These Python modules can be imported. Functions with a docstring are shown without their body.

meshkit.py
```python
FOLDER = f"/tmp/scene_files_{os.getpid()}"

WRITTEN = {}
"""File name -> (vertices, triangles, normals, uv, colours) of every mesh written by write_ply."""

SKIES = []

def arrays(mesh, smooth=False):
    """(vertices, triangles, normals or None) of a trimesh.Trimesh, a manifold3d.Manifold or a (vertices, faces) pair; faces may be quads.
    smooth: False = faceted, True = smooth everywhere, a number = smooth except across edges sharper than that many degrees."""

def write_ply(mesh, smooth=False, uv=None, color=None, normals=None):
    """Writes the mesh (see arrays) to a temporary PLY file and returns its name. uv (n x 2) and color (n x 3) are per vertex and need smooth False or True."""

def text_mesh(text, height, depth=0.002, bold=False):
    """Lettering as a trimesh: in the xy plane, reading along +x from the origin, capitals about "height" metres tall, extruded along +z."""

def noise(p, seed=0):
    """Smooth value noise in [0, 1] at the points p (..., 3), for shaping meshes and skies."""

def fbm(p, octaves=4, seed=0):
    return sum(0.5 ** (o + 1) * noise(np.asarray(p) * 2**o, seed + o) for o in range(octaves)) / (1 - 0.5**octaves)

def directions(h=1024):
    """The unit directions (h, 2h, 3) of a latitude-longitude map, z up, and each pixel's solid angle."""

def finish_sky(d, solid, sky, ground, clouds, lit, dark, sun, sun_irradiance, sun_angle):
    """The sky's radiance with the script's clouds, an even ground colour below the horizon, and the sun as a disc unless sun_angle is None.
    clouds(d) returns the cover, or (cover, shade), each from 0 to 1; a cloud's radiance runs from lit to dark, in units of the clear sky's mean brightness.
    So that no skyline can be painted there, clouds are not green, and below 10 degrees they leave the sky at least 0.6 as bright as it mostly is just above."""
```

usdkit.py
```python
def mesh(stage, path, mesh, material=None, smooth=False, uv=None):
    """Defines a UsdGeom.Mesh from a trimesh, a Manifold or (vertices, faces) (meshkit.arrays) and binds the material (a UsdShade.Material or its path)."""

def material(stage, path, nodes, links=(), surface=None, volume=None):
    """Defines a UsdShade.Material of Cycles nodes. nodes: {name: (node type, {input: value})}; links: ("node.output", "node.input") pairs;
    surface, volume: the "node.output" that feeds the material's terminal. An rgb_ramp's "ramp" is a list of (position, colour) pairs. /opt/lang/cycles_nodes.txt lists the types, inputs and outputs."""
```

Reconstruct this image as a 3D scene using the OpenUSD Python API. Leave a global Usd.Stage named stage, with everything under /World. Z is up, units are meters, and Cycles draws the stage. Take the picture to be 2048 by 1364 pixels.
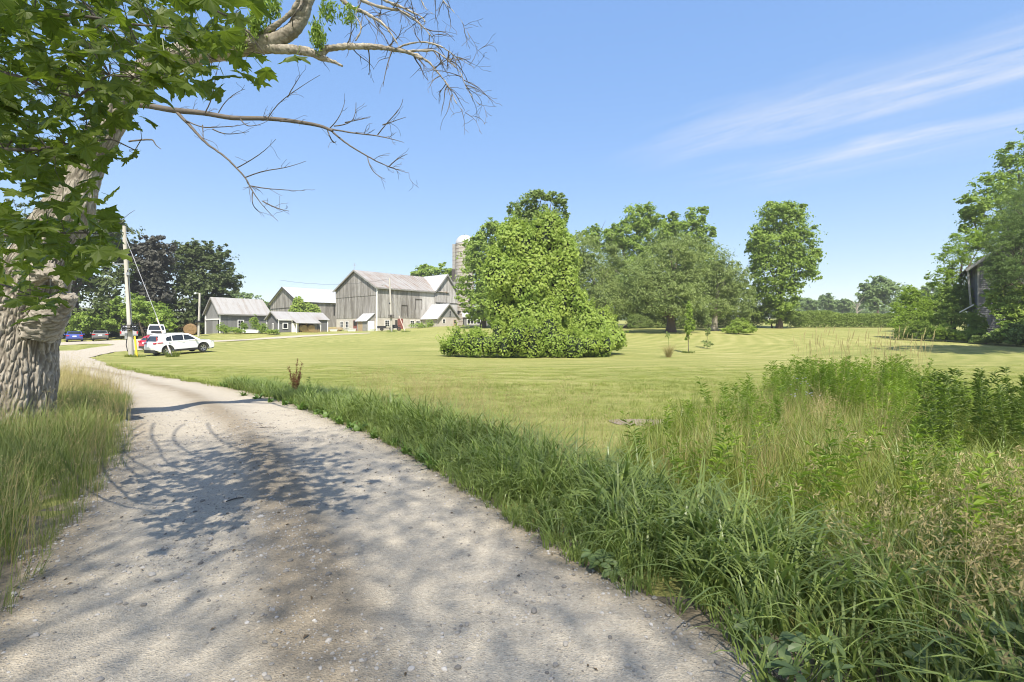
import math, numpy as np, shapely, usdkit, meshkit
from shapely.geometry import Polygon, Point
from scipy.spatial import Delaunay
from scipy.interpolate import RBFInterpolator
from pxr import Usd, UsdGeom, UsdLux, UsdShade, Sdf, Gf, Vt

stage = Usd.Stage.CreateInMemory()
UsdGeom.SetStageUpAxis(stage, 'Z')
UsdGeom.Xform.Define(stage, '/World')
UsdGeom.Scope.Define(stage, '/World/Looks')

# ---------------------------------------------------------------- camera, sky, sun, exposure
CAM_H, FPX, HORIZON = 1.7, 1024.0, 663.0
EXPOSURE = 2.05
SUN_EL, SUN_AZ = math.radians(54), math.atan2(0.066, -0.998)
SUN_INTENSITY, SKY_STRENGTH = 0.51, 0.13
camera = UsdGeom.Camera.Define(stage, '/World/camera')
camera.AddTranslateOp().Set((0, 0, CAM_H))
camera.AddRotateXOp().Set(90.0)
camera.CreateFocalLengthAttr(18.0)
camera.CreateHorizontalApertureAttr(36.0)
camera.CreateVerticalApertureAttr(36.0 * 682 / 1024)
camera.CreateVerticalApertureOffsetAttr(-(682.0 - HORIZON) / 2048 * 36)
camera.CreateClippingRangeAttr((0.05, 5000.0))
camera.CreateExposureAttr(EXPOSURE)

sun_dir = np.array([math.sin(SUN_AZ) * math.cos(SUN_EL), math.cos(SUN_AZ) * math.cos(SUN_EL), math.sin(SUN_EL)])
sun = UsdLux.DistantLight.Define(stage, '/World/sun')
sun.CreateIntensityAttr(SUN_INTENSITY)
sun.CreateNormalizeAttr(True)
sun.CreateAngleAttr(0.53)
sun.CreateColorAttr(Gf.Vec3f(1.0, 0.94, 0.83))
sun.AddRotateZOp().Set(-math.degrees(SUN_AZ))
sun.AddRotateXOp().Set(-(90 - math.degrees(SUN_EL)))
# local -z turned: at rotX 0 it shines straight down; tilted so that it comes from the sun's azimuth

usdkit.material(stage, '/World/Looks/sky_look', {
    'sky': ('sky_texture', {'sky_type': 'single_scattering', 'sun_disc': False, 'sun_elevation': SUN_EL, 'sun_rotation': SUN_AZ,
                            'air_density': 1.0, 'aerosol_density': 0.9, 'ozone_density': 2.5, 'altitude': 100.0}),
    'tc': ('texture_coordinate', {}), 'xyz': ('separate_xyz', {}),
    'zc': ('math', {'math_type': 'maximum', 'value2': 0.02}),
    'px': ('math', {'math_type': 'divide'}), 'py': ('math', {'math_type': 'divide'}),
    'pv': ('combine_xyz', {}),
    'rot': ('mapping', {'rotation': (0, 0, math.radians(45))}),            # x: along the streaks turned to the across axis
    'sep': ('separate_xyz', {}),
    'warp': ('noise_texture', {'scale': 1.3, 'detail': 3.0}),
    'warps': ('math', {'math_type': 'multiply_add', 'value2': 0.55, 'value3': -0.27}),
    'acr': ('math', {'math_type': 'add'}),
    'bands': ('rgb_ramp', {'ramp': [(0, (0, 0, 0)), (.44, (0, 0, 0)), (.49, (.7,) * 3), (.525, (1,) * 3), (.565, (.75,) * 3), (.595, (.12,) * 3), (.625, (.15,) * 3), (.655, (.8,) * 3), (.70, (.5,) * 3), (.8, (0,) * 3), (1, (0,) * 3)]}),
    'acrn': ('math', {'math_type': 'multiply', 'value2': 0.2}),
    'streakmap': ('mapping', {'rotation': (0, 0, .22), 'scale': (0.55, 2.6, 1)}),
    'streak': ('noise_texture', {'scale': 1.6, 'detail': 7.0, 'roughness': 0.62, 'distortion': 0.6}),
    'streakr': ('map_range', {'from_min': 0.36, 'from_max': 0.68, 'to_min': 0.10, 'to_max': 1.0}),
    'fade': ('map_range', {'range_type': 'smoothstep', 'from_min': -1.9, 'from_max': -0.75, 'to_min': 0.0, 'to_max': 1.0}),
    'm1': ('math', {'math_type': 'multiply'}), 'm2': ('math', {'math_type': 'multiply'}), 'm3': ('math', {'math_type': 'multiply', 'value2': 0.75}),
    'white': ('color', {'value': (1.66, 1.72, 1.86)}),
    'mix': ('mix', {}),
    'gm': ('gamma', {'gamma': 0.3}), 'hsv': ('hsv', {'hue': 0.515, 'saturation': 2.5, 'value': 1.2}),
    'bg': ('background_shader', {'strength': SKY_STRENGTH})},
    [('tc.generated', 'xyz.vector'), ('xyz.z', 'zc.value1'), ('xyz.x', 'px.value1'), ('zc.value', 'px.value2'), ('xyz.y', 'py.value1'), ('zc.value', 'py.value2'),
     ('px.value', 'pv.x'), ('py.value', 'pv.y'), ('pv.vector', 'rot.vector'), ('rot.vector', 'sep.vector'),
     ('rot.vector', 'warp.vector'), ('warp.fac', 'warps.value1'), ('sep.y', 'acr.value1'), ('warps.value', 'acr.value2'),
     ('acr.value', 'acrn.value1'), ('acrn.value', 'bands.fac'),
     ('rot.vector', 'streakmap.vector'), ('streakmap.vector', 'streak.vector'), ('streak.fac', 'streakr.value'),
     ('sep.x', 'fade.value'), ('bands.color', 'm1.value1'), ('streakr.result', 'm1.value2'), ('m1.value', 'm2.value1'), ('fade.result', 'm2.value2'), ('m2.value', 'm3.value1'),
     ('sky.color', 'gm.color'), ('gm.color', 'hsv.color'), ('hsv.color', 'mix.color1'), ('white.color', 'mix.color2'), ('m3.value', 'mix.fac'), ('mix.color', 'bg.color')],
    surface='bg.background')
dome = UsdLux.DomeLight.Define(stage, '/World/sky')
dome.CreateIntensityAttr(1.0)
UsdShade.MaterialBindingAPI.Apply(dome.GetPrim()).Bind(UsdShade.Material.Get(stage, '/World/Looks/sky_look'))
dome.GetPrim().SetCustomDataByKey('kind', 'structure')

# ---------------------------------------------------------------- helpers
_used = {}


def numbered(parent, name):
    key = f'{parent}/{name}'
    n = _used.get(key, -1) + 1
    _used[key] = n
    return key if n == 0 else f'{key}_{n:03d}'


def tag(p, label=None, cat=None, group=None, kind=None):
    p = p.GetPrim() if hasattr(p, 'GetPrim') else p
    for k, v in (('label', label), ('category', cat), ('group', group), ('kind', kind)):
        if v:
            p.SetCustomDataByKey(k, v)
    return p


def path(parent):
    return '/World' if parent is None else str(parent.GetPath())


def thing(name, label=None, cat=None, loc=(0, 0, 0), rz=0.0, group=None, parent=None, kind=None):
    x = UsdGeom.Xform.Define(stage, numbered(path(parent), name))
    x.AddTranslateOp().Set(Gf.Vec3d(*map(float, loc)))
    x.AddRotateZOp().Set(math.degrees(rz))
    x.AddScaleOp().Set(Gf.Vec3f(1, 1, 1))
    return tag(x, label, cat, group, kind)


def copy_of(first, label=None, loc=(0, 0, 0), rz=0.0, scale=1.0, group=None):
    base = first.GetName()
    while base[-4:-3] == '_' and base[-3:].isdigit():
        base = base[:-4]
    x = UsdGeom.Xform.Define(stage, numbered('/World', base))
    x.GetPrim().GetReferences().AddInternalReference(first.GetPath())
    x.GetPrim().SetInstanceable(True)
    p = x.GetPrim()
    p.GetAttribute('xformOp:translate').Set(Gf.Vec3d(*map(float, loc)))
    p.GetAttribute('xformOp:rotateZ').Set(math.degrees(rz))
    p.GetAttribute('xformOp:scale').Set(Gf.Vec3f(*([float(scale)] * 3)))
    was = first.GetCustomData()
    return tag(p, label or was['label'], was['category'], group or was.get('group'))


def move(p, loc, rz=0.0, scale=1.0):
    p.GetAttribute('xformOp:translate').Set(Gf.Vec3d(*map(float, loc)))
    p.GetAttribute('xformOp:rotateZ').Set(math.degrees(rz))
    p.GetAttribute('xformOp:scale').Set(Gf.Vec3f(*([float(scale)] * 3)))


class MB:
    """Collects shapes into one mesh."""

    def __init__(self):
        self.v, self.f, self.n = [], [], 0

    def add(self, v, f):
        v, f = np.asarray(v, float), np.asarray(f, int)
        if f.shape[1] == 4:
            f = np.vstack([f[:, [0, 1, 2]], f[:, [0, 2, 3]]])
        self.v.append(v); self.f.append(f + self.n); self.n += len(v)
        return self

    def box(self, c, s, rz=0.0, axes=None):
        q = np.array([[x, y, z] for x in (-.5, .5) for y in (-.5, .5) for z in (-.5, .5)]) * np.asarray(s, float)
        if axes is not None:
            q = q @ np.asarray(axes, float)
        elif rz:
            q = q @ np.array([[math.cos(rz), math.sin(rz), 0], [-math.sin(rz), math.cos(rz), 0], [0, 0, 1]])
        f = [[0, 1, 3, 2], [4, 6, 7, 5], [0, 4, 5, 1], [2, 3, 7, 6], [0, 2, 6, 4], [1, 5, 7, 3]]
        return self.add(q + np.asarray(c, float), f)

    def hexa(self, p):
        """Eight corners: bottom four round, top four round."""
        return self.add(p, [[3, 2, 1, 0], [4, 5, 6, 7], [0, 1, 5, 4], [1, 2, 6, 5], [2, 3, 7, 6], [3, 0, 4, 7]])

    def slab(self, quad, t):
        """A quad (four corners) thickened by t along its normal, downwards."""
        q = np.asarray(quad, float)
        n = np.cross(q[1] - q[0], q[3] - q[0]); n /= np.linalg.norm(n)
        return self.hexa(np.vstack([q - n * t, q]))

    def beam(self, a, b, w, h, up=(0, 0, 1)):
        a, b = np.asarray(a, float), np.asarray(b, float)
        t = b - a; L = np.linalg.norm(t); t /= L
        s = np.cross(t, up)
        s = s / np.linalg.norm(s) if np.linalg.norm(s) > 1e-6 else np.array([1., 0, 0])
        u = np.cross(s, t)
        return self.box((a + b) / 2, (L, w, h), axes=np.array([t, s, u]))

    def tube(self, pts, r, sides=6, caps=True):
        p = np.asarray(pts, float)
        r = np.broadcast_to(np.asarray(r, float), (len(p),))
        t = np.gradient(p, axis=0); t /= np.linalg.norm(t, axis=1, keepdims=True) + 1e-12
        ref = np.array([0, 0, 1.0]) if abs(t[:, 2]).mean() < .8 else np.array([1.0, 0, 0])
        a = np.cross(t, ref); a /= np.linalg.norm(a, axis=1, keepdims=True) + 1e-12
        b = np.cross(t, a)
        an = np.arange(sides) * 2 * np.pi / sides
        v = p[:, None] + r[:, None, None] * (np.cos(an)[None, :, None] * a[:, None] + np.sin(an)[None, :, None] * b[:, None])
        i, j = np.meshgrid(np.arange(len(p) - 1), np.arange(sides), indexing='ij')
        q = np.stack([i * sides + j, i * sides + (j + 1) % sides, (i + 1) * sides + (j + 1) % sides, (i + 1) * sides + j], -1).reshape(-1, 4)
        v = v.reshape(-1, 3)
        f = np.vstack([q[:, [0, 1, 2]], q[:, [0, 2, 3]]])
        if caps:
            v = np.vstack([v, p[:1], p[-1:]])
            k, m = len(v) - 2, len(v) - 1
            o = (len(p) - 1) * sides
            jj = np.arange(sides)
            f = np.vstack([f, np.stack([np.full(sides, k), (jj + 1) % sides, jj], 1), np.stack([np.full(sides, m), o + jj, o + (jj + 1) % sides], 1)])
        return self.add(v, f)

    def lathe(self, prof, seg=24, c=(0, 0, 0), axis='z', a0=0, a1=2 * math.pi):
        prof = np.asarray(prof, float)
        full = abs(a1 - a0 - 2 * math.pi) < 1e-6
        n = seg if full else seg + 1
        an = a0 + np.arange(n) * (a1 - a0) / seg
        v = np.stack([prof[:, None, 0] * np.cos(an), prof[:, None, 0] * np.sin(an), np.broadcast_to(prof[:, None, 1], (len(prof), n))], -1).reshape(-1, 3)
        if axis == 'y':
            v = v[:, [0, 2, 1]] * [1, 1, 1]
        i, j = np.meshgrid(np.arange(len(prof) - 1), np.arange(seg), indexing='ij')
        q = np.stack([i * n + j, i * n + (j + 1) % n, (i + 1) * n + (j + 1) % n, (i + 1) * n + j], -1).reshape(-1, 4)
        if axis == 'y':
            q = q[:, ::-1]
        return self.add(v + np.asarray(c, float), q)

    def ball(self, c, r, rings=8):
        th = np.linspace(-np.pi / 2, np.pi / 2, rings + 1)
        r = np.broadcast_to(np.asarray(r, float), (3,))
        m = MB().lathe(np.stack([np.cos(th), np.sin(th)], 1), 2 * rings)
        return self.add(m.v[0] * r + np.asarray(c, float), m.f[0])

    def prism(self, poly, o, ax, ay, depth):
        """Shapely polygon or outline in the plane (o, ax, ay) pushed out by depth along ax x ay (centred)."""
        import trimesh
        poly = poly if hasattr(poly, 'exterior') else Polygon(poly)
        m = trimesh.creation.extrude_polygon(poly, depth, engine='earcut')
        ax, ay = np.asarray(ax, float), np.asarray(ay, float)
        az = np.cross(ax, ay)
        w = m.vertices - [0, 0, depth / 2]
        return self.add(np.asarray(o, float) + w[:, :1] * ax + w[:, 1:2] * ay + w[:, 2:] * az, m.faces)

    def arrays(self):
        return np.vstack(self.v), np.vstack(self.f)

    def build(self, name, mat, parent=None, smooth=False, label=None, cat=None, group=None, kind=None, tint=None):
        m = usdkit.mesh(stage, numbered(path(parent), name), self.arrays(), mat, smooth)
        m.CreateDoubleSidedAttr(True)
        if tint is not None:
            UsdGeom.PrimvarsAPI(m).CreatePrimvar('tint', Sdf.ValueTypeNames.FloatArray, 'vertex').Set(Vt.FloatArray.FromNumpy(np.asarray(tint, np.float32)))
        return tag(m, label, cat, group, kind)


def unit(a):
    a = np.asarray(a, float)
    return a / (np.linalg.norm(a, axis=-1, keepdims=True) + 1e-12)


def W(u, v, d):
    """The point at depth d that a pixel of the 2048-pixel photograph shows."""
    return np.array([(u - 1024.0) / FPX * d, d, CAM_H - (v - HORIZON) / FPX * d])


# ---------------------------------------------------------------- the lie of the land: surveyed spots (pixel, depth), then a smooth surface
spots = [(326, 711, 39.9), (396, 704, 42.2), (262, 713, 37.5), (150, 684, 67), (200, 682, 67), (318, 678, 62), (412, 669, 79), (440, 666, 76.8), (557, 665, 77), (649, 663, 83),
         (754, 662, 93), (672, 661, 102), (876, 653, 97), (917, 652, 101), (930, 654, 112), (1060, 712, 35.5), (900, 710, 36), (1240, 705, 38), (1342, 664, 63), (1377, 706, 39),
         (1475, 668, 63), (1600, 656, 82), (1770, 656, 82), (1700, 700, 43), (1800, 681, 51), (1960, 684, 50), (2048, 714, 34), (600, 700, 45), (800, 690, 52), (700, 672, 76), (500, 676, 70), (860, 672, 70), (1150, 668, 66), (60, 690, 62)]
pts, zs = [], []
for u, v, d in spots:
    q = W(u, v, d); pts.append(q[:2]); zs.append(q[2])
for x in np.arange(-30, 31, 6.0):
    for y in np.arange(-12, 25, 6.0):
        pts.append((x, y)); zs.append(0.0)
for x in (-45, -30, -15, 0, 15, 30):
    pts.append((x, 30)); zs.append(0.0)
for x in np.arange(-260, 261, 40.0):
    pts.append((x, 150)); zs.append(4.3 + 0.006 * x)
    pts.append((x, 230)); zs.append(6.2 + 0.010 * x)
for x, y in ((-120, 20), (-120, -40), (120, 20), (120, -40), (0, -60), (-60, -60), (60, -60), (-110, 70), (110, 70)):
    pts.append((x, y)); zs.append(0.0 if y < 60 else 1.2)
_rbf = RBFInterpolator(np.array(pts), np.array(zs), kernel='thin_plate_spline', smoothing=3.0)
_gx, _gy = np.arange(-260, 261, 2.0), np.arange(-62, 262, 2.0)
_grid = _rbf(np.stack(np.meshgrid(_gx, _gy, indexing='ij'), -1).reshape(-1, 2)).reshape(len(_gx), len(_gy))
from scipy.interpolate import RectBivariateSpline
_spl = RectBivariateSpline(_gx, _gy, _grid, kx=1, ky=1)
_spl3 = RectBivariateSpline(_gx, _gy, _grid, kx=3, ky=3)


def Z(x, y):
    x, y = np.asarray(x, float), np.asarray(y, float)
    xc, yc = np.clip(x, -255, 255), np.clip(y, -58, 258)
    z = _spl3.ev(xc, yc)
    out = np.hypot(x - xc, y - yc)
    return z * 1.0 / (1 + out / 400.0)


def G(u, v):
    """The ground point a pixel shows."""
    d = np.concatenate([np.arange(1.5, 30, .05), np.arange(30, 240, .2)])
    x = (u - 1024.0) / FPX * d
    gap = CAM_H - (v - HORIZON) / FPX * d - Z(x, d)
    k = np.argmax(gap < 0) if (gap < 0).any() else len(d) - 1
    return np.array([x[k], d[k], Z(x[k], d[k])])


def on_ground(u, d):
    x = (u - 1024.0) / FPX * d
    return np.array([x, d, float(Z(x, d))])


def spline(p, n):
    """A smooth polyline through the points, n samples."""
    from scipy.interpolate import CubicSpline
    p = np.asarray(p, float)
    s = np.concatenate([[0], np.cumsum(np.linalg.norm(np.diff(p[:, :3], axis=0), axis=1) + 1e-9)])
    from scipy.interpolate import PchipInterpolator
    return PchipInterpolator(s, p)(np.linspace(0, s[-1], n))
# ---------------------------------------------------------------- materials
LK = '/World/Looks/'


def plain(name, color, rough=0.6, metallic=0.0, vary=0.12, scale=6.0, bump=0.0, bscale=60.0, spec=None, coat=0.0):
    """A painted or plain surface with slight uneven colour and fine relief."""
    c = np.array(color, float)
    p = {'roughness': rough, 'metallic': metallic}
    if spec is not None:
        p['specular_ior_level'] = spec
    if coat:
        p['coat_weight'] = coat; p['coat_roughness'] = 0.05
    nodes = {'g': ('geometry', {}), 'n': ('noise_texture', {'scale': scale, 'detail': 5.0, 'roughness': 0.6}),
             'r': ('rgb_ramp', {'ramp': [(0.25, tuple(c * (1 - vary))), (0.75, tuple(np.minimum(c * (1 + vary), 0.95)))]}),
             'p': ('principled_bsdf', p)}
    links = [('g.position', 'n.vector'), ('n.fac', 'r.fac'), ('r.color', 'p.base_color')]
    if bump:
        nodes['b'] = ('bump', {'strength': 1.0, 'distance': bump})
        nodes['bn'] = ('noise_texture', {'scale': bscale, 'detail': 4.0})
        links += [('g.position', 'bn.vector'), ('bn.fac', 'b.height'), ('b.normal', 'p.normal')]
    return usdkit.material(stage, LK + name, nodes, links, surface='p.BSDF')


def foliage(name, dark, mid, light, trans=0.35, rough=0.5, patch=0.35, pscale=0.8, inst=False, tcol=1.25):
    """Leaves and blades: every leaf its own tone (random_per_island), larger patches of tone, light through the leaf."""
    nodes = {'g': ('geometry', {}), 'n': ('noise_texture', {'scale': pscale, 'detail': 3.0}),
             'm': ('math', {'math_type': 'multiply_add', 'value2': patch}),
             's': ('math', {'math_type': 'multiply_add', 'value2': 1 - patch, 'value3': 0.0}),
             'r': ('rgb_ramp', {'ramp': [(0.08, dark), (0.5, mid), (0.95, light)]}),
             'p': ('principled_bsdf', {'roughness': rough, 'specular_ior_level': 0.35}),
             't': ('translucent_bsdf', {}), 'tc': ('mix', {'mix_type': 'multiply', 'fac': 1.0, 'color2': (tcol, tcol * 1.08, 0.55 * tcol)}),
             'mx': ('mix_closure', {'fac': trans})}
    links = [('g.position', 'n.vector'), ('n.fac', 'm.value1'), ('s.value', 'm.value3'),
             ('m.value', 'r.fac'), ('r.color', 'p.base_color'), ('r.color', 'tc.color1'), ('tc.color', 't.color'), ('p.BSDF', 'mx.closure1'), ('t.BSDF', 'mx.closure2')]
    if inst:
        nodes['o'] = ('object_info', {})
        nodes['av'] = ('math', {'math_type': 'add'})
        nodes['hf'] = ('math', {'math_type': 'multiply', 'value2': 0.5})
        links += [('g.random_per_island', 'av.value1'), ('o.random', 'av.value2'), ('av.value', 'hf.value1'), ('hf.value', 's.value1')]
    else:
        links += [('g.random_per_island', 's.value1')]
    return usdkit.material(stage, LK + name, nodes, links, surface='mx.closure')


M = {}
M['maple'] = foliage('maple_leaf', (0.117, 0.159, 0.024), (0.216, 0.289, 0.040), (0.340, 0.419, 0.060), trans=.5, rough=.42, patch=.2, pscale=3)
M['maple_dark'] = foliage('shade_maple_leaf', (.014, .035, .012), (.028, .062, .018), (.05, .095, .028), trans=.3)
M['green'] = foliage('tree_leaf_green', (0.182, 0.267, 0.047), (0.377, 0.476, 0.078), (0.600, 0.540, 0.123), trans=.33, pscale=.5)
M['green_light'] = foliage('tree_leaf_light', (0.165, 0.247, 0.046), (0.335, 0.413, 0.076), (0.578, 0.500, 0.127), trans=.35, pscale=.5)
M['green_dark'] = foliage('tree_leaf_dark', (0.148, 0.213, 0.059), (0.311, 0.383, 0.100), (0.588, 0.594, 0.166), trans=.28, pscale=.5)
M['grey_green'] = foliage('apple_leaf', (0.190, 0.249, 0.085), (0.388, 0.445, 0.149), (0.540, 0.500, 0.242), trans=.3, pscale=.4)
M['purple'] = foliage('copper_leaf', (0.065, 0.064, 0.051), (0.109, 0.106, 0.080), (0.173, 0.174, 0.118), trans=.2, pscale=.5, tcol=.8)
M['yellow_green'] = foliage('locust_leaf', (0.191, 0.279, 0.033), (0.332, 0.443, 0.053), (0.509, 0.525, 0.089), trans=.4, pscale=.5)
M['wood'] = foliage('wood_leaf', (0.072, 0.099, 0.029), (0.151, 0.191, 0.053), (0.272, 0.328, 0.099), trans=.28, pscale=.5)
M['vine'] = foliage('vine_leaf', (0.223, 0.323, 0.057), (0.451, 0.485, 0.098), (0.550, 0.485, 0.169), trans=.36, pscale=.7)
M['cedar'] = foliage('cedar_leaf', (0.122, 0.185, 0.058), (0.243, 0.327, 0.092), (0.444, 0.500, 0.150), trans=.25, pscale=.6)
M['far'] = foliage('far_leaf', (0.152, 0.222, 0.076), (0.252, 0.332, 0.112), (0.371, 0.459, 0.161), trans=.25, pscale=.15)
M['hedge'] = foliage('hedge_leaf', (0.167, 0.233, 0.052), (0.335, 0.411, 0.090), (0.600, 0.600, 0.194), trans=.3, pscale=.6)
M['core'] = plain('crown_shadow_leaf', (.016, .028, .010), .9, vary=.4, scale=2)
M['reed'] = foliage('reed_blade', (0.133, 0.180, 0.051), (0.237, 0.300, 0.078), (0.404, 0.459, 0.153), trans=.3, rough=.38, inst=True, patch=.3, pscale=1.2)
M['verge'] = foliage('verge_blade', (0.095, 0.135, 0.032), (0.199, 0.232, 0.062), (0.399, 0.378, 0.150), trans=.3, inst=True, patch=.45, pscale=.9)
M['straw'] = foliage('straw_blade', (0.277, 0.220, 0.096), (0.468, 0.392, 0.184), (0.570, 0.582, 0.304), trans=.25, inst=True, patch=.3, tcol=1.0)
M['wild'] = foliage('wild_blade', (0.123, 0.157, 0.028), (0.228, 0.261, 0.052), (0.380, 0.370, 0.114), trans=.35, inst=True, patch=.4, pscale=.9)
M['lawn_blade'] = foliage('lawn_blade', (0.170, 0.210, 0.045), (0.290, 0.320, 0.078), (0.420, 0.400, 0.140), trans=.3, inst=True, patch=.45, pscale=.35)
M['goldenrod'] = foliage('goldenrod_leaf', (0.145, 0.220, 0.031), (0.264, 0.352, 0.048), (0.409, 0.462, 0.073), trans=.4, inst=True, patch=.3)
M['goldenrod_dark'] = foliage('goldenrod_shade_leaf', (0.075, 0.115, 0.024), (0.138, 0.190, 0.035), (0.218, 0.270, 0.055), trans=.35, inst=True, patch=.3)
M['broad'] = foliage('broad_leaf', (0.100, 0.170, 0.040), (0.170, 0.260, 0.060), (0.250, 0.340, 0.090), trans=.35, inst=True, patch=.3)
M['creeper'] = foliage('creeper_leaf', (0.110, 0.160, 0.060), (0.170, 0.230, 0.085), (0.240, 0.300, 0.120), trans=.3, rough=.45, patch=.3, pscale=4)
M['dock'] = foliage('dock_seed', (0.117, 0.046, 0.018), (0.208, 0.085, 0.031), (0.312, 0.143, 0.058), trans=.1, patch=.3)
M['aster'] = plain('aster_petal', (.38, .36, .55), .7)
M['dead_leaf'] = foliage('dead_leaf', (.12, .085, .05), (.22, .17, .10), (.34, .28, .18), trans=.1, patch=.2)

# bark: pale ridged ash bark; the furrows are real relief
M['bark'] = usdkit.material(stage, LK + 'ash_bark', {
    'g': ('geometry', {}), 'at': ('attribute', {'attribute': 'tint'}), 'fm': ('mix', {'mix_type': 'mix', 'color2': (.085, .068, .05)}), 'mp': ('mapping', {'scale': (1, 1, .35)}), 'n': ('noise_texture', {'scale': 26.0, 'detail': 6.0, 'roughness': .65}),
    'n2': ('noise_texture', {'scale': 1.7, 'detail': 3.0}), 'a': ('math', {'math_type': 'multiply_add', 'value2': .5}), 'h2': ('math', {'math_type': 'multiply', 'value2': .5}),
    'r': ('rgb_ramp', {'ramp': [(.3, (.17, .15, .12)), (.5, (.33, .295, .24)), (.72, (.50, .45, .375))]}),
    'b': ('bump', {'strength': .9, 'distance': .012}), 'p': ('principled_bsdf', {'roughness': .9, 'specular_ior_level': .2})},
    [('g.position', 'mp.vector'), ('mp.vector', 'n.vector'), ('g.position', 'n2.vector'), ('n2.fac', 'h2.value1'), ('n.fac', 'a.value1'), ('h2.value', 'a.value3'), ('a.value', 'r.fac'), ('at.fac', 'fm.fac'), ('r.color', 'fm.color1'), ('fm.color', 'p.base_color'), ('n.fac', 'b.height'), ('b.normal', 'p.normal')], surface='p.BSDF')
M['twig'] = plain('twig_bark', (.105, .088, .072), .85, vary=.35, scale=9, bump=.004, bscale=40)
M['trunk'] = plain('tree_bark', (.11, .085, .065), .9, vary=.4, scale=7, bump=.02, bscale=14)
M['trunk_pale'] = plain('pale_bark', (.30, .27, .22), .9, vary=.3, scale=7, bump=.02, bscale=14)

# mown lawn
M['lawn'] = usdkit.material(stage, LK + 'mown_grass', {
    'g': ('geometry', {}), 'n1': ('noise_texture', {'scale': .09, 'detail': 5.0, 'roughness': .6}),
    'mp': ('mapping', {'rotation': (0, 0, .20), 'scale': (.30, 1.5, 1)}), 'n2': ('noise_texture', {'scale': .8, 'detail': 7.0, 'roughness': .72, 'distortion': .6}),
    'n3': ('noise_texture', {'scale': 2.4, 'detail': 8.0, 'roughness': .75}),
    'n4': ('noise_texture', {'scale': 60.0, 'detail': 3.0}),
    'wm': ('mapping', {'location': (7, -68, 0)}), 'wv': ('wave_texture', {'wave_type': 'rings', 'rings_direction': 'z', 'scale': .22, 'distortion': 6.0, 'detail': 3.0, 'detail_scale': .6}), 'ww': ('math', {'math_type': 'multiply_add', 'value2': .075, 'value3': -.035}), 'wa': ('math', {'math_type': 'add'}), 'a': ('math', {'math_type': 'multiply_add', 'value2': .62}), 'a2': ('math', {'math_type': 'multiply_add', 'value2': .34}), 'a3': ('math', {'math_type': 'multiply', 'value2': .30}),
    'r': ('rgb_ramp', {'ramp': [(.40, (.14, .17, .045)), (.56, (.225, .242, .07)), (.68, (.305, .297, .10)), (.82, (.41, .375, .17))]}),
    'b': ('bump', {'strength': 1.0, 'distance': .03}), 'b2': ('bump', {'strength': .8, 'distance': .08}),
    'p': ('principled_bsdf', {'roughness': .95, 'specular_ior_level': .12})},
    [('g.position', 'n1.vector'), ('g.position', 'mp.vector'), ('mp.vector', 'n2.vector'), ('g.position', 'n3.vector'), ('g.position', 'n4.vector'),
     ('n3.fac', 'a3.value1'), ('n1.fac', 'a2.value1'), ('a3.value', 'a2.value3'), ('n2.fac', 'a.value1'), ('a2.value', 'a.value3'), ('g.position', 'wm.vector'), ('wm.vector', 'wv.vector'), ('wv.fac', 'ww.value1'), ('a.value', 'wa.value1'), ('ww.value', 'wa.value2'), ('wa.value', 'r.fac'), ('r.color', 'p.base_color'),
     ('n4.fac', 'b.height'), ('n3.fac', 'b2.height'), ('b.normal', 'b2.normal'), ('b2.normal', 'p.normal')], surface='p.BSDF')

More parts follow.
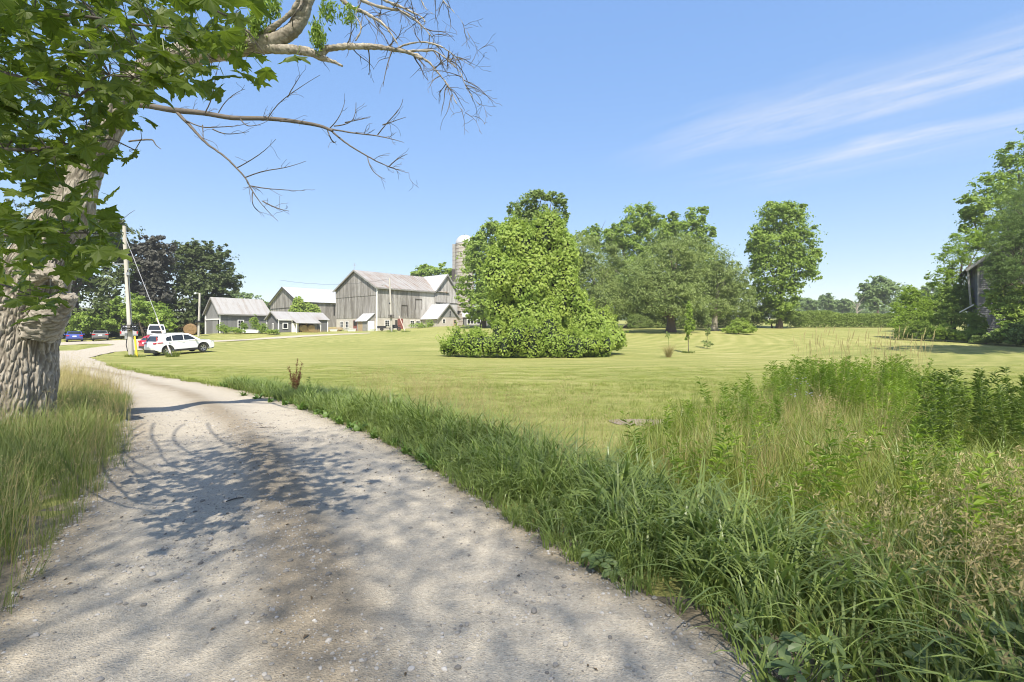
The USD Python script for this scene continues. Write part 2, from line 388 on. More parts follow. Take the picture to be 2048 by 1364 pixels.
# gravel lane: 'tint' says how worn (0 = wheel track, pale grey stone dust; 1 = middle and edges, brown dirt)
M['road'] = usdkit.material(stage, LK + 'gravel_lane', {
    'g': ('geometry', {}), 'at': ('attribute', {'attribute': 'tint'}),
    'n1': ('noise_texture', {'scale': 2.2, 'detail': 6.0, 'roughness': .65}), 'n2': ('noise_texture', {'scale': 38.0, 'detail': 5.0, 'roughness': .7}), 'v': ('voronoi_texture', {'scale': 85.0}),
    'v2': ('voronoi_texture', {'scale': 34.0}),
    'j': ('math', {'math_type': 'multiply_add', 'value2': .5}), 'jo': ('math', {'math_type': 'add', 'value2': -.25}),
    'rt': ('rgb_ramp', {'ramp': [(.1, (.425, .383, .312)), (.45, (.36, .32, .255)), (.85, (.275, .232, .170))]}),
    'rs': ('rgb_ramp', {'ramp': [(.0, (.78, .77, .75)), (.35, (.95, .94, .93)), (.6, (1.0, 1.0, 1.0)), (.85, (1.13, 1.12, 1.1))]}),
    'mul': ('mix', {'mix_type': 'multiply', 'fac': .8}),
    'rn': ('rgb_ramp', {'ramp': [(.3, (.78, .77, .75)), (.7, (1.16, 1.15, 1.13))]}), 'mul2': ('mix', {'mix_type': 'multiply', 'fac': 1.0}),
    'b': ('bump', {'strength': .8, 'distance': .008}), 'b2': ('bump', {'strength': .8, 'distance': .012}), 'p': ('principled_bsdf', {'roughness': .95, 'specular_ior_level': .15})},
    [('g.position', 'n1.vector'), ('g.position', 'n2.vector'), ('g.position', 'v.vector'), ('g.position', 'v2.vector'), ('n1.fac', 'j.value1'), ('at.fac', 'jo.value1'), ('jo.value', 'j.value3'), ('j.value', 'rt.fac'),
     ('v.color', 'rs.fac'), ('rt.color', 'mul.color1'), ('rs.color', 'mul.color2'), ('n2.fac', 'rn.fac'), ('mul.color', 'mul2.color1'), ('rn.color', 'mul2.color2'), ('mul2.color', 'p.base_color'),
     ('v.distance', 'b.height'), ('n2.fac', 'b2.height'), ('b.normal', 'b2.normal'), ('b2.normal', 'p.normal')], surface='p.BSDF')
M['stone'] = usdkit.material(stage, LK + 'gravel_stone', {
    'o': ('object_info', {}), 'r': ('rgb_ramp', {'ramp': [(0, (.15, .138, .12)), (.5, (.27, .25, .22)), (.85, (.35, .33, .30)), (1, (.42, .40, .37))]}), 'p': ('principled_bsdf', {'roughness': .9})},
    [('o.random', 'r.fac'), ('r.color', 'p.base_color')], surface='p.BSDF')


def boards(name, dark, mid, light, wscale=.9):
    """Weathered boards: every board its own grey, streaks along the grain."""
    return usdkit.material(stage, LK + name, {
        'g': ('geometry', {}), 'mp': ('mapping', {'scale': (1, 1, .12)}), 'n': ('noise_texture', {'scale': 3.5, 'detail': 7.0, 'roughness': .7}),
        'mp2': ('mapping', {'scale': (1, 1, .10)}), 'n2': ('noise_texture', {'scale': 1.1, 'detail': 4.0, 'roughness': .6}),
        'h': ('math', {'math_type': 'multiply_add', 'value2': .42, 'value3': -.30}), 'a': ('math', {'math_type': 'multiply_add', 'value2': .55}), 'a2': ('math', {'math_type': 'multiply_add', 'value2': .7}), 'at': ('attribute', {'attribute': 'tint'}), 'a4': ('math', {'math_type': 'add'}),
        'r': ('rgb_ramp', {'ramp': [(.25, dark), (.55, mid), (.85, light)]}), 'b': ('bump', {'strength': .6, 'distance': .01}), 'p': ('principled_bsdf', {'roughness': .9, 'specular_ior_level': .2})},
        [('g.position', 'mp.vector'), ('mp.vector', 'n.vector'), ('g.position', 'mp2.vector'), ('mp2.vector', 'n2.vector'), ('g.random_per_island', 'h.value1'), ('n.fac', 'a.value1'), ('h.value', 'a.value3'), ('n2.fac', 'a2.value1'), ('a.value', 'a2.value3'),
         ('a2.value', 'a4.value1'), ('at.fac', 'a4.value2'), ('a4.value', 'r.fac'), ('r.color', 'p.base_color'), ('n.fac', 'b.height'), ('b.normal', 'p.normal')], surface='p.BSDF')


M['barn_board'] = boards('barn_board', (.18, .165, .148), (.47, .45, .425), (.70, .68, .65))
M['grey_board'] = boards('painted_grey_board', (.15, .15, .15), (.20, .20, .198), (.26, .26, .255))
M['clapboard'] = boards('old_clapboard', (.13, .13, .13), (.22, .22, .22), (.34, .34, .335))


def tin(name, base, rust, lo, hi, rough=.45):
    """Old galvanised sheet: rust in runs down the slope (the roofs here all lie the same way) and in blotches from sheet to sheet."""
    return usdkit.material(stage, LK + name, {
        'g': ('geometry', {}), 'n': ('noise_texture', {'scale': .5, 'detail': 6.0, 'roughness': .7}), 'rt': ('mapping', {'rotation': (0, 0, -.87)}), 'mp': ('mapping', {'scale': (1.5, .10, .10)}), 'n2': ('noise_texture', {'scale': 1.3, 'detail': 5.0, 'roughness': .65}),
        'h': ('math', {'math_type': 'multiply', 'value2': .16}), 'a': ('math', {'math_type': 'multiply_add', 'value2': .38}), 'a2': ('math', {'math_type': 'multiply_add', 'value2': .62}),
        'r': ('rgb_ramp', {'ramp': [(lo, base), ((lo * .45 + hi * .55), tuple(.62 * np.array(base) + .38 * np.array(rust))), (hi, rust)]}), 'p': ('principled_bsdf', {'roughness': rough, 'metallic': .1})},
        [('g.position', 'n.vector'), ('g.position', 'rt.vector'), ('rt.vector', 'mp.vector'), ('mp.vector', 'n2.vector'), ('g.random_per_island', 'h.value1'), ('n.fac', 'a.value1'), ('h.value', 'a.value3'), ('n2.fac', 'a2.value1'), ('a.value', 'a2.value3'),
         ('a2.value', 'r.fac'), ('r.color', 'p.base_color')], surface='p.BSDF')


M['rusty_tin'] = tin('rusty_tin', (.37, .35, .32), (.215, .12, .05), .43, .66)
M['pale_tin'] = tin('pale_tin', (.375, .36, .335), (.20, .13, .07), .48, .74)
M['white_tin'] = tin('white_tin', (.47, .47, .47), (.40, .385, .36), .5, .9)
M['concrete'] = plain('whitewashed_concrete', (.48, .44, .39), .9, vary=.16, scale=1.2, bump=.02, bscale=9)
M['stave'] = plain('silo_stave', (.42, .385, .33), .9, vary=.2, scale=1.6, bump=.01, bscale=9)
M['pinkish'] = plain('pink_washed_wall', (.47, .42, .385), .9, vary=.1, scale=1.2, bump=.01)
M['white_paint'] = plain('white_paint', (.74, .73, .71), .6, vary=.08, scale=3)
M['trim_grey'] = plain('grey_trim', (.27, .26, .24), .8, vary=.25, scale=3)
M['dark_wood'] = plain('dark_wood', (.06, .052, .045), .85, vary=.3)
M['hoop'] = plain('rusty_hoop', (.22, .15, .10), .7, vary=.3, metallic=.3)
M['red_door'] = plain('faded_red_door', (.22, .075, .06), .8, vary=.25, scale=4)
M['tan_wood'] = plain('tan_plank', (.38, .28, .17), .8, vary=.2, scale=5)
M['inside'] = plain('painted_interior_shade', (.02, .018, .016), .95)  # near-black: interior shade put into the colour of solid panels
M['window'] = usdkit.material(stage, LK + 'window_glass', {'p': ('principled_bsdf', {'base_color': (.018, .02, .022), 'roughness': .06, 'specular_ior_level': .6}), 'n': ('noise_texture', {'scale': 1.5}), 'b': ('bump', {'strength': .2, 'distance': .01}), 'g': ('geometry', {})},
                              [('g.position', 'n.vector'), ('n.fac', 'b.height'), ('b.normal', 'p.normal')], surface='p.BSDF')
M['pole'] = boards('pole_wood', (.40, .375, .33), (.56, .53, .48), (.70, .67, .62))
M['steel'] = plain('galvanised_steel', (.45, .45, .45), .4, metallic=.7)
M['black'] = plain('black_plastic', (.022, .022, .024), .5)
M['tyre'] = plain('tyre_rubber', (.030, .029, .028), .85, bump=.002)
M['yellow'] = plain('yellow_guard', (.72, .52, .02), .5, vary=.05)
M['pink_guard'] = plain('faded_guard', (.62, .48, .42), .6)
M['car_white'] = plain('white_car_paint', (.78, .78, .78), .3, vary=.01, coat=.8)
M['car_red'] = plain('red_car_paint', (.42, .012, .018), .3, vary=.02, coat=.8)
M['car_blue'] = plain('blue_car_paint', (.06, .095, .36), .3, vary=.02, coat=.8, metallic=.3)
M['car_grey'] = plain('grey_car_paint', (.20, .195, .19), .3, vary=.02, coat=.8, metallic=.3)
M['car_silver'] = plain('silver_car_paint', (.52, .52, .53), .3, vary=.02, coat=.8, metallic=.3)
M['glass'] = usdkit.material(stage, LK + 'car_glass', {'p': ('principled_bsdf', {'base_color': (.02, .024, .026), 'roughness': .04, 'specular_ior_level': .7})}, [], surface='p.BSDF')
M['lamp_red'] = plain('tail_lamp', (.45, .015, .02), .15, vary=.02, coat=.6)
M['lamp_clear'] = plain('head_lamp', (.62, .64, .66), .12, vary=.02, coat=.6)
M['plate'] = plain('number_plate', (.72, .73, .75), .5, vary=.02)
M['hay'] = plain('hay', (.40, .29, .13), .95, vary=.35, scale=14, bump=.03, bscale=30)
M['hay_old'] = plain('old_hay', (.24, .155, .075), .95, vary=.4, scale=12, bump=.03, bscale=30)
M['verge_soil'] = plain('verge_soil', (.19, .155, .105), .95, vary=.45, scale=9, bump=.03, bscale=40)
M['soil'] = plain('dry_soil', (.24, .19, .14), .95, vary=.25, scale=5, bump=.03, bscale=30)
# ---------------------------------------------------------------- ground and lane
def world_line(px):
    return np.array([G(u, v)[:2] for u, v in px])


R_EDGE = np.vstack([[[2.1, .2], [1.75, 1.4]], world_line([(1530, 1364), (1370, 1250), (1200, 1150), (1080, 1070), (960, 1000), (860, 930), (770, 880), (650, 830), (560, 800), (470, 778), (340, 756), (260, 742), (215, 729), (176, 715.5)])])
L_EDGE = np.vstack([[[-2.2, .2], [-2.6, 1.6]], world_line([(0, 1200), (60, 1130), (120, 1060), (200, 960), (250, 875), (245, 800), (200, 761), (120, 741), (0, 729)])])
LOT = world_line([(176, 715.5), (199, 710), (229, 704), (252, 702), (266, 701.5), (330, 695.5), (410, 685), (520, 679), (680, 669.8), (740, 666.8), (740, 665.4), (680, 667.6), (520, 676), (410, 681.7), (380, 682), (360, 676), (300, 677), (238, 680.5), (170, 683), (115, 685), (40, 688), (-80, 692), (-80, 728), (0, 729)])
ISLAND = world_line([(-80, 701), (115, 702), (154, 701), (182, 696), (231, 690), (217, 688), (170, 688), (115, 691), (-80, 695)])


def wobble(line, amp, step=.12, seed=1):
    ls = shapely.LineString(line)
    p = np.array([ls.interpolate(s).coords[0] for s in np.arange(0, ls.length, step)])
    t = unit(np.gradient(p, axis=0))
    n = np.stack([-t[:, 1], t[:, 0]], 1)
    k = meshkit.fbm(np.c_[p * 1.6, np.zeros(len(p))], 4, seed) - .5
    return p + n * (k * 2 * amp * np.minimum(1 + .02 * p[:, 1], 2))[:, None]


R_W, L_W = wobble(R_EDGE, .16, seed=3), wobble(L_EDGE, .2, seed=9)
lane_poly = Polygon(np.vstack([R_W, L_W[::-1]])).buffer(0)
lot_poly = Polygon(LOT).buffer(0).difference(Polygon(ISLAND).buffer(0))
gravel_poly = shapely.union_all([lane_poly, lot_poly]).buffer(.02)
shapely.prepare(gravel_poly)
R_LS, L_LS = shapely.LineString(R_EDGE), shapely.LineString(L_EDGE)


def inside(poly, xy):
    return shapely.contains_xy(poly, xy[:, 0], xy[:, 1])


def axis_grid(lo, hi, step, far, n):
    a = np.arange(lo, hi + 1e-6, step)
    g = np.cumsum(step * np.geomspace(1.2, 1, n) * (far / step) ** (np.linspace(0, 1, n)))
    return np.concatenate([(lo - g)[::-1], a, hi + g])


def build_ground():
    xs = np.unique(np.round(np.concatenate([np.arange(-24, 22, .3), np.arange(-110, -24, 1.2), np.arange(22, 110, 1.2), np.arange(-260, -110, 8.), np.arange(110, 260, 8.), [-2500, -1500, -900, -600, -400, -320, 260, 320, 400, 600, 900, 1500, 2500]]), 3))
    ys = np.unique(np.round(np.concatenate([np.arange(-6, 32, .3), np.arange(32, 125, 1.0), np.arange(-60, -6, 4.), np.arange(125, 262, 6.), [-2500, -1200, -500, -200, -100, 300, 380, 500, 800, 1300, 2500]]), 3))
    X, Y = np.meshgrid(xs, ys, indexing='ij')
    xy = np.stack([X.ravel(), Y.ravel()], 1)
    z = Z(xy[:, 0], xy[:, 1])
    near = (np.abs(xy[:, 0]) < 110) & (xy[:, 1] > -8) & (xy[:, 1] < 125)
    z = z + np.where(near, .05 * (meshkit.fbm(np.c_[xy * .9, np.zeros(len(xy))], 3, 5) - .5), 0)
    deep = np.zeros(len(xy))
    k = np.where(near)[0]
    ins = inside(gravel_poly, xy[k])
    kk = k[ins]
    dist = shapely.distance(gravel_poly.boundary, shapely.points(xy[kk]))
    z[kk] -= np.clip(dist, 0, .45) * .22
    nx, ny = len(xs), len(ys)
    i, j = np.meshgrid(np.arange(nx - 1), np.arange(ny - 1), indexing='ij')
    f = np.stack([i * ny + j, (i + 1) * ny + j, (i + 1) * ny + j + 1, i * ny + j + 1], -1).reshape(-1, 4)
    MB().add(np.c_[xy, z], f).build('lawn', M['lawn'], smooth=True, kind='structure')


def across(xy):
    p = shapely.points(xy)
    l, r = shapely.distance(L_LS, p), shapely.distance(R_LS, p)
    return l / (l + r + 1e-9), np.minimum(l, r)


def road_z(xy):
    s, e = across(xy)
    z = Z(xy[:, 0], xy[:, 1]) + .025
    w = np.clip((34 - xy[:, 1]) / 10, 0, 1)
    track = np.exp(-((s - .27) / .10) ** 2) + np.exp(-((s - .71) / .11) ** 2)
    z += w * (.035 * np.exp(-((s - .49) / .12) ** 2) - .022 * track)
    q = np.c_[xy, np.zeros(len(xy))]
    z += .030 * (meshkit.fbm(q * 1.1, 3, 2) - .5) + .016 * (meshkit.fbm(q * 7, 3, 4) - .5) * (1 - .6 * np.clip(track, 0, 1))
    return z, s, track


def build_lane():
    def grid(x0, x1, y0, y1, st, seed):
        r = np.random.default_rng(seed)
        g = np.stack(np.meshgrid(np.arange(x0, x1, st), np.arange(y0, y1, st), indexing='ij'), -1).reshape(-1, 2)
        return g + r.uniform(-.3, .3, g.shape) * st
    P = [grid(-8, 3, .3, 7, .05, 1), grid(-14, 0, 7, 14, .09, 2), grid(-34, -4, 14, 34, .3, 3), grid(-75, -4, 34, 100, 1.0, 4)]
    xy = np.vstack(P)
    xy = xy[inside(gravel_poly, xy)]
    ring = [g for g in getattr(gravel_poly, 'geoms', [gravel_poly])]
    edge = []
    for g in ring:
        for b in [g.exterior, *g.interiors]:
            edge.append(np.array([b.interpolate(t).coords[0] for t in np.arange(0, b.length, .12)]))
    xy = np.vstack([xy] + edge)
    tri = Delaunay(xy).simplices
    c = xy[tri].mean(1)
    tri = tri[inside(gravel_poly, c)]
    z, s, track = road_z(xy)
    q = np.c_[xy, np.zeros(len(xy))]
    e = shapely.distance(gravel_poly.boundary, shapely.points(xy))
    z -= .014 * np.exp(-e / .06)
    worn = .15 + .75 * np.exp(-((s - .50) / .10) ** 2) + .65 * np.exp(-((s - .0) / .12) ** 2) + .55 * np.exp(-((s - 1.) / .09) ** 2)
    worn *= .55 + .9 * meshkit.fbm(q * .8, 4, 8)
    worn = np.where(xy[:, 1] > 24, .05, worn)
    a, b = xy[tri[:, 1]] - xy[tri[:, 0]], xy[tri[:, 2]] - xy[tri[:, 0]]
    flip = a[:, 0] * b[:, 1] - a[:, 1] * b[:, 0] < 0
    tri[flip] = tri[flip][:, ::-1]
    MB().add(np.c_[xy, z], tri).build('gravel_lane', M['road'], smooth=True, kind='structure', tint=np.clip(worn, 0, 1))


build_ground()
build_lane()


def instancer(name, protos, pos, rz, scale, kind='stuff', label=None, cat=None, tilt=None, idx=None, rng=None, parent=None, group=None):
    """Thousands of small copies that nobody could count."""
    pi = UsdGeom.PointInstancer.Define(stage, numbered(path(parent), name))
    base = str(pi.GetPath())
    targets = []
    for nm, mb, mat, smooth in protos:
        m = mb.build(nm, mat, pi.GetPrim(), smooth=smooth)
        targets.append(m.GetPath())
    n = len(pos)
    rng = rng or np.random.default_rng(len(name) * 7 + n)
    pi.CreatePrototypesRel().SetTargets(targets)
    pi.CreateProtoIndicesAttr(Vt.IntArray.FromNumpy((rng.integers(0, len(protos), n) if idx is None else np.asarray(idx)).astype(np.int32)))
    pi.CreatePositionsAttr(Vt.Vec3fArray.FromNumpy(np.asarray(pos, np.float32)))
    rz = np.asarray(rz, float)
    q = np.zeros((n, 4)); q[:, 3] = np.cos(rz / 2); q[:, 2] = np.sin(rz / 2)
    if tilt is not None:                       # tilt: (axis angle, amount)
        ta, am = tilt
        h = np.sin(am / 2)
        q2 = np.stack([np.cos(ta) * h, np.sin(ta) * h, np.zeros(n), np.cos(am / 2)], 1)
        x1, y1, z1, w1 = q2.T; x2, y2, z2, w2 = q.T
        q = np.stack([w1 * x2 + x1 * w2 + y1 * z2 - z1 * y2, w1 * y2 - x1 * z2 + y1 * w2 + z1 * x2, w1 * z2 + x1 * y2 - y1 * x2 + z1 * w2, w1 * w2 - x1 * x2 - y1 * y2 - z1 * z2], 1)
    pi.CreateOrientationsAttr([Gf.Quath(float(a[3]), float(a[0]), float(a[1]), float(a[2])) for a in q])
    s = np.asarray(scale, np.float32)
    pi.CreateScalesAttr(Vt.Vec3fArray.FromNumpy(np.repeat(s[:, None], 3, 1) if s.ndim == 1 else s))
    return tag(pi, label, cat, group, kind)


def scatter(poly, n, rng):
    x0, y0, x1, y1 = poly.bounds
    out = []
    have = 0
    while have < n:
        p = rng.uniform((x0, y0), (x1, y1), (max(n, 2000), 2))
        p = p[inside(poly, p)]
        out.append(p); have += len(p)
    return np.vstack(out)[:n]
# ---------------------------------------------------------------- leaves, crowns and trees
def leaf_quads(c, n, size, rng, aspect=.6, fold=.18, droop=None):
    """One small folded leaf of two triangles at each centre."""
    k = len(c)
    n = unit(n)
    r = unit(rng.normal(size=(k, 3)))
    if droop is not None:
        r = unit(r * (1 - droop) + np.array([0, 0, -1.0]) * droop)
    a = unit(r - (r * n).sum(1, keepdims=True) * n)
    b = np.cross(n, a)
    s = np.broadcast_to(size, (k,))[:, None]
    v = np.stack([c - a * s * .5, c + b * s * aspect * .5 + n * s * fold - a * s * .08, c + a * s * .5, c - b * s * aspect * .5 + n * s * fold - a * s * .08], 1).reshape(-1, 3)
    i = np.arange(k)[:, None] * 4
    f = np.hstack([i + [[0, 1, 2]], i + [[0, 2, 3]]]).reshape(-1, 3)
    return v, f


def crown_points(blobs, n, rng, shell=.5, clump=26, cs=.16, rough=.35):
    """Leaf places in clumps through the outer part of the lobes; also an outward direction for each."""
    blobs = [(np.asarray(c, float), np.broadcast_to(np.asarray(r, float), (3,))) for c, r in blobs]
    w = np.array([r[0] * r[2] + r[0] * r[1] for _, r in blobs]); w = w / w.sum()
    C, N, S = [], [], []
    for (c, r), share in zip(blobs, w):
        m = max(8, int(n * share / clump))
        d = unit(rng.normal(size=(m, 3)))
        rad = (shell + (1 - shell) * rng.uniform(size=m) ** .55) * (1 + rough * 2 * (meshkit.fbm(d * 2.2 + c, 3, 3) - .5))
        cc = c + d * r * rad[:, None]
        k = rng.poisson(clump, m)
        idx = np.repeat(np.arange(m), k)
        size = cs * r.mean() * rng.uniform(.5, 1.35, m)
        off = rng.normal(size=(len(idx), 3)) * [1, 1, .55] * size[idx][:, None]
        C.append(cc[idx] + off); N.append(d[idx] * .8 + unit(off) * .5)
    return np.vstack(C), np.vstack(N)


def limbs(mb, base, blobs, r0, rng, top=None, bend=.12, n_extra=0):
    """Tapered trunk and limbs that run into the lobes."""
    base = np.asarray(base, float)
    cs = np.array([b[0] for b in blobs], float)
    top = cs.mean(0) if top is None else np.asarray(top, float)
    H = top[2] - base[2]
    t = np.linspace(0, 1, 9)[:, None]
    trunk = base + (top - base) * t + np.c_[np.sin(t * 3 + rng.uniform(0, 6)) * bend * H * .15, np.cos(t * 2.5 + rng.uniform(0, 6)) * bend * H * .15, 0 * t] * t
    rad = r0 * (1 - .72 * t[:, 0]) * (1 + .5 * np.exp(-t[:, 0] * 16))
    trunk[0, 2] -= .3
    mb.tube(trunk, rad, 9)
    for c in cs:
        h = np.clip((c[2] - base[2]) / max(H, .1) * .55, .25, .9)
        s = base + (top - base) * h
        mid = (s + c) / 2 + rng.normal(size=3) * .06 * np.linalg.norm(c - s) + [0, 0, -.05 * np.linalg.norm(c - s)]
        p = spline([s, mid, c], 7)
        mb.tube(p, np.linspace(r0 * .42, r0 * .08, 7), 6)
        for _ in range(3 + n_extra):
            q = p[rng.integers(2, 6)]
            e = q + unit(rng.normal(size=3) + [0, 0, .4]) * np.linalg.norm(c - s) * rng.uniform(.25, .5)
            mb.tube(spline([q, (q + e) / 2 + rng.normal(size=3) * .05, e], 5), np.linspace(r0 * .14, r0 * .03, 5), 4)


def blob(u, v, ru, rv, d, depth=.9):
    c = W(u, v, d)
    return c, np.array([ru, depth * (ru + rv) / 2, rv]) * d / FPX


def tree(name, label, cat, base, blobs, mat, n, size, r0, seed, group=None, trunk_mat='trunk', shell=.5, clump=26, cs=.16, rough=.35, up=.45, jit=.75, top=None, aspect=.62, core=True, droop=None, extra=0, lobes=6):
    rng = np.random.default_rng(seed)
    x, y = base[:2]
    z = float(Z(x, y))
    t = thing(name, label, cat, (x, y, z), 0, group)
    o = np.array([x, y, z])
    bl = [(np.asarray(c, float) - o, np.broadcast_to(np.asarray(r, float), (3,))) for c, r in blobs]
    full = []
    for c, r in bl:                                            # every lobe breaks up into smaller boughs
        full.append((c, r * .86))
        for _ in range(lobes):
            d_ = unit(rng.normal(size=3) + [0, -.15, .15])
            full.append((c + d_ * r * rng.uniform(.7, .95), r * rng.uniform(.22, .42)))
    mb = MB()
    limbs(mb, (0, 0, 0), bl, r0, rng, top=None if top is None else np.asarray(top) - o, n_extra=extra)
    mb.build('trunk', M[trunk_mat], t.GetPrim() if hasattr(t, 'GetPrim') else t, smooth=True)
    C, N = crown_points(full, int(n * 1.15), rng, shell, clump, cs, rough)
    keep = C[:, 2] > .15
    C, N = C[keep], N[keep]
    N = N + [0, 0, up] + sun_dir * .55 + rng.normal(size=N.shape) * jit
    sz = size * rng.uniform(.6, 1.35, len(C))
    MB().add(*leaf_quads(C, N, sz, rng, aspect, droop=droop)).build('crown', M[mat], t)
    return t


def shrub_points(bl, n, rng, **k):
    return crown_points(bl, n, rng, **k)
# ---------------------------------------------------------------- trees round the yard and beyond
# left: behind the parking lot
D = 78
tree('maple_tree', 'broad dark green maple at the left edge of the wood, left of the copper tree', 'tree', on_ground(150, D)[:2],
     [blob(95, 560, 95, 75, D), blob(180, 520, 80, 85, D), blob(215, 470, 62, 50, D), blob(140, 620, 85, 50, D), blob(235, 590, 50, 62, D - 3), blob(40, 500, 90, 90, D + 3)], 'wood', 15000, .62, .7, 11, shell=.55)
tree('copper_tree', 'dark purple leaved copper tree standing between two green trees behind the cars', 'tree', on_ground(303, D)[:2],
     [blob(303, 540, 36, 48, D), blob(318, 512, 28, 34, D), blob(285, 515, 28, 36, D), blob(308, 590, 34, 36, D)], 'purple', 8000, .55, .6, 12, shell=.55)
tree('maple_tree', 'big rounded dark green tree beside the left gable of the grey shed', 'tree', on_ground(415, D + 11)[:2],
     [blob(415, 545, 56, 56, D + 11), blob(370, 520, 42, 40, D + 9), blob(450, 580, 28, 44, D + 11), blob(376, 585, 48, 50, D + 5), blob(425, 620, 42, 38, D + 11), blob(352, 625, 40, 34, D + 2), blob(395, 505, 36, 26, D + 9)], 'wood', 15500, .55, .65, 13, shell=.52, trunk_mat='trunk')
tree('young_maple', 'lighter green low young tree behind the utility pole and the parked pickup', 'tree', on_ground(290, 73)[:2],
     [blob(292, 625, 42, 28, 72), blob(325, 640, 28, 20, 71), blob(262, 612, 34, 28, 73), blob(215, 632, 38, 24, 73)], 'green', 7000, .42, .22, 14, shell=.45)
tree('young_maple', 'low light green young tree over the blue and grey cars', 'tree', on_ground(185, 75)[:2],
     [blob(190, 640, 42, 22, 73), blob(150, 650, 36, 16, 73), blob(228, 652, 26, 14, 73)], 'green', 5000, .42, .2, 15, shell=.45)
# dark understory behind the cars
for i, (u, v, ru, rv, lb) in enumerate([(130, 655, 75, 30, 'dark bush behind the blue car'), (250, 655, 70, 30, 'dark bush behind the grey car'), (370, 652, 60, 30, 'dark bush behind the white pickup and the hay bale'), (465, 640, 50, 26, 'dark bush hidden behind the grey shed')]):
    tree('understory_bush', lb + ', under the wood', 'bush', on_ground(u, 84)[:2], [blob(u, v, ru, rv, 84), blob(u + 30, v - 14, ru * .6, rv, 86)], 'wood', 5200, .6, .15, 30 + i, shell=.25)
# behind the barns
tree('round_tree', 'round green tree showing above the barn roof, left of the silo', 'tree', on_ground(868, 140)[:2],
     [blob(862, 548, 38, 22, 140), blob(880, 565, 36, 34, 138), blob(840, 560, 24, 18, 141), blob(895, 590, 28, 40, 137)], 'green', 7500, .8, .5, 16, shell=.5)
tree('far_tree', 'low dark tree far behind the gap between the two grey barns and the shed', 'tree', on_ground(515, 165)[:2],
     [blob(505, 602, 26, 16, 165), blob(475, 600, 26, 18, 165), blob(530, 610, 22, 12, 166)], 'far', 3200, .9, .4, 17)
tree('silo_tree', 'dark green maple with a spreading crown in front of the silo', 'tree', on_ground(965, 88)[:2],
     [blob(965, 510, 42, 45, 88), blob(950, 560, 36, 50, 86), blob(985, 470, 32, 32, 88), blob(955, 610, 40, 32, 85), blob(1000, 550, 55, 70, 90), blob(1010, 620, 50, 35, 88)], 'green', 23000, .46, .5, 18, shell=.55)
tree('thin_topped_tree', 'tall thin crowned tree rising out of the top of the vine mound', 'tree', on_ground(1075, 48)[:2],
     [blob(1085, 388, 18, 12, 47), blob(1062, 402, 30, 20, 47), blob(1032, 425, 24, 22, 47), blob(1075, 430, 38, 24, 47), blob(1120, 415, 22, 18, 47), blob(1118, 432, 20, 16, 47), blob(1045, 445, 34, 22, 47), blob(1085, 470, 50, 40, 47), blob(1105, 395, 20, 12, 47)], 'green_dark', 6000, .24, .35, 19, shell=.3, clump=14, cs=.22, rough=.5)
# right of the mound
tree('grey_willow', 'grey green fine leaved tree leaning out behind the right side of the vine mound', 'tree', on_ground(1200, 66)[:2],
     [blob(1165, 500, 38, 42, 66), blob(1190, 555, 45, 50, 65), blob(1215, 600, 48, 42, 64), blob(1140, 560, 40, 60, 68), blob(1225, 520, 30, 34, 67)], 'grey_green', 19000, .32, .4, 20, shell=.4, clump=20, cs=.2, aspect=.4, extra=3, trunk_mat='trunk_pale')
tree('tall_maple', 'tall green maple, the leftmost crown top of the row behind the apple trees', 'tree', on_ground(1275, 92)[:2],
     [blob(1275, 435, 42, 32, 92), blob(1240, 470, 36, 30, 91), blob(1300, 470, 42, 40, 92), blob(1210, 480, 32, 30, 93), blob(1180, 470, 26, 22, 94), blob(1260, 540, 60, 70, 93)], 'green', 17000, .48, .5, 21, shell=.5)
tree('tall_maple', 'green maple with a ragged top, right of the tallest crown behind the apple trees', 'tree', on_ground(1370, 95)[:2],
     [blob(1340, 445, 26, 22, 95), blob(1392, 430, 26, 20, 95), blob(1375, 470, 44, 36, 95), blob(1405, 480, 24, 34, 95), blob(1380, 550, 60, 60, 95), blob(1330, 500, 34, 40, 95)], 'green', 15000, .48, .5, 22, shell=.5)
tree('dark_tree', 'dark shaded tree behind the apple tree, its low leaves nearly touching the lawn', 'tree', on_ground(1250, 78)[:2],
     [blob(1230, 610, 45, 36, 78), blob(1290, 600, 55, 40, 79), blob(1250, 560, 60, 45, 80), blob(1330, 600, 48, 40, 80), blob(1420, 600, 50, 46, 80), blob(1465, 590, 40, 50, 80)], 'green_dark', 22000, .42, .4, 23, shell=.4)
apple = tree('apple_tree', 'old broad apple tree with a short stout trunk in the middle of the lawn', 'tree', on_ground(1342, 63)[:2],
     [blob(1340, 520, 66, 50, 63), blob(1295, 545, 44, 42, 62), blob(1385, 535, 46, 48, 63), blob(1330, 580, 70, 42, 61), blob(1285, 600, 36, 30, 62), blob(1385, 595, 42, 36, 61), blob(1345, 615, 50, 22, 60), blob(1360, 490, 40, 26, 64)], 'grey_green', 27000, .28, .55, 24, shell=.42, clump=22, cs=.18, aspect=.42, extra=3)
tree('apple_tree', 'leaning apple tree with a pale bare limb, right of the big apple tree', 'tree', on_ground(1428, 70)[:2],
     [blob(1420, 520, 44, 42, 70), blob(1450, 560, 44, 46, 70), blob(1475, 600, 36, 38, 70), blob(1405, 575, 36, 40, 71), blob(1430, 615, 46, 24, 69)], 'grey_green', 17000, .30, .45, 25, shell=.42, clump=20, cs=.19, aspect=.42, trunk_mat='trunk_pale', extra=3)
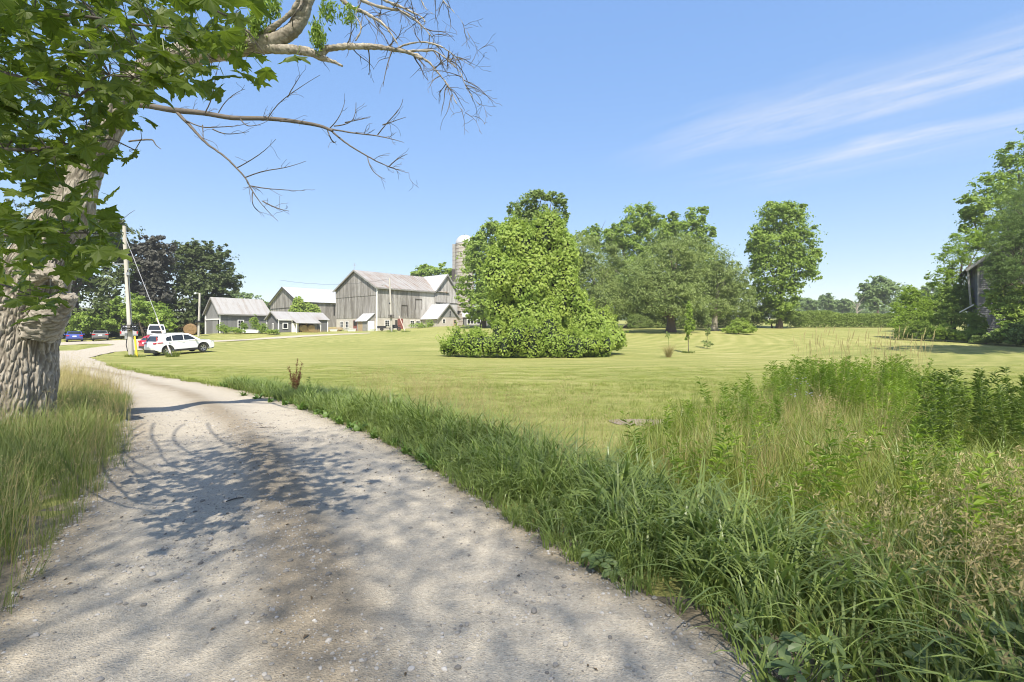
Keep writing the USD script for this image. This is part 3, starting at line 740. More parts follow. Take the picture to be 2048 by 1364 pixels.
tree('lone_tree', 'tall full green tree standing alone on the right side of the lawn', 'tree', on_ground(1558, 80)[:2],
     [blob(1565, 440, 48, 38, 80), blob(1545, 420, 28, 20, 80), blob(1585, 425, 26, 20, 80), blob(1550, 490, 52, 42, 79), blob(1600, 490, 42, 44, 80), blob(1545, 540, 46, 42, 79), blob(1590, 540, 44, 34, 79), blob(1540, 588, 34, 34, 80), blob(1568, 600, 32, 34, 79), blob(1520, 500, 26, 30, 80), blob(1622, 515, 22, 24, 80)], 'green', 24000, .40, .42, 26, shell=.45, clump=24, cs=.2, trunk_mat='trunk')
tree('thicket_bush', 'tangled bush at the foot of the lone tree, thin brown twigs below', 'bush', on_ground(1545, 81)[:2],
     [blob(1540, 628, 40, 24, 81), blob(1575, 632, 26, 20, 80), blob(1505, 632, 30, 24, 82), blob(1515, 600, 28, 40, 82)], 'hedge', 6500, .3, .12, 27, shell=.3)
tree('round_bush', 'dense low round bush alone on the lawn, light tips on dark leaves', 'bush', on_ground(1477, 63)[:2],
     [blob(1477, 655, 26, 15, 63), blob(1465, 660, 20, 10, 62), blob(1493, 660, 18, 11, 62), blob(1480, 645, 16, 10, 63)], 'vine', 5200, .2, .06, 28, shell=.35)
# far right
tree('far_tree', 'hazy spreading far tree right of the bare dead tree', 'tree', on_ground(1755, 150)[:2],
     [blob(1760, 575, 36, 22, 150), blob(1745, 598, 30, 22, 150), blob(1790, 588, 30, 30, 150), blob(1730, 585, 18, 20, 151)], 'far', 6000, .7, .4, 40, shell=.45)
for i, (u, v, ru, rv, d, lb) in enumerate([(1612, 606, 26, 12, 190, 'low rounded far tree just right of the lone tree'), (1652, 602, 16, 14, 195, 'small pointed far tree on the field edge'), (1683, 608, 20, 10, 200, 'low far bush between the pointed far tree and the dead tree'), (1832, 596, 30, 16, 170, 'hazy far tree behind the locust shrub'), (1870, 590, 30, 26, 160, 'far tree mostly hidden behind the locust shrub')]):
    tree('far_tree', lb, 'tree', on_ground(u, d)[:2], [blob(u, v, ru, rv, d), blob(u + ru * .4, v + 6, ru * .7, rv, d)], 'far', 2200, .9, .3, 41 + i)
# a far-off wood that closes the horizon all round the yard
rng = np.random.default_rng(77)
Cs, Ns = [], []
for k in range(260):
    a = rng.uniform(-1.05, 1.05)
    d = rng.uniform(235, 255)
    x, y = d * math.tan(a) * .9, d
    z0 = float(Z(x, y))
    h = rng.uniform(5, 9)
    c, n = crown_points([((x, y, z0 + h * .5), (h * .55, h * .5, h * .55))], 240, rng, .5, 14, .2)
    Cs.append(c); Ns.append(n)
c, n = np.vstack(Cs), np.vstack(Ns)
MB().add(*leaf_quads(c, n + [0, 0, .5] + rng.normal(size=n.shape) * .6, 1.25 * rng.uniform(.6, 1.3, len(c)), rng)).build('far_wood', M['far'], label='hazy line of far-off wood along the horizon', cat='wood', kind='stuff')
# bare dead far tree
o = on_ground(1713, 150)
t = thing('dead_tree', 'bare pale dead far tree with forked branches right of the hedgerow middle', 'tree', o)
mb = MB(); rng = np.random.default_rng(5)
mb.tube([(0, 0, -.3), (.1, 0, 2.5), (0, 0, 5)], [.3, .22, .14], 6)
for k in range(9):
    s = np.array([0, 0, rng.uniform(1.8, 4.8)]); e = s + [rng.normal() * 1.6, rng.normal(), rng.uniform(1.2, 3.4)]
    mb.tube(spline([s, (s + e) / 2 + [0, 0, .3], e], 5), np.linspace(.14, .04, 5), 5)
mb.build('trunk', M['trunk_pale'], t)


def hedge_row(name, label, line, h, wd, n, mat, size, seed, cat='hedge'):
    """A long unclipped hedge of weeds and brush along a line of ground points."""
    rng = np.random.default_rng(seed)
    ls = shapely.LineString(line)
    s = rng.uniform(0, ls.length, n)
    p = np.array([q.coords[0] for q in ls.interpolate(s)])
    hh = h * (.72 + .6 * meshkit.fbm(np.c_[p * .25, np.zeros(n)], 3, seed))
    z = rng.uniform(0, 1, n) ** .7
    w = wd * np.sqrt(np.clip(1 - z ** 3, .05, 1)) * rng.uniform(-1, 1, n)
    q = np.c_[p[:, 0] + rng.normal(size=n) * .1, p[:, 1] + w, Z(p[:, 0], p[:, 1]) + z * hh]
    nrm = np.c_[rng.normal(size=n) * .6, np.sign(w) * .5 + rng.normal(size=n) * .6, .6 + rng.normal(size=n) * .5]
    return MB().add(*leaf_quads(q, nrm, size * rng.uniform(.6, 1.4, n), rng, .45)).build(name, M[mat], label=label, cat=cat, kind='stuff')


def gline(px, d):
    return [on_ground(u, d if np.isscalar(d) else dd)[:2] for u, dd in zip(px, [d] * len(px) if np.isscalar(d) else d)]


hedge_row('hedgerow', 'long tall hedgerow of brush and weeds along the far edge of the lawn', gline([1580, 1680, 1800, 1900], [84, 85, 84, 80]), 2.5, 1.3, 20000, 'hedge', .30, 61)
hedge_row('brush_strip', 'strip of shaded brush and weeds under the trees behind the apple trees', gline([1255, 1330, 1420, 1520], [76, 79, 82, 83]), 2.3, 1.0, 15000, 'green_dark', .26, 62, 'brush')
# ---------------------------------------------------------------- farm buildings
def board_wall(name, parent, p0, p1, z0, top, mat, w=.24, t=.04, seed=0, label=None, gaps=(), kind='stuff', proud=.0, tintf=None, zbase=None, batten=0):
    """Upright boards from p0 to p1, each its own width, tone, top and bottom; top(s) gives the height at s in 0..1. gaps: (s0, s1, z0, z1) openings in metres."""
    rng = np.random.default_rng(seed)
    p0, p1 = np.asarray(p0, float), np.asarray(p1, float)
    L = np.linalg.norm(p1 - p0); d = (p1 - p0) / L; n = np.array([d[1], -d[0]])
    mb = MB(); s = 0.0; tint = []
    while s < L - 1e-3:
        e = min(L, s + w * rng.uniform(.7, 1.25))
        a, b = s + .004, e - .006
        off = proud + rng.uniform(0, .018)
        zb = (zbase((a + b) / 2) if zbase else z0) - rng.uniform(0, .05)
        ta, tb = top(a / L), top(b / L)
        m = (a + b) / 2
        spans = [(zb, None)]
        for g0, g1, h0, h1 in gaps:
            if g0 < m < g1:
                spans = [(zb, h0), (h1, None)] if h0 > zb + .05 else [(h1, None)]
        for q0, q1 in spans:
            A, B = p0 + d * a + n * off, p0 + d * b + n * off
            A2, B2 = A - n * t, B - n * t
            za, zbb = (ta, tb) if q1 is None else (q1, q1)
            if za - q0 < .05 and zbb - q0 < .05:
                continue
            mb.hexa([[*A, q0], [*B, q0], [*B2, q0], [*A2, q0], [*A, max(za, q0 + .01)], [*B, max(zbb, q0 + .01)], [*B2, max(zbb, q0 + .01)], [*A2, max(za, q0 + .01)]])
            tv = tintf(m / L, np.array([q0] * 4 + [za] * 4)) if tintf else np.zeros(8)
            tint.append(tv)
            if batten:
                mb.beam([*(A + n * .02), q0], [*(A + n * .02), za], .05, .03); tint.append(np.zeros(8))
        s = e
    return mb.build(name, M[mat], parent, label=label, kind=kind, tint=np.concatenate(tint))


def sheet_roof(name, parent, a, b, c, d, mat, w=.75, t=.05, seed=0, ribs=True, label=None, rows=2):
    """Sheet roofing between eave a-b and ridge d-c: overlapping sheets with ribs, each a little out of line."""
    rng = np.random.default_rng(seed)
    a, b, c, d = (np.asarray(q, float) for q in (a, b, c, d))
    L = np.linalg.norm(b - a); n = max(1, int(L / w))
    nrm = unit(np.cross(b - a, d - a)); nrm = nrm if nrm[2] > 0 else -nrm
    mb = MB()
    for i in range(n):
        s0, s1 = i / n + .0005, (i + 1) / n - .0005
        for r in range(rows):
            t0, t1 = max(0, r / rows - .01), (r + 1) / rows
            P = lambda s, q: (a + (b - a) * s) * (1 - q) + (d + (c - d) * s) * q
            up = nrm * (rng.uniform(0, .02) + .012 * (rows - r))
            q = np.array([P(s0, t0), P(s1, t0), P(s1, t1), P(s0, t1)]) + up
            if np.cross(q[1] - q[0], q[3] - q[0]) @ nrm < 0:
                q = q[[1, 0, 3, 2]]
            mb.slab(q, t)
        if ribs:
            e0, e1 = a + (b - a) * s0, d + (c - d) * s0
            mb.beam(e0 + nrm * .06, e1 + nrm * .06, .06, .05, up=nrm)
    return mb.build(name, M[mat], parent, label=label, kind='stuff')


def window(parent, o, ax, w, h, cols=2, rows=2, frame=.09, mat='white_paint', glass='window', name='window', label=None, depth=.05, bars=.035):
    """A window centred at o on a wall whose right-hand direction is ax: frame, panes and bars."""
    ax = unit(np.asarray([*ax, 0.0])[:3]); up = np.array([0, 0, 1.0]); n = np.cross(ax, up)
    o = np.asarray(o, float)
    mb = MB()
    A = np.array([ax, n, up])
    for sx in (-1, 1):
        mb.box(o + ax * sx * (w + frame) / 2 + n * depth / 2, (frame, depth, h + 2 * frame), axes=A)
    for sz in (-1, 1):
        mb.box(o + up * sz * (h + frame) / 2 + n * depth / 2, (w, depth, frame), axes=A)
    for i in range(1, cols):
        mb.box(o + ax * (i / cols - .5) * w + n * depth * .4, (bars, depth * .7, h), axes=A)
    for i in range(1, rows):
        mb.box(o + up * (i / rows - .5) * h + n * depth * .38, (w, depth * .66, bars), axes=A)
    f = mb.build(name, M[mat], parent, label=label)
    MB().box(o + n * .012, (w, .012, h), axes=A).build('pane', M[glass], f)
    return f


def P2(a, t, n, s, p=0.0):
    return np.asarray(a) + np.asarray(t) * s + np.asarray(n) * p


def line_top(h):
    return lambda s: h


def gable_top(he, hr, at=.5):
    return lambda s: he + (hr - he) * (s / at if s < at else (1 - s) / (1 - at))


class Frame:
    """A building's own axes: corner A (nearest), t along the long wall, m = outward from the gable, n = outward from the long wall."""

    def __init__(s, A, B):
        s.A, s.B = np.asarray(A, float), np.asarray(B, float)
        s.wd = np.linalg.norm(s.B - s.A)
        s.w = (s.B - s.A) / s.wd                    # along the gable, away from the corner
        s.n = -s.w                                  # long wall faces this way
        s.t = np.array([-s.w[1], s.w[0]])
        if s.t[1] < 0: s.t = -s.t

    def p(s, along, out=0.0, z=0.0):
        q = s.A + s.t * along + s.n * out
        return np.array([q[0], q[1], z])


# ---- main barn
F = Frame(W(754, 662, 93)[:2], W(672, 661, 102.4)[:2])
wdt = F.wd
zA = 1.75
barn = thing('barn', 'big weathered grey board barn with rusty roof on a pale concrete base', 'barn')
EAVE, RIDGE, LB, LEN = 9.8, 13.3, 4.35, 19.6
q = lambda a, o, z: F.p(a, o, z)
# concrete base
mb = MB()
for (a0, a1, o0, o1) in [(-.0, LEN, -.35, 0.0), (0, .35, -wdt, -.35), (LEN - .35, LEN, -wdt, -.35)]:
    c = F.p((a0 + a1) / 2, (o0 + o1) / 2, 2.0)
    mb.box((*c[:2], (LB + .2) / 2), (a1 - a0, o1 - o0, LB + .2 + .0), axes=np.array([[*F.t, 0], [*F.n, 0], [0, 0, 1]]))
mb.build('foundation', M['concrete'], barn)
gaps_long = []
gt = gable_top(EAVE - .15, RIDGE - .15)
board_wall('gable_boards', barn, F.p(-.03, 0)[:2] + F.w * wdt, F.p(-.03, 0)[:2], LB - .1, lambda s: min(gt(s), 8.45), 'barn_board', seed=1, proud=.0)
board_wall('upper_gable_boards', barn, F.p(-.03, 0)[:2] + F.w * wdt, F.p(-.03, 0)[:2], 8.36, gt, 'barn_board', seed=2, proud=.06)
pale_slant = lambda s, z: np.where(z > 8, .42, .30) * np.clip((s * LEN - 11.9) / 2.4 + (z - 5) * .26, 0, 1) * (s * LEN < 13.6)
board_wall('long_wall_boards', barn, F.p(0, .03)[:2], F.p(13.5, .03)[:2], LB - .1, line_top(EAVE - .1), 'barn_board', seed=3, tintf=lambda s, z: .25 * np.clip((s * 13.5 - 10.6) / 1.6 + (z - 6) * .28, 0, 1) + .03)  # tint pales the boards past a slanted line near the cross gable
wt = gable_top(EAVE - .1, RIDGE - .12)
board_wall('wing_boards', barn, F.p(13.5, .10)[:2], F.p(LEN, .10)[:2], LB - .1, wt, 'barn_board', seed=4, w=.3, tintf=lambda s, z: np.full(8, .17))
board_wall('wing_upper_boards', barn, F.p(13.6, .16)[:2], F.p(LEN, .16)[:2], 7.6, wt, 'barn_board', seed=5, w=.3, tintf=lambda s, z: np.full(8, .12))
# far side walls close the box
back = MB().hexa([[*F.p(0, -wdt)[:2], 0], [*F.p(LEN, -wdt)[:2], 0], [*F.p(LEN, -wdt + .2)[:2], 0], [*F.p(0, -wdt + .2)[:2], 0], [*F.p(0, -wdt)[:2], EAVE], [*F.p(LEN, -wdt)[:2], EAVE], [*F.p(LEN, -wdt + .2)[:2], EAVE], [*F.p(0, -wdt + .2)[:2], EAVE]])
back.build('rear_wall', M['barn_board'], barn)
board_wall('end_boards', barn, F.p(LEN + .02, 0)[:2], F.p(LEN + .02, -wdt)[:2], LB - .1, gt, 'barn_board', seed=6)
OV = .45
mid = -wdt / 2
rs = (RIDGE - EAVE) / (wdt / 2)
sheet_roof('front_roof', barn, q(-OV, OV, EAVE - OV * rs + .1), q(LEN - 3.05 + .6, OV, EAVE - OV * rs + .1), q(LEN - 3.05 + .6, mid, RIDGE + .1), q(-OV, mid, RIDGE + .1), 'rusty_tin', seed=7, rows=3)
sheet_roof('rear_roof', barn, q(-OV, -wdt - OV, EAVE - OV * rs + .1), q(LEN + OV, -wdt - OV, EAVE - OV * rs + .1), q(LEN + OV, mid, RIDGE + .1), q(-OV, mid, RIDGE + .1), 'rusty_tin', seed=8, rows=3)
wm = (13.5 + LEN) / 2
sheet_roof('wing_roof', barn, q(13.5 - .1, .55, EAVE + .02), q(13.5 - .1, mid, EAVE + .02), q(wm, mid, RIDGE + .16), q(wm, .55, RIDGE + .16), 'white_tin', seed=9, rows=2, label='whiter roof over the cross gable')
sheet_roof('wing_roof', barn, q(LEN + .25, .55, EAVE - .2), q(LEN + .25, mid, EAVE - .2), q(wm, mid, RIDGE + .16), q(wm, .55, RIDGE + .16), 'white_tin', seed=10, rows=2)
mb = MB()                                        # rake boards
for (o0, z0, o1, z1) in [(OV, EAVE - OV * rs, mid, RIDGE), (-wdt - OV, EAVE - OV * rs, mid, RIDGE)]:
    mb.beam(q(-OV - .02, o0, z0), q(-OV - .02, o1, z1), .06, .26)
mb.beam(q(13.35, .60, EAVE - .1), q(wm, .60, RIDGE + .05), .06, .24); mb.beam(q(LEN + .3, .60, EAVE - .35), q(wm, .60, RIDGE + .05), .06, .24)
mb.build('rake_board', M['trim_grey'], barn)
MB().beam(q(-OV, OV + .02, EAVE - OV * rs), q(13.4, OV + .02, EAVE - OV * rs), .05, .2).build('fascia', M['trim_grey'], barn)
MB().beam(q(-.09, .09, .6), q(-.09, .09, EAVE - .2), .34, .12, up=(*F.t, 0)).build('corner_board', M['white_paint'], barn)
MB().beam(q(-.02, .05, 8.40) + [*(F.w * wdt), 0], q(-.02, .05, 8.40), .12, .07).build('seam_board', M['dark_wood'], barn)
MB().beam(q(13.7, .2, 7.58), q(LEN, .2, 7.58), .1, .06).build('seam_board', M['dark_wood'], barn)
# hay doors outlined on the long wall
for a, z0, w_, h_ in [(5.4, 4.6, 1.3, 2.1), (8.6, 6.0, 1.6, 2.0)]:
    fr = MB()
    for da in (0, w_):
        fr.beam(q(a + da, .10, z0), q(a + da, .10, z0 + h_), .07, .06, up=(*F.t, 0))
    fr.beam(q(a, .10, z0 + h_), q(a + w_, .10, z0 + h_), .06, .09)
    fr.build('hay_door', M['dark_wood'], barn)
T3, N3, W3 = np.array([*F.t, 0]), np.array([*F.n, 0]), np.array([*F.w, 0])
for a in (2.15, 7.9, 9.3):
    window(barn, q(a, .02, 3.2), F.t, .85, 1.05, 2, 3)
MB().box(q(5.1, .04, 2.95), (1.15, .1, 2.3), axes=np.array([T3, N3, [0, 0, 1]])).build('door', M['red_door'], barn, label='faded red lower door on the long wall')
MB().box(q(4.2, .03, 3.25), (.5, .06, 1.2), axes=np.array([T3, N3, [0, 0, 1]])).build('shutter', M['dark_wood'], barn)
g = lambda s, out, z: np.array([*(F.A + F.w * s - F.t * out), z])
window(barn, g(12.0, .03, 3.05), -F.w, .95, 1.1, 2, 2); window(barn, g(10.0, .03, 3.05), -F.w, .95, 1.1, 2, 2)
dr = MB().box(g(7.1, .04, 2.7), (1.35, .1, 2.3), axes=np.array([W3, -T3, [0, 0, 1]])).build('door', M['red_door'], barn, label='faded red door in the gable end, its open top half painted dark as shade')
MB().box(g(7.1, .105, 3.3), (1.1, .03, .95), axes=np.array([W3, -T3, [0, 0, 1]])).build('opening', M['inside'], dr)  # solid panel on the door; the dark of the doorway is painted
mb = MB(); mb.tube([q(-.2, mid, RIDGE), q(-.2, mid, RIDGE + 1.3)], .03, 5); mb.box(q(-.2, mid, RIDGE + 1.05), (.5, .04, .12)); mb.ball(q(-.2, mid, RIDGE + 1.35), .08, 5)
mb.build('lightning_rod', M['steel'], barn)

# lean-to on the gable end
lean = thing('lean_to', 'little lean-to with tan planks and a white side door against the barn gable', 'shed')
a0, a1, out = .7, 4.0, 1.6
zb = 1.6
g3 = lambda s, o, z: g(s, o, z)
sheet_roof('roof', lean, g3(a1 + .2, out + .3, 3.55), g3(a0 - .2, out + .3, 3.55), g3(a0 - .2, .1, 5.05), g3(a1 + .2, .1, 5.05), 'white_tin', seed=20, rows=1)
rng = np.random.default_rng(21)
for i in range(9):
    s = a0 + (a1 - a0) * (i + .5) / 9
    MB().box(g3(s, out, (zb + 3.6) / 2), ((a1 - a0) / 9 - .012, .04, 3.6 - zb), axes=np.array([W3, -T3, [0, 0, 1]])).build('plank', M['tan_wood' if 3 < i < 8 else 'trim_grey'], lean)
MB().hexa([g3(a0, .05, zb - .2), g3(a0, out - .03, zb - .2), g3(a0 + .05, out - .03, zb - .2), g3(a0 + .05, .05, zb - .2), g3(a0, .05, 4.95), g3(a0, out - .03, 3.6), g3(a0 + .05, out - .03, 3.6), g3(a0 + .05, .05, 4.95)]).build('side_wall', M['trim_grey'], lean)
MB().box(g3(a0 - .04, .8, 2.62), (.05, 1.35, 1.95), axes=np.array([W3, -T3, [0, 0, 1]])).build('door', M['white_paint'], lean)

# milk house
milk = thing('milk_house', 'small pale gabled milk house with a steep white roof on the barn front', 'outbuilding')
ma0, mp, mw = 10.2, 4.9, 5.3
ze, zr, zb = 4.35, 7.0, 2.2
ax3 = np.array([T3, N3, [0, 0, 1]])
gt2 = gable_top(ze, zr)
prof = Polygon([(0, 0), (mw, 0), (mw, ze - zb), (mw / 2, zr - zb), (0, ze - zb)])
MB().prism(prof, q(ma0, mp - .15, zb), T3, [0, 0, 1], .3).build('gable_wall', M['pinkish'], milk)
board_wall('gable_boards', milk, q(ma0 + .1, mp + .03, 0)[:2], q(ma0 + mw - .1, mp + .03, 0)[:2], ze + .15, lambda s: gt2(.02 + s * .96) - .05, 'grey_board', w=.35, seed=22, tintf=lambda s, z: np.full(8, .5))
MB().box(q(ma0 + .12, mp / 2 - .1, (ze + zb) / 2), (.24, mp - .3, ze - zb), axes=ax3).build('side_wall', M['stave'], milk)
MB().box(q(ma0 + mw - .12, mp / 2 - .1, (ze + zb) / 2), (.24, mp - .3, ze - zb), axes=ax3).build('side_wall', M['stave'], milk)
sl = (zr - ze) / (mw / 2)
sheet_roof('roof', milk, q(ma0 - .4, mp + .35, ze - .4 * sl + .1), q(ma0 - .4, 0.05, ze - .4 * sl + .1), q(ma0 + mw / 2, .05, zr + .1), q(ma0 + mw / 2, mp + .35, zr + .1), 'white_tin', seed=23)
sheet_roof('roof', milk, q(ma0 + mw + .4, mp + .35, ze - .4 * sl + .1), q(ma0 + mw + .4, 0.05, ze - .4 * sl + .1), q(ma0 + mw / 2, .05, zr + .1), q(ma0 + mw / 2, mp + .35, zr + .1), 'white_tin', seed=24)
mb = MB()
for s_ in (-.42, mw + .42):
    mb.beam(q(ma0 + s_, mp + .38, ze - .4 * sl), q(ma0 + mw / 2, mp + .38, zr), .05, .2)
mb.build('rake_board', M['trim_grey'], milk)
window(milk, q(ma0 + 1.5, mp + .01, 3.7), F.t, .55, .7, 1, 2); window(milk, q(ma0 + mw / 2 + .4, mp + .06, 5.2), F.t, .35, .9, 1, 2, mat='trim_grey')
dd = MB().box(q(ma0 + mw - .95, mp + .03, 3.15), (.75, .06, 1.8), axes=ax3).build('door', M['tan_wood'], milk)
MB().box(q(ma0 + mw - .95, mp + .075, 3.65), (.5, .02, .6), axes=ax3).build('pane', M['window'], dd)

# second barn, behind
F2 = Frame(W(598, 660, 120)[:2], W(541, 660, 133)[:2])
barn2 = thing('barn', 'older weathered barn with a clean white roof behind the grey sheds', 'barn')
E2, R2, L2, w2 = 8.75, 12.6, 24.0, F2.wd
q2 = F2.p
g2t = gable_top(E2 - .1, R2 - .1)
board_wall('gable_boards', barn2, (F2.A + F2.w * w2), F2.A, 2.0, lambda s: min(g2t(s), 7.6), 'barn_board', w=.3, seed=31)
board_wall('upper_gable_boards', barn2, (F2.A + F2.w * w2), F2.A, 7.5, g2t, 'barn_board', w=.3, seed=32, proud=.06)
board_wall('long_wall_boards', barn2, q2(0, .02)[:2], q2(L2, .02)[:2], 2.2, line_top(E2 - .1), 'barn_board', w=.3, seed=33, tintf=lambda s, z: np.full(8, -.04))
rs2 = (R2 - E2) / (w2 / 2)
sheet_roof('roof', barn2, q2(-.5, .5, E2 - .5 * rs2 + .1), q2(L2, .5, E2 - .5 * rs2 + .1), q2(L2, -w2 / 2, R2 + .1), q2(-.5, -w2 / 2, R2 + .1), 'white_tin', seed=34, rows=3)
sheet_roof('roof', barn2, q2(-.5, -w2 - .5, E2 - .5 * rs2 + .1), q2(L2, -w2 - .5, E2 - .5 * rs2 + .1), q2(L2, -w2 / 2, R2 + .1), q2(-.5, -w2 / 2, R2 + .1), 'white_tin', seed=35, rows=3)
mb = MB(); mb.beam(q2(-.55, .5, E2 - .5 * rs2), q2(-.55, -w2 / 2, R2), .07, .28); mb.beam(q2(-.55, -w2 - .5, E2 - .5 * rs2), q2(-.55, -w2 / 2, R2), .07, .28); mb.build('rake_board', M['dark_wood'], barn2)
MB().beam(q2(-.07, -w2, 7.52), q2(-.07, 0, 7.52), .1, .08).build('seam_board', M['dark_wood'], barn2)
T23, N23 = np.array([*F2.t, 0]), np.array([*F2.n, 0]); ax23 = np.array([T23, N23, [0, 0, 1]])
d2 = MB()
for i in range(8):
    d2.box(q2(14.6 + i * .35, .12, 4.7), (.33, .05, 3.2), axes=ax23)
d2.beam(q2(14.4, .16, 6.35), q2(17.4, .16, 6.35), .05, .12)
d2.build('sliding_door', M['barn_board'], barn2, label='pale sliding door on the long wall', tint=np.full(d2.n, .22))
MB().box(q2(8.6, .06, 6.9), (.3, .06, 2.6), axes=ax23).build('slot_opening', M['inside'], barn2)  # no hole here: a dark panel painted as the shade of a slot
window(barn2, q2(15.6, .12, 2.75), F2.t, 2.2, .5, 4, 1, mat='trim_grey')

# shed 1
S1 = Frame(W(440, 666, 76.8)[:2], W(412, 668, 79.8)[:2])
shed = thing('shed', 'tall grey painted shed with a patchy tin roof and a white framed window', 'shed')
e1, r1, l1, w1 = 4.55, 6.85, 7.4, S1.wd
zb = 1.3
s1 = S1.p
board_wall('gable_boards', shed, S1.A + S1.w * w1, S1.A, zb, gable_top(e1, r1), 'grey_board', w=.3, seed=41, tintf=lambda s, z: np.full(8, .38), gaps=[(.35, w1 - .35, 0, 3.5)])
board_wall('long_wall_boards', shed, s1(0, .02)[:2], s1(l1, .02)[:2], zb, line_top(e1 - .05), 'grey_board', w=.3, seed=42, batten=0, tintf=lambda s, z: np.full(8, .12))
b1 = MB().hexa([s1(0, -w1, zb), s1(l1, -w1, zb), s1(l1, -w1 + .1, zb), s1(0, -w1 + .1, zb), s1(0, -w1, e1), s1(l1, -w1, e1), s1(l1, -w1 + .1, e1), s1(0, -w1 + .1, e1)]); b1.build('rear_wall', M['trim_grey'], shed)
board_wall('end_boards', shed, s1(l1 + .02, 0)[:2], s1(l1 + .02, -w1)[:2], zb, gable_top(e1, r1), 'grey_board', w=.3, seed=43)
k1 = (r1 - e1) / (w1 / 2)
sheet_roof('roof', shed, s1(-.35, .35, e1 - .35 * k1 + .1), s1(l1 + .45, .35, e1 - .35 * k1 + .1), s1(l1 + .2, -w1 / 2, r1 + .1), s1(-.35, -w1 / 2, r1 + .1), 'pale_tin', seed=44, rows=4, ribs=False, w=.6)
sheet_roof('roof', shed, s1(-.35, -w1 - .35, e1 - .35 * k1 + .1), s1(l1 + .2, -w1 - .35, e1 - .35 * k1 + .1), s1(l1 + .2, -w1 / 2, r1 + .1), s1(-.35, -w1 / 2, r1 + .1), 'pale_tin', seed=45, rows=4, ribs=False, w=.6)
mb = MB(); mb.beam(s1(-.38, .38, e1 - .4 * k1), s1(-.38, -w1 / 2, r1), .05, .2); mb.beam(s1(-.38, -w1 - .38, e1 - .4 * k1), s1(-.38, -w1 / 2, r1), .05, .2); mb.build('rake_board', M['trim_grey'], shed)
MB().beam(s1(-.3, .40, e1 - .3), s1(l1 + .4, .40, e1 - .3), .05, .16).build('fascia', M['trim_grey'], shed)
for o_ in (.05, -w1 - .05):
    MB().beam(s1(-.05, o_, zb), s1(-.05, o_, e1 - .2), .22, .12, up=(*S1.t, 0)).build('corner_board', M['white_paint'], shed)
MB().beam(s1(-.1, .0, 3.55), s1(-.1, -w1, 3.55), .1, .2).build('door_track', M['white_paint'], shed)
T13, N13, W13 = np.array([*S1.t, 0]), np.array([*S1.n, 0]), np.array([*S1.w, 0])
for i, (o_, tt) in enumerate([(1.45, .42), (3.4, .06)]):
    mb = MB()
    for k in range(6):
        mb.box(s1(-.07, -o_ + (k - 2.5) * .31, 2.4), (.3, .05, 2.2), axes=np.array([W13, T13, [0, 0, 1]]))
    mb.build('sliding_door', M['grey_board'], shed, tint=np.full(mb.n, tt))
window(shed, s1(3.0, .05, 2.75), S1.t, .75, 1.3, 2, 3, frame=.1)

# shed 2
S2 = Frame(W(557, 665, 77)[:2], W(534, 664, 79.6)[:2])
shed2 = thing('shed', 'low darker grey shed with white trim and hay bales in its open bay', 'shed')
e3, r3, l3, w3 = 3.58, 4.68, 7.9, S2.wd
zb = 1.3
s2 = S2.p
T33, N33 = np.array([*S2.t, 0]), np.array([*S2.n, 0]); ax33 = np.array([T33, N33, [0, 0, 1]])
board_wall('gable_boards', shed2, S2.A + S2.w * w3, S2.A, zb, gable_top(e3, r3), 'grey_board', w=.22, seed=51, tintf=lambda s, z: np.full(8, -.12))
board_wall('long_wall_boards', shed2, s2(0, .02)[:2], s2(l3, .02)[:2], zb, line_top(e3 - .05), 'grey_board', w=.22, seed=52, tintf=lambda s, z: np.full(8, -.14), gaps=[(3.1, 5.3, 0, 2.95)])
board_wall('end_boards', shed2, s2(l3 + .02, 0)[:2], s2(l3 + .02, -w3)[:2], zb, gable_top(e3, r3), 'grey_board', w=.25, seed=53)
MB().hexa([s2(0, -w3, zb), s2(l3, -w3, zb), s2(l3, -w3 + .1, zb), s2(0, -w3 + .1, zb), s2(0, -w3, e3), s2(l3, -w3, e3), s2(l3, -w3 + .1, e3), s2(0, -w3 + .1, e3)]).build('rear_wall', M['trim_grey'], shed2)
k3 = (r3 - e3) / (w3 / 2)
sheet_roof('roof', shed2, s2(-.3, .25, e3 - .25 * k3 + .09), s2(l3 + .3, .25, e3 - .25 * k3 + .09), s2(l3 + .3, -w3 / 2, r3 + .09), s2(-.3, -w3 / 2, r3 + .09), 'pale_tin', seed=54, rows=3, ribs=False, w=.5)
sheet_roof('roof', shed2, s2(-.3, -w3 - .25, e3 - .25 * k3 + .09), s2(l3 + .3, -w3 - .25, e3 - .25 * k3 + .09), s2(l3 + .3, -w3 / 2, r3 + .09), s2(-.3, -w3 / 2, r3 + .09), 'pale_tin', seed=55, rows=3, ribs=False, w=.5)
sheet_roof('porch_roof', shed2, s2(2.1, 1.35, 2.95), s2(6.2, 1.35, 2.95), s2(6.0, .0, e3 + .16), s2(1.9, .0, e3 + .16), 'pale_tin', seed=56, rows=2, ribs=False, w=.5)
mb = MB(); mb.beam(s2(-.33, .3, e3 - .1), s2(-.33, -w3 / 2, r3 + .05), .05, .16); mb.beam(s2(-.33, -w3 - .3, e3 - .1), s2(-.33, -w3 / 2, r3 + .05), .05, .16); mb.build('rake_board', M['trim_grey'], shed2)
for a_ in (-.03, 2.05, l3):
    MB().beam(s2(a_, .07, zb), s2(a_, .07, e3 - .15), .16, .06, up=(*S2.n, 0)).build('corner_board', M['white_paint'], shed2)
MB().beam(s2(-.03, -w3, zb), s2(-.03, -w3, e3 - .1), .16, .08, up=(*S2.t, 0)).build('corner_board', M['white_paint'], shed2)
MB().beam(s2(-.2, .29, e3 - .12), s2(2.0, .29, e3 - .12), .04, .14).build('fascia', M['white_paint'], shed2)
window(shed2, s2(1.0, .06, 2.55), S2.t, .62, .72, 1, 1, frame=.11)
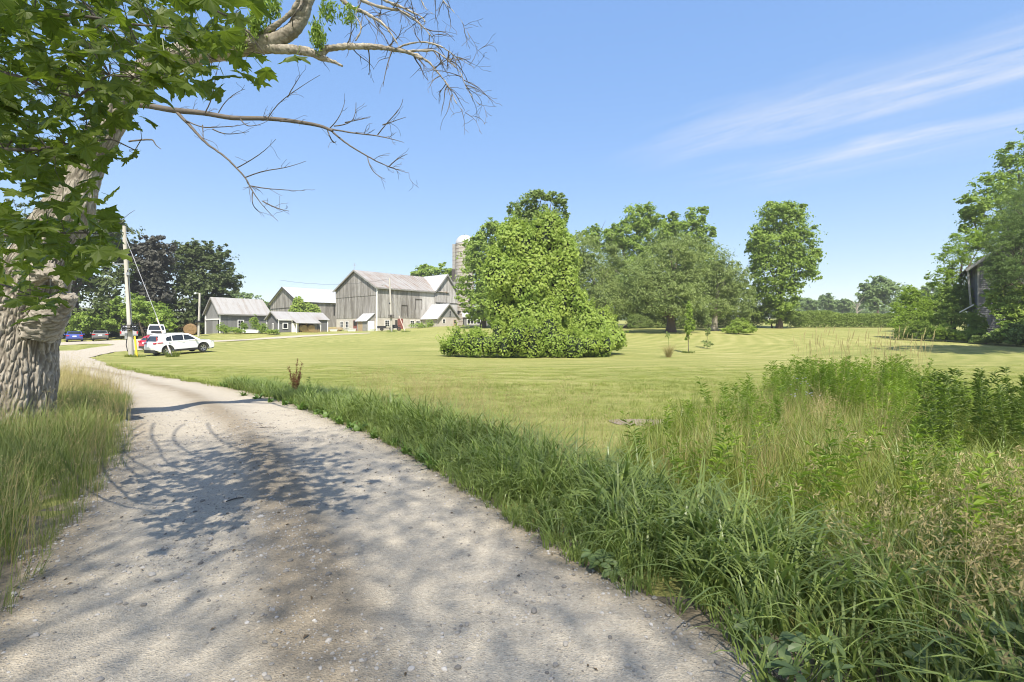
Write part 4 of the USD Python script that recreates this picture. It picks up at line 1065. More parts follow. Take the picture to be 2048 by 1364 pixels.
window(shed2, np.array([*(S2.A + S2.w * 1.75 - S2.t * .03), 2.5]), -S2.w, .4, .8, 1, 1, frame=.09)
MB().box(s2(2.58, .09, 2.15), (.95, .06, 1.65), axes=ax33).build('door', M['white_paint'], shed2, label='white plank door left of the bay')
MB().box(s2(5.75, .09, 2.1), (.6, .05, 1.6), axes=ax33).build('panel', M['trim_grey'], shed2)
MB().box(s2(4.2, -1.6, 2.2), (2.6, .1, 2.0), axes=ax33).build('bay_back', M['inside'], shed2)  # added sheet; the dimness of the bay is in its colour
for a_ in (2.2, 6.1):
    MB().beam(s2(a_, 1.2, zb), s2(a_, 1.2, 2.95), .1, .1, up=(*S2.n, 0)).build('post', M['white_paint'], shed2)


def straw_bits(mb, c, r, n, rng, L=.3):
    for _ in range(n):
        p = c + rng.normal(size=3) * r
        mb.beam(p, p + unit(rng.normal(size=3) + [0, 0, .1]) * L * rng.uniform(.5, 1), .012, .012)


def round_bale(label, loc, r, w, rz, mat, seed):
    """A round bale lying on its side: ragged roll with a spiral face."""
    rng = np.random.default_rng(seed)
    t = thing('hay_bale', label, 'hay bale', loc, rz)
    th = np.linspace(0, 2 * np.pi, 33)[:-1]
    rr = r * (1 + .05 * (meshkit.fbm(np.c_[np.cos(th), np.sin(th), 0 * th] * 2 + seed, 3) - .5) - .06 * np.maximum(0, -np.sin(th)) ** 4)
    mb = MB(); V = []
    for y, k in [(-w / 2, .3), (-w / 2, .62), (-w / 2 - .02, .9), (-w / 2 + .05, 1), (0, 1.02), (w / 2 - .05, 1), (w / 2 + .02, .9), (w / 2, .62), (w / 2, .3)]:
        V.append(np.c_[np.cos(th) * rr * k, np.full(32, y), np.sin(th) * rr * k + r * .94])
    v = np.vstack(V); i, j = np.meshgrid(np.arange(8), np.arange(32), indexing='ij')
    f = np.stack([i * 32 + j, i * 32 + (j + 1) % 32, (i + 1) * 32 + (j + 1) % 32, (i + 1) * 32 + j], -1).reshape(-1, 4)
    v += rng.normal(size=v.shape) * .012
    mb.add(v, f)
    mb.add(np.vstack([v[:32], [[0, -w / 2 - .03, r * .94]]]), [[a, (a + 1) % 32, 32] for a in range(32)]); mb.add(np.vstack([v[-32:], [[0, w / 2 + .03, r * .94]]]), [[a, (a + 1) % 32, 32] for a in range(32)])
    mb.build('roll', M[mat], t, smooth=50)
    sb = MB(); straw_bits(sb, np.array([0, 0, r]), np.array([r * .62, w * .4, r * .6]), 260, rng, .35)
    sb.build('loose_straw', M[mat], t, kind='stuff')
    return t


o = on_ground(381, 74)
round_bale('old brown round hay bale under the trees beside the yard light pole', o, .85, 1.3, .5, 'hay_old', 3)
bz = 1.55
for k, (a_, o_, h_) in enumerate([(3.7, .25, 0), (4.8, .35, 0)]):
    round_bale(['golden hay bale on the left in the open bay of the low shed', 'golden hay bale on the right in the open bay of the low shed'][k], s2(a_, o_, float(Z(*s2(a_, o_)[:2]))), .56, 1.0, math.atan2(S2.n[1], S2.n[0]) + math.pi / 2, 'hay', 5 + k)
mb = MB(); straw_bits(mb, s2(4.8, 1.3, float(Z(*s2(4.8, 1.3)[:2])) + .15), np.array([.7, .5, .12]), 500, np.random.default_rng(8), .4)
mb.build('loose_hay', M['hay'], label='loose golden hay spilled on the ground in front of the open bay', cat='hay', kind='stuff')

# silo
o = on_ground(930, 112)
SR, SH = 2.03, W(930, 488, 112)[2] - o[2]
silo = thing('silo', 'tall concrete stave silo with a white domed cap beside the barn', 'silo', o)
mb = MB(); rng = np.random.default_rng(6)
NS = 26
for r_ in range(24):
    z0, z1 = SH * r_ / 24, SH * (r_ + 1) / 24 - .02
    for k in range(NS):
        a0, a1 = 2 * np.pi * (k + (r_ % 2) * .5) / NS + .006, 2 * np.pi * (k + 1 + (r_ % 2) * .5) / NS - .006
        rr = SR + rng.uniform(-.008, .008)
        c_ = [[R_ * math.cos(a), R_ * math.sin(a)] for R_ in (rr, rr - .12) for a in (a0, a1)]
        mb.hexa([[*c_[0], z0], [*c_[1], z0], [*c_[3], z0], [*c_[2], z0], [*c_[0], z1], [*c_[1], z1], [*c_[3], z1], [*c_[2], z1]])
mb.build('stave_wall', M['stave'], silo, kind='stuff')
MB().lathe([(SR - .05, 0), (SR - .05, SH)], 32).build('inner_wall', M['concrete'], silo, smooth=True)
for k in range(24):
    z = SH * (1 - ((k + .5) / 24) ** 1.0)
    MB().lathe([(SR + .012, z - .03), (SR + .045, z - .03), (SR + .045, z + .03), (SR + .012, z + .03)], 32).build('hoop', M['hoop'], silo)
th = np.linspace(0, np.pi / 2, 10)
MB().lathe(np.c_[np.cos(th) * (SR + .06), SH + np.sin(th) * SR * .98], 32).build('dome', M['white_tin'], silo, smooth=True)
mb = MB()
for z in np.arange(.5, SH - .5, .9):
    mb.box((-SR - .32, -.3, z), (.7, .8, .86))
mb.build('chute', M['trim_grey'], silo)
mb = MB(); mb.box((-SR - .42, -.35, SH * .62), (.75, .9, 2.6)); mb.build('chute_door', M['dark_wood'], silo)
mb = MB(); mb.tube([(SR * .72, -SR * .6, SH - .3), (SR * .85, -SR * .6, SH + 1.0), (SR * .6, -SR * .5, SH + 1.35)], .12, 6); mb.build('filler_pipe', M['trim_grey'], silo)

# dark shed right of the silo
o0, o1 = on_ground(928, 105), on_ground(985, 106)
zb = min(o0[2], o1[2])
dsh = thing('shed', 'small dark grey shed with a wide white window right of the silo', 'shed')
d_ = unit((o1 - o0)[:2]); nn = np.array([d_[1], -d_[0]]); L_ = np.linalg.norm((o1 - o0)[:2])
board_wall('front_boards', dsh, o0[:2], o1[:2], zb - .1, line_top(zb + 1.85), 'grey_board', w=.2, seed=60, tintf=lambda s, z: np.full(8, -.3))
board_wall('side_boards', dsh, o0[:2] - nn * 3, o0[:2], zb - .1, lambda s: zb + 2.9 - 1.05 * s, 'grey_board', w=.2, seed=61, tintf=lambda s, z: np.full(8, -.3))
sheet_roof('roof', dsh, [*(o0[:2] + nn * .3 - d_ * .3), zb + 1.85], [*(o1[:2] + nn * .3 + d_ * .3), zb + 1.85], [*(o1[:2] - nn * 3 + d_ * .3), zb + 3.1], [*(o0[:2] - nn * 3 - d_ * .3), zb + 3.1], 'white_tin', seed=62, rows=1)
window(dsh, [*(o0[:2] + d_ * 2.0 + nn * .03), zb + .95], d_, 2.6, .85, 4, 1, frame=.12, bars=.08)

# old house at the right: the gable end faces the lawn
H0 = np.array([47.2, 51.8]); hd = unit([.80, -.60]); hn = np.array([hd[1], -hd[0]])
house = thing('old_house', 'abandoned grey clapboard house almost hidden by trees at the right', 'house')
hz, he, hr = float(Z(*H0)), 8.7, 11.9
hp = lambda a, o, z: np.array([*(H0 + hd * a + hn * o), z])
HL, HW = 8.0, 10.0
ah = np.array([[*hd, 0], [*hn, 0], [0, 0, 1]])
MB().prism(Polygon([(0, 0), (HL, 0), (HL, he - hz), (HL / 2, hr - hz), (0, he - hz)]), hp(0, -HW / 2, hz), [*hd, 0], [0, 0, 1], HW - .1).build('wall', M['trim_grey'], house)
rng = np.random.default_rng(70)
for i, z in enumerate(np.arange(hz + .35, hr - .3, .21)):
    a = rng.uniform(0, .014)
    k = max(0.0, (z + .21 - he) / (hr - he) * HL / 2)
    MB().hexa([hp(k, .0, z), hp(HL - k, .0, z), hp(HL - k, .055 + a, z), hp(k, .055 + a, z), hp(k, .0, z + .215), hp(HL - k, .0, z + .215), hp(HL - k, .012, z + .215), hp(k, .012, z + .215)]).build('clapboard', M['clapboard'], house)
    if z < he - .3:
        MB().hexa([hp(-.055 - a, -HW, z), hp(-.055 - a, 0, z), hp(0, 0, z), hp(0, -HW, z), hp(-.012, -HW, z + .215), hp(-.012, 0, z + .215), hp(0, 0, z + .215), hp(0, -HW, z + .215)]).build('clapboard', M['clapboard'], house)
MB().beam(hp(-.02, .05, hz + .3), hp(-.02, .05, he), .14, .14, up=(*hd, 0)).build('corner_board', M['trim_grey'], house)
kk = (hr - he) / (HL / 2)
for s_ in (0, 1):
    e = -1.0 if s_ == 0 else HL + 1.0
    sheet_roof('roof', house, hp(e, .7, he - kk + .1), hp(e, -HW - .4, he - kk + .1), hp(HL / 2, -HW - .4, hr + .1), hp(HL / 2, .7, hr + .1), 'trim_grey', seed=71 + s_, rows=5, ribs=False, w=.5)
mb = MB()
for e in (-1.02, HL + 1.02):
    mb.beam(hp(e, .73, he - kk - .02), hp(HL / 2, .73, hr - .02), .06, .24)
mb.build('rake_board', M['trim_grey'], house)
MB().beam(hp(-.62, .35, hz + 3.6), hp(-.85, .35, he - kk * .8), .15, .15, up=(*hn, 0)).build('porch_post', M['trim_grey'], house, label='leaning porch post under the roof corner')
MB().beam(hp(-1.5, .5, hz + 2.9), hp(-.4, .5, hz + 3.65), .22, .1).build('broken_rail', M['white_paint'], house, label='fallen white porch rail')
window(house, hp(2.6, .07, hz + 5.7), hd, .8, 1.5, 2, 2, mat='trim_grey'); window(house, hp(5.6, .07, hz + 2.2), hd, .8, 1.5, 2, 2, mat='trim_grey')
# ---------------------------------------------------------------- vehicles, poles and small things in the yard
def car(name, label, cat, loc, rz, L, Wd, H, prof, belt, cabin, wheels, R, paint, wins, front=(), pitch=0.0, clad=None, seed=0, group=None, bed=None):
    """x forward from the rear bumper, y across, z up. prof: lower body outline, cabin: upper outline (x, z); wins: side glass outlines."""
    t = thing(name, label, cat, loc, rz, group)
    X, Y, Zv = np.array([1., 0, 0]), np.array([0, 1., 0]), np.array([0, 0, 1.])
    holes = [Point(wx, R).buffer(R * 1.16, 20) for wx in wheels]
    body = Polygon(prof).buffer(.05).buffer(-.05)
    for h in holes:
        body = body.difference(h)
    mb = MB()

    def layer(poly, y0, y1, n=0):
        for g_ in getattr(poly, 'geoms', [poly]):
            if g_.area > .005:
                mb.prism(g_, (0, (y0 + y1) / 2, 0), X, Zv, abs(y1 - y0))
    layer(Polygon(prof).difference(shapely.union_all(holes)), -Wd / 2 + .16, Wd / 2 - .16)
    for s in (-1, 1):
        layer(body.buffer(-.02), s * (Wd / 2 - .16), s * (Wd / 2 - .045))
        layer(body.buffer(-.05), s * (Wd / 2 - .045), s * (Wd / 2 - .012))
    v, f = mb.arrays()
    mb.v, mb.f = [v], [f]
    xs = v[:, 0] / L                                        # plan taper at the ends
    v[:, 1] *= 1 - .10 * np.clip((xs - .80) / .2, 0, 1) ** 2 - .07 * np.clip((.14 - xs) / .14, 0, 1) ** 2
    b = mb.build('body', M[paint], t, smooth=35)
    # cabin: narrower towards the roof
    hw = Wd / 2 - .07
    cb = MB(); cb.prism(Polygon(cabin).buffer(.03).buffer(-.03), (0, 0, 0), X, Zv, 2 * hw)
    cv, cf = cb.arrays()
    narrow = lambda z: 1 - .20 * np.clip((z - belt) / (H - belt), 0, 1.05) ** 1.15
    cv[:, 1] *= narrow(cv[:, 2]); cb.v, cb.f = [cv], [cf]
    cb.build('roof', M[paint], t, smooth=35)
    for k, w in enumerate(wins):
        for s in (-1, 1):
            pl = np.array(w, float)
            y = s * (hw * narrow(pl[:, 1]) + .008)
            vv = np.c_[pl[:, 0], y, pl[:, 1]]
            tri = shapely.constrained_delaunay_triangles(Polygon(pl)) if hasattr(shapely, 'constrained_delaunay_triangles') else None
            import trimesh
            m_ = trimesh.creation.extrude_polygon(Polygon(pl), .006, engine='earcut')
            q = m_.vertices.copy()
            yy = s * (hw * narrow(q[:, 1]) + .004 + q[:, 2])
            MB().add(np.c_[q[:, 0], yy, q[:, 1]], m_.faces).build('side_window', M['glass'], t)
    # windscreens on the sloped cabin ends
    for nm, (xa, za), (xb, zb_), inset in front:
        sgn = 1 if nm == 'windscreen' else -1
        n_ = np.array([zb_ - za, 0, xa - xb]); n_ = n_ / np.linalg.norm(n_) * (1 if (zb_ - za) * sgn > 0 else -1)
        n_ = n_ if n_[0] * sgn > 0 else -n_
        q = []
        for (x_, z_, s_) in [(xa, za, -1), (xa, za, 1), (xb, zb_, 1), (xb, zb_, -1)]:
            q.append(np.array([x_, s_ * (hw * float(narrow(np.array(z_))) - inset), z_]) + n_ * .012)
        q = np.array(q)
        MB().hexa(np.vstack([q - n_ * .006, q])).build(nm, M['glass'], t)
    wheel = MB(); rim = MB()
    for wx in wheels:
        for s in (-1, 1):
            y = s * (Wd / 2 - .13)
            w_ = thing('wheel', loc=(wx, y, R), parent=t.GetPrim() if hasattr(t, 'GetPrim') else t)
            MB().lathe([(R * .64, -.10), (R * .93, -.11), (R, -.07), (R, .07), (R * .93, .11), (R * .64, .10)], 26, axis='y').build('tyre', M['tyre'], w_, smooth=40)
            rm = MB().lathe([(0, s * .03), (R * .2, s * .035), (R * .22, s * .02)], 16, axis='y')
            rm.lathe([(R * .60, s * .09), (R * .66, s * .098), (R * .66, -s * .05), (R * .60, -s * .05)], 26, axis='y')
            for k in range(5):
                for da in (-.16, .16):
                    a = 2 * np.pi * k / 5 + da
                    rm.beam((R * .15 * math.cos(a - da), s * .05, R * .15 * math.sin(a - da)), (R * .62 * math.cos(a), s * .075, R * .62 * math.sin(a)), .045, .035, up=(0, 1, 0))
            rm.build('rim', M['steel'], w_)
            MB().lathe([(0, -s * .02), (R * .62, -s * .02)], 20, axis='y').build('brake_disc', M['black'], w_)
    if clad:
        cm = MB()
        for s in (-1, 1):
            for wx in wheels:
                ring = Point(wx, R).buffer(R * 1.30, 20).difference(Point(wx, R).buffer(R * 1.15, 20)).intersection(Polygon([(wx - 1, R * .55), (wx + 1, R * .55), (wx + 1, 3), (wx - 1, 3)]))
                cm.prism(ring, (0, s * (Wd / 2 - .02), 0), X, Zv, .05)
            cm.box(((wheels[0] + wheels[1]) / 2, s * (Wd / 2 - .01), clad), (wheels[1] - wheels[0] - 2.5 * R, .06, .17))
        cm.box((.12, 0, clad + .02), (.2, Wd - .26, .24)); cm.box((L - .14, 0, clad), (.2, Wd - .5, .22))
        cm.build('cladding', M['black'], t)
    return t


def lamp_box(t, name, c, s, mat, tilt=0):
    return MB().box(c, s, rz=tilt).build(name, M[mat], t)


def mirrors(t, x, z, Wd, mat):
    for s in (-1, 1):
        mb = MB(); mb.ball((x, s * (Wd / 2 + .09), z), (.07, .11, .08), 6); mb.box((x, s * (Wd / 2 - .02), z - .03), (.05, .14, .04)); mb.build('mirror', M[mat], t, smooth=True)


# white suv by the lawn
pr, pf = W(326, 711, 39.9), W(396, 704, 42.2)
hd_ = unit((pf - pr)[:2]); ang = math.atan2(hd_[1], hd_[0])
prof = [(.06, .42), (.02, .62), (.05, .80), (.10, .96), (.16, 1.05), (3.25, 1.06), (3.6, 1.04), (4.15, .96), (4.42, .84), (4.55, .66), (4.57, .45), (4.5, .30), (4.2, .24), (.35, .26)]
cabin = [(.16, 1.02), (.32, 1.29), (.48, 1.56), (.75, 1.645), (1.4, 1.685), (2.1, 1.66), (2.6, 1.56), (3.42, 1.05), (3.42, 1.0), (.16, 1.0)]
wins = [[(.72, 1.12), (1.25, 1.10), (1.25, 1.46), (.95, 1.40)], [(1.32, 1.10), (2.12, 1.09), (2.12, 1.52), (1.32, 1.50)], [(2.18, 1.09), (3.10, 1.10), (2.52, 1.46), (2.18, 1.52)]]
mid_ = (pr + pf) / 2 - np.array([*(hd_ * 2.28), 0])
suv = car('suv', 'white sport utility car parked side on at the edge of the lawn', 'car', (mid_[0], mid_[1], pr[2] - .02), ang, 4.57, 1.82, 1.685, prof, 1.04, cabin, (.90, 3.58), .355, 'car_white', wins,
          front=[('windscreen', (3.345, 1.10), (2.655, 1.53), .06), ('rear_window', (.205, 1.10), (.44, 1.50), .10)], clad=.33)
suv.GetPrim().GetAttribute('xformOp:rotateZ').Set(math.degrees(ang))
sp = UsdGeom.Xformable(suv.GetPrim()); sp.AddRotateYOp(UsdGeom.XformOp.PrecisionFloat, 'lean').Set(-math.degrees(math.atan2(pf[2] - pr[2], 2.66)))
for s in (-1, 1):
    mb = MB(); mb.hexa([(.03, s * .52, .92), (.03, s * .84, .92), (.55, s * .915, .97), (.2, s * .6, .97), (.06, s * .52, 1.02), (.06, s * .84, 1.03), (.60, s * .905, 1.03), (.2, s * .6, 1.03)]); mb.box((.24, s * .76, 1.24), (.05, .10, .42)); mb.build('tail_light', M['lamp_red'], suv)
    lamp_box(suv, 'headlight', (4.33, s * .70, .80), (.34, .26, .12), 'lamp_clear', -s * .35)
mirrors(suv, 2.98, 1.12, 1.82, 'car_white')
lamp_box(suv, 'number_plate', (.015, 0, .72), (.02, .36, .17), 'plate')
for x_ in (2.05, 1.05):
    MB().box((x_, -.912, .98), (.2, .03, .03)).build('door_handle', M['car_white'], suv)

# red car beyond it
c = on_ground(291, 41.5)
prof_r = [(.05, .36), (.02, .60), (.08, .88), (.14, .98), (3.0, .96), (3.6, .90), (4.0, .76), (4.12, .50), (4.05, .26), (.35, .24)]
cab_r = [(.14, .95), (.42, 1.32), (.7, 1.44), (1.3, 1.49), (1.9, 1.45), (2.4, 1.33), (3.05, .96), (3.05, .93), (.14, .93)]
wins_r = [[(.62, 1.02), (1.35, 1.0), (1.35, 1.38), (.85, 1.34)], [(1.42, 1.0), (2.75, 1.0), (2.15, 1.34), (1.42, 1.39)]]
hr = math.atan2(.80, -.45)
pos = W(286, 705, 42.5)
red = car('hatchback', 'red hatchback parked beyond the white car, its tail towards the pole', 'car', (pos[0], pos[1], float(Z(pos[0], pos[1]))), math.radians(62), 4.12, 1.74, 1.49, prof_r, .96, cab_r, (.72, 3.3), .31, 'car_red', wins_r,
          front=[('windscreen', (2.985, 1.0), (2.42, 1.32), .06), ('rear_window', (.19, 1.02), (.44, 1.31), .10)])
for s in (-1, 1):
    MB().box((.06, s * .68, .90), (.08, .28, .14)).build('tail_light', M['lamp_red'], red)
lamp_box(red, 'number_plate', (.03, 0, .78), (.02, .36, .15), 'plate')
MB().box((.1, 0, .42), (.14, 1.5, .2)).build('bumper', M['black'], red); mirrors(red, 2.6, 1.0, 1.74, 'car_red')


def sedan(name, label, u, v, d, paint):
    p_ = W(u, v, d)
    pz = float(Z(p_[0], p_[1]))
    head = math.atan2(p_[1], p_[0])
    prof = [(.05, .34), (.0, .58), (.04, .84), (.12, 1.0), (.62, 1.02), (3.3, .94), (4.1, .84), (4.5, .70), (4.6, .46), (4.5, .24), (.4, .24)]
    cab = [(.45, .98), (1.15, 1.36), (1.6, 1.43), (2.2, 1.42), (2.7, 1.33), (3.45, .93), (3.4, .9), (.45, .93)]
    wins = [[(1.0, 1.03), (1.75, 1.01), (1.75, 1.36), (1.3, 1.33)], [(1.82, 1.01), (3.1, .98), (2.6, 1.30), (1.82, 1.36)]]
    t = car(name, label, 'car', (p_[0], p_[1], pz), head, 4.6, 1.8, 1.43, prof, .98, cab, (.95, 3.65), .32, paint, wins,
            front=[('windscreen', (3.36, .98), (2.74, 1.31), .06), ('rear_window', (.535, 1.03), (1.105, 1.34), .10)])
    for s in (-1, 1):
        MB().box((.05, s * .68, .84), (.1, .34, .14)).build('tail_light', M['lamp_red'], t)
    lamp_box(t, 'number_plate', (.0, 0, .74), (.03, .40, .17), 'plate')
    MB().box((.03, 0, .36), (.12, 1.5, .16)).build('bumper', M['black'], t)
    mirrors(t, 2.95, 1.0, 1.8, paint)
    return t


sedan('sedan', 'blue sedan seen from behind, first in the row under the trees', 149, 684.5, 67, 'car_blue')
sedan('sedan', 'grey sedan seen from behind, parked right of the blue one', 200.5, 682, 67.5, 'car_grey')


def pickup(name, label, u, v, d, paint, facing):
    p_ = W(u, v, d); pz = float(Z(p_[0], p_[1]))
    head = math.atan2(p_[1], p_[0]) + (math.pi if facing else 0)
    L = 5.4
    prof = [(.05, .50), (.03, 1.05), (3.9, 1.05), (4.1, 1.10), (5.2, 1.06), (5.38, .95), (5.42, .5), (5.3, .36), (.2, .42)]
    cab = [(1.95, 1.0), (2.05, 1.70), (2.25, 1.82), (3.3, 1.82), (3.55, 1.75), (4.15, 1.08), (4.1, 1.0)]
    wins = [[(2.15, 1.15), (2.95, 1.14), (2.95, 1.66), (2.2, 1.66)], [(3.02, 1.14), (3.85, 1.12), (3.42, 1.66), (3.02, 1.66)]]
    off = np.array([math.cos(head), math.sin(head)]) * (L if facing else 0)
    t = car(name, label, 'pickup truck', (p_[0] - off[0], p_[1] - off[1], pz), head, L, 1.95, 1.82, prof, 1.06, cab, (1.1, 4.4), .38, paint, wins, front=[('windscreen', (4.10, 1.14), (3.60, 1.70), .07), ('rear_window', (1.97, 1.15), (2.04, 1.64), .12)])
    for s in (-1, 1):
        lamp_box(t, 'headlight', (5.34, s * .74, .90), (.14, .32, .2), 'lamp_clear')
        lamp_box(t, 'tail_light', (.03, s * .86, .9), (.06, .14, .34), 'lamp_red')
    MB().box((5.40, 0, .88), (.06, 1.05, .26)).build('grille', M['black'], t)
    mb = MB(); mb.box((5.44, 0, .56), (.12, 1.85, .2)); mb.build('front_bumper', M['steel'], t)
    MB().box((-.02, 0, .58), (.14, 1.85, .18)).build('rear_bumper', M['steel'], t)
    lamp_box(t, 'number_plate', (5.51, 0, .56), (.02, .34, .16), 'plate')
    mirrors(t, 3.75, 1.2, 2.05, 'black')
    return t


pickup('pickup', 'silver pickup seen from behind, half hidden by the utility pole', 258, 681, 66, 'car_silver', False)
pickup('pickup', 'white pickup facing the lawn, parked behind the white car', 313, 676, 61, 'car_white', True)

# quad bike by the barn
o = W(790, 659.5, 88); o[2] = float(Z(o[0], o[1]))
quad = thing('quad_bike', 'black quad bike and small trailer parked before the barn wall', 'quad bike', o, .2)
for i, (x_, y_) in enumerate([(-.6, -.45), (-.6, .45), (.65, -.45), (.65, .45)]):
    MB().lathe([(.12, -.13), (.3, -.13), (.34, -.08), (.34, .08), (.3, .13), (.12, .13)], 16, (x_, y_, .34), axis='y').build('wheel', M['tyre'], quad, smooth=40)
mb = MB(); mb.box((0, 0, .62), (1.0, .34, .34)); mb.box((-.62, 0, .82), (.7, .95, .07)); mb.box((.65, 0, .84), (.66, .98, .07)); mb.build('body', M['black'], quad)
MB().ball((-.12, 0, .92), (.42, .19, .12), 6).build('seat', M['black'], quad, smooth=True)
mb = MB(); mb.tube([(.3, 0, .75), (.22, 0, 1.12)], .04, 6); mb.tube([(.16, -.4, 1.14), (.22, 0, 1.12), (.16, .4, 1.14)], .025, 6); mb.build('handlebar', M['black'], quad)
mb = MB()
for y_ in (-.35, -.12, .12, .35):
    mb.beam((.4, y_, .96), (.95, y_, .96), .02, .02); mb.beam((-.95, y_, .94), (-.4, y_, .94), .02, .02)
mb.build('rack', M['black'], quad)
mb = MB(); mb.box((-2.2, 0, .62), (1.5, 1.0, .4)); mb.box((-1.2, 0, .45), (.8, .06, .06)); mb.build('trailer', M['black'], quad)
for y_ in (-.55, .55):
    MB().lathe([(.05, -.08), (.26, -.08), (.28, 0), (.26, .08), (.05, .08)], 14, (-2.2, y_, .28), axis='y').build('trailer_wheel', M['tyre'], quad, smooth=40)


def wire(name, a, b, sag, r=.02, n=14, parent=None, label=None, cat=None, mat='black'):
    s = np.linspace(0, 1, n)[:, None]
    p = np.asarray(a) * (1 - s) + np.asarray(b) * s - np.c_[0 * s, 0 * s, 4 * sag * s * (1 - s)]
    return MB().tube(p, r, 4).build(name, M[mat], parent, label=label, cat=cat)


# utility pole with meter gear
D = 37.5
b0 = on_ground(263, D)
top = W(248, 452, D)
pole = thing('utility_pole', 'pale wooden utility pole with black cable gear in front of the wood', 'utility pole', b0)
tp = top - b0
mb = MB(); mb.tube([np.array([0, 0, -.3]), tp * .33, tp * .66, tp], [.17, .155, .14, .125], 12); mb.build('post', M['pole'], pole, smooth=True)
at_h = lambda v: tp * ((W(250, v, D)[2] - b0[2]) / tp[2])
k = at_h(654)
mb = MB(); rng = np.random.default_rng(3)
for z_ in (0, .16, .32):
    mb.lathe([(.24, z_), (.50, z_ - .04), (.52, z_), (.50, z_ + .04), (.24, z_ + .03)], 14, k - [0, 0, .2])
for a in np.linspace(0, 6, 9):
    mb.beam(k + [.4 * math.cos(a), .4 * math.sin(a), -.3], k + [.55 * math.cos(a + .3), .55 * math.sin(a + .3), .25], .05, .05)
mb.build('cable_cradle', M['black'], pole)
k = at_h(548); MB().box(k + [.18, -.1, 0], (.22, .16, .2)).build('junction_box', M['steel'], pole)
MB().box(at_h(672) + [-.22, -.05, 0], (.16, .2, .42)).build('meter', M['steel'], pole)
mb = MB(); mb.tube([at_h(672) + [-.22, -.05, -.2], at_h(690) + [-.3, -.05, 0], at_h(703) + [-.26, 0, 0]], .03, 5); mb.tube([at_h(540) + [.14, -.1, 0], at_h(600) + [.17, -.1, 0], at_h(655) + [.2, -.1, 0]], .025, 5); mb.build('conduit', M['black'], pole)
mb = MB(); mb.beam(at_h(528) + [-1.0, .1, 0], at_h(528), .07, .07); mb.ball(at_h(528) + [-1.0, .1, .08], .07, 5); mb.build('bracket', M['steel'], pole)
# guy wire of the pole, its yellow guard
ga = b0 + at_h(470); gb = on_ground(344, 36.0)
guy = thing('guy_wire', 'guy wire running down from the utility pole to the lawn before the white car', 'guy wire', gb)
wire('strand', ga - gb, (0, 0, .1), 0, .022, 4, guy, mat='steel')
g0 = (ga - gb) * .02; g1 = (ga - gb) * .31
MB().tube([g0, g1], .045, 8).build('guard', M['pink_guard'], guy)
yg = on_ground(274.5, 36.2)
ym = thing('marker_post', 'leaning bright yellow marker post at the foot of the utility pole', 'marker post', yg)
mb = MB(); mb.tube([(0, 0, -.1), W(269.5, 674, 36.3) - yg], .065, 10); mb.ball(W(269.5, 674, 36.3) - yg, .065, 5); mb.build('post', M['yellow'], ym, smooth=40)
tip = b0 + tp
wire('overhead_wire', b0 + at_h(462), W(-120, 500, 60), .4, .02, label='overhead wire from the utility pole to the left behind the tree', cat='wire')
wire('overhead_wire', b0 + at_h(528) + [0, .1, 0], W(398, 595, 72), .8, .016, label='sagging wire from the utility pole to the yard light pole', cat='wire')
wire('overhead_wire', b0 + at_h(456), W(300, 415, 60) * [1, 0, 0] + W(305, 400, 20) * [0, 1, 1], .1, .018, label='short wire rising right from the utility pole top', cat='wire') if False else None

# yard light pole by the shed
b1_ = on_ground(397, 70); t1_ = W(399.5, 586, 70) - b1_
yp = thing('yard_light', 'short pale pole with a lamp arm between the hay bale and the grey shed', 'lamp post', b1_)
MB().tube([np.array([0, 0, -.3]), t1_ * .5, t1_], [.15, .14, .12], 10).build('post', M['pole'], yp, smooth=True)
mb = MB(); mb.beam(t1_ - [0, 0, .05], t1_ + [-.5, -.1, .02], .1, .08); mb.build('arm', M['steel'], yp)
MB().ball(t1_ + [-.55, -.1, -.06], (.18, .14, .12), 6).build('lamp', M['lamp_clear'], yp, smooth=True)
k = t1_ * .32
mb = MB(); [mb.lathe([(.16, z_), (.46, z_), (.46, z_ + .07), (.16, z_ + .07)], 12, k) for z_ in (0, .14)]; mb.build('cable_cradle', M['black'], yp)

# barn pole with its guy
b2_ = on_ground(783.5, 84); t2_ = W(779, 556, 84) - b2_
bp = thing('utility_pole', 'slender pale pole with a lamp arm in front of the big barn', 'utility pole', b2_)
MB().tube([np.array([0, 0, -.3]), t2_ * .5, t2_], [.17, .15, .12], 10).build('post', M['pole'], bp, smooth=True)
mb = MB(); mb.beam(t2_ * .93, t2_ * .88 + [-1.1, -.2, -.05], .06, .05); mb.ball(t2_ * .88 + [-1.15, -.2, -.1], (.16, .13, .1), 5); mb.build('lamp_arm', M['steel'], bp)
k = t2_ * .28
mb = MB(); [mb.lathe([(.16, z_), (.55, z_), (.50, z_ + .08), (.16, z_ + .08)], 12, k) for z_ in (-.1, .1, .26)]; mb.build('cable_cradle', M['dark_wood'], bp)
MB().box(t2_ * .53 + [-.1, -.12, 0], (.2, .16, .24)).build('meter', M['black'], bp)
g2_ = on_ground(811, 83); ga2 = b2_ + t2_ * .7
guy2 = thing('guy_wire', 'guy wire with a pale guard leaning before the quad bike', 'guy wire', g2_)
wire('strand', ga2 - g2_, (0, 0, .1), 0, .02, 4, guy2, mat='steel')
MB().tube([(ga2 - g2_) * .02, (ga2 - g2_) * .42], .06, 8).build('guard', M['pink_guard'], guy2)
wire('overhead_wire', b2_ + t2_ * .98, W(560, 560, 90), .8, .018, label='thin wire from the barn pole over the sheds', cat='wire')

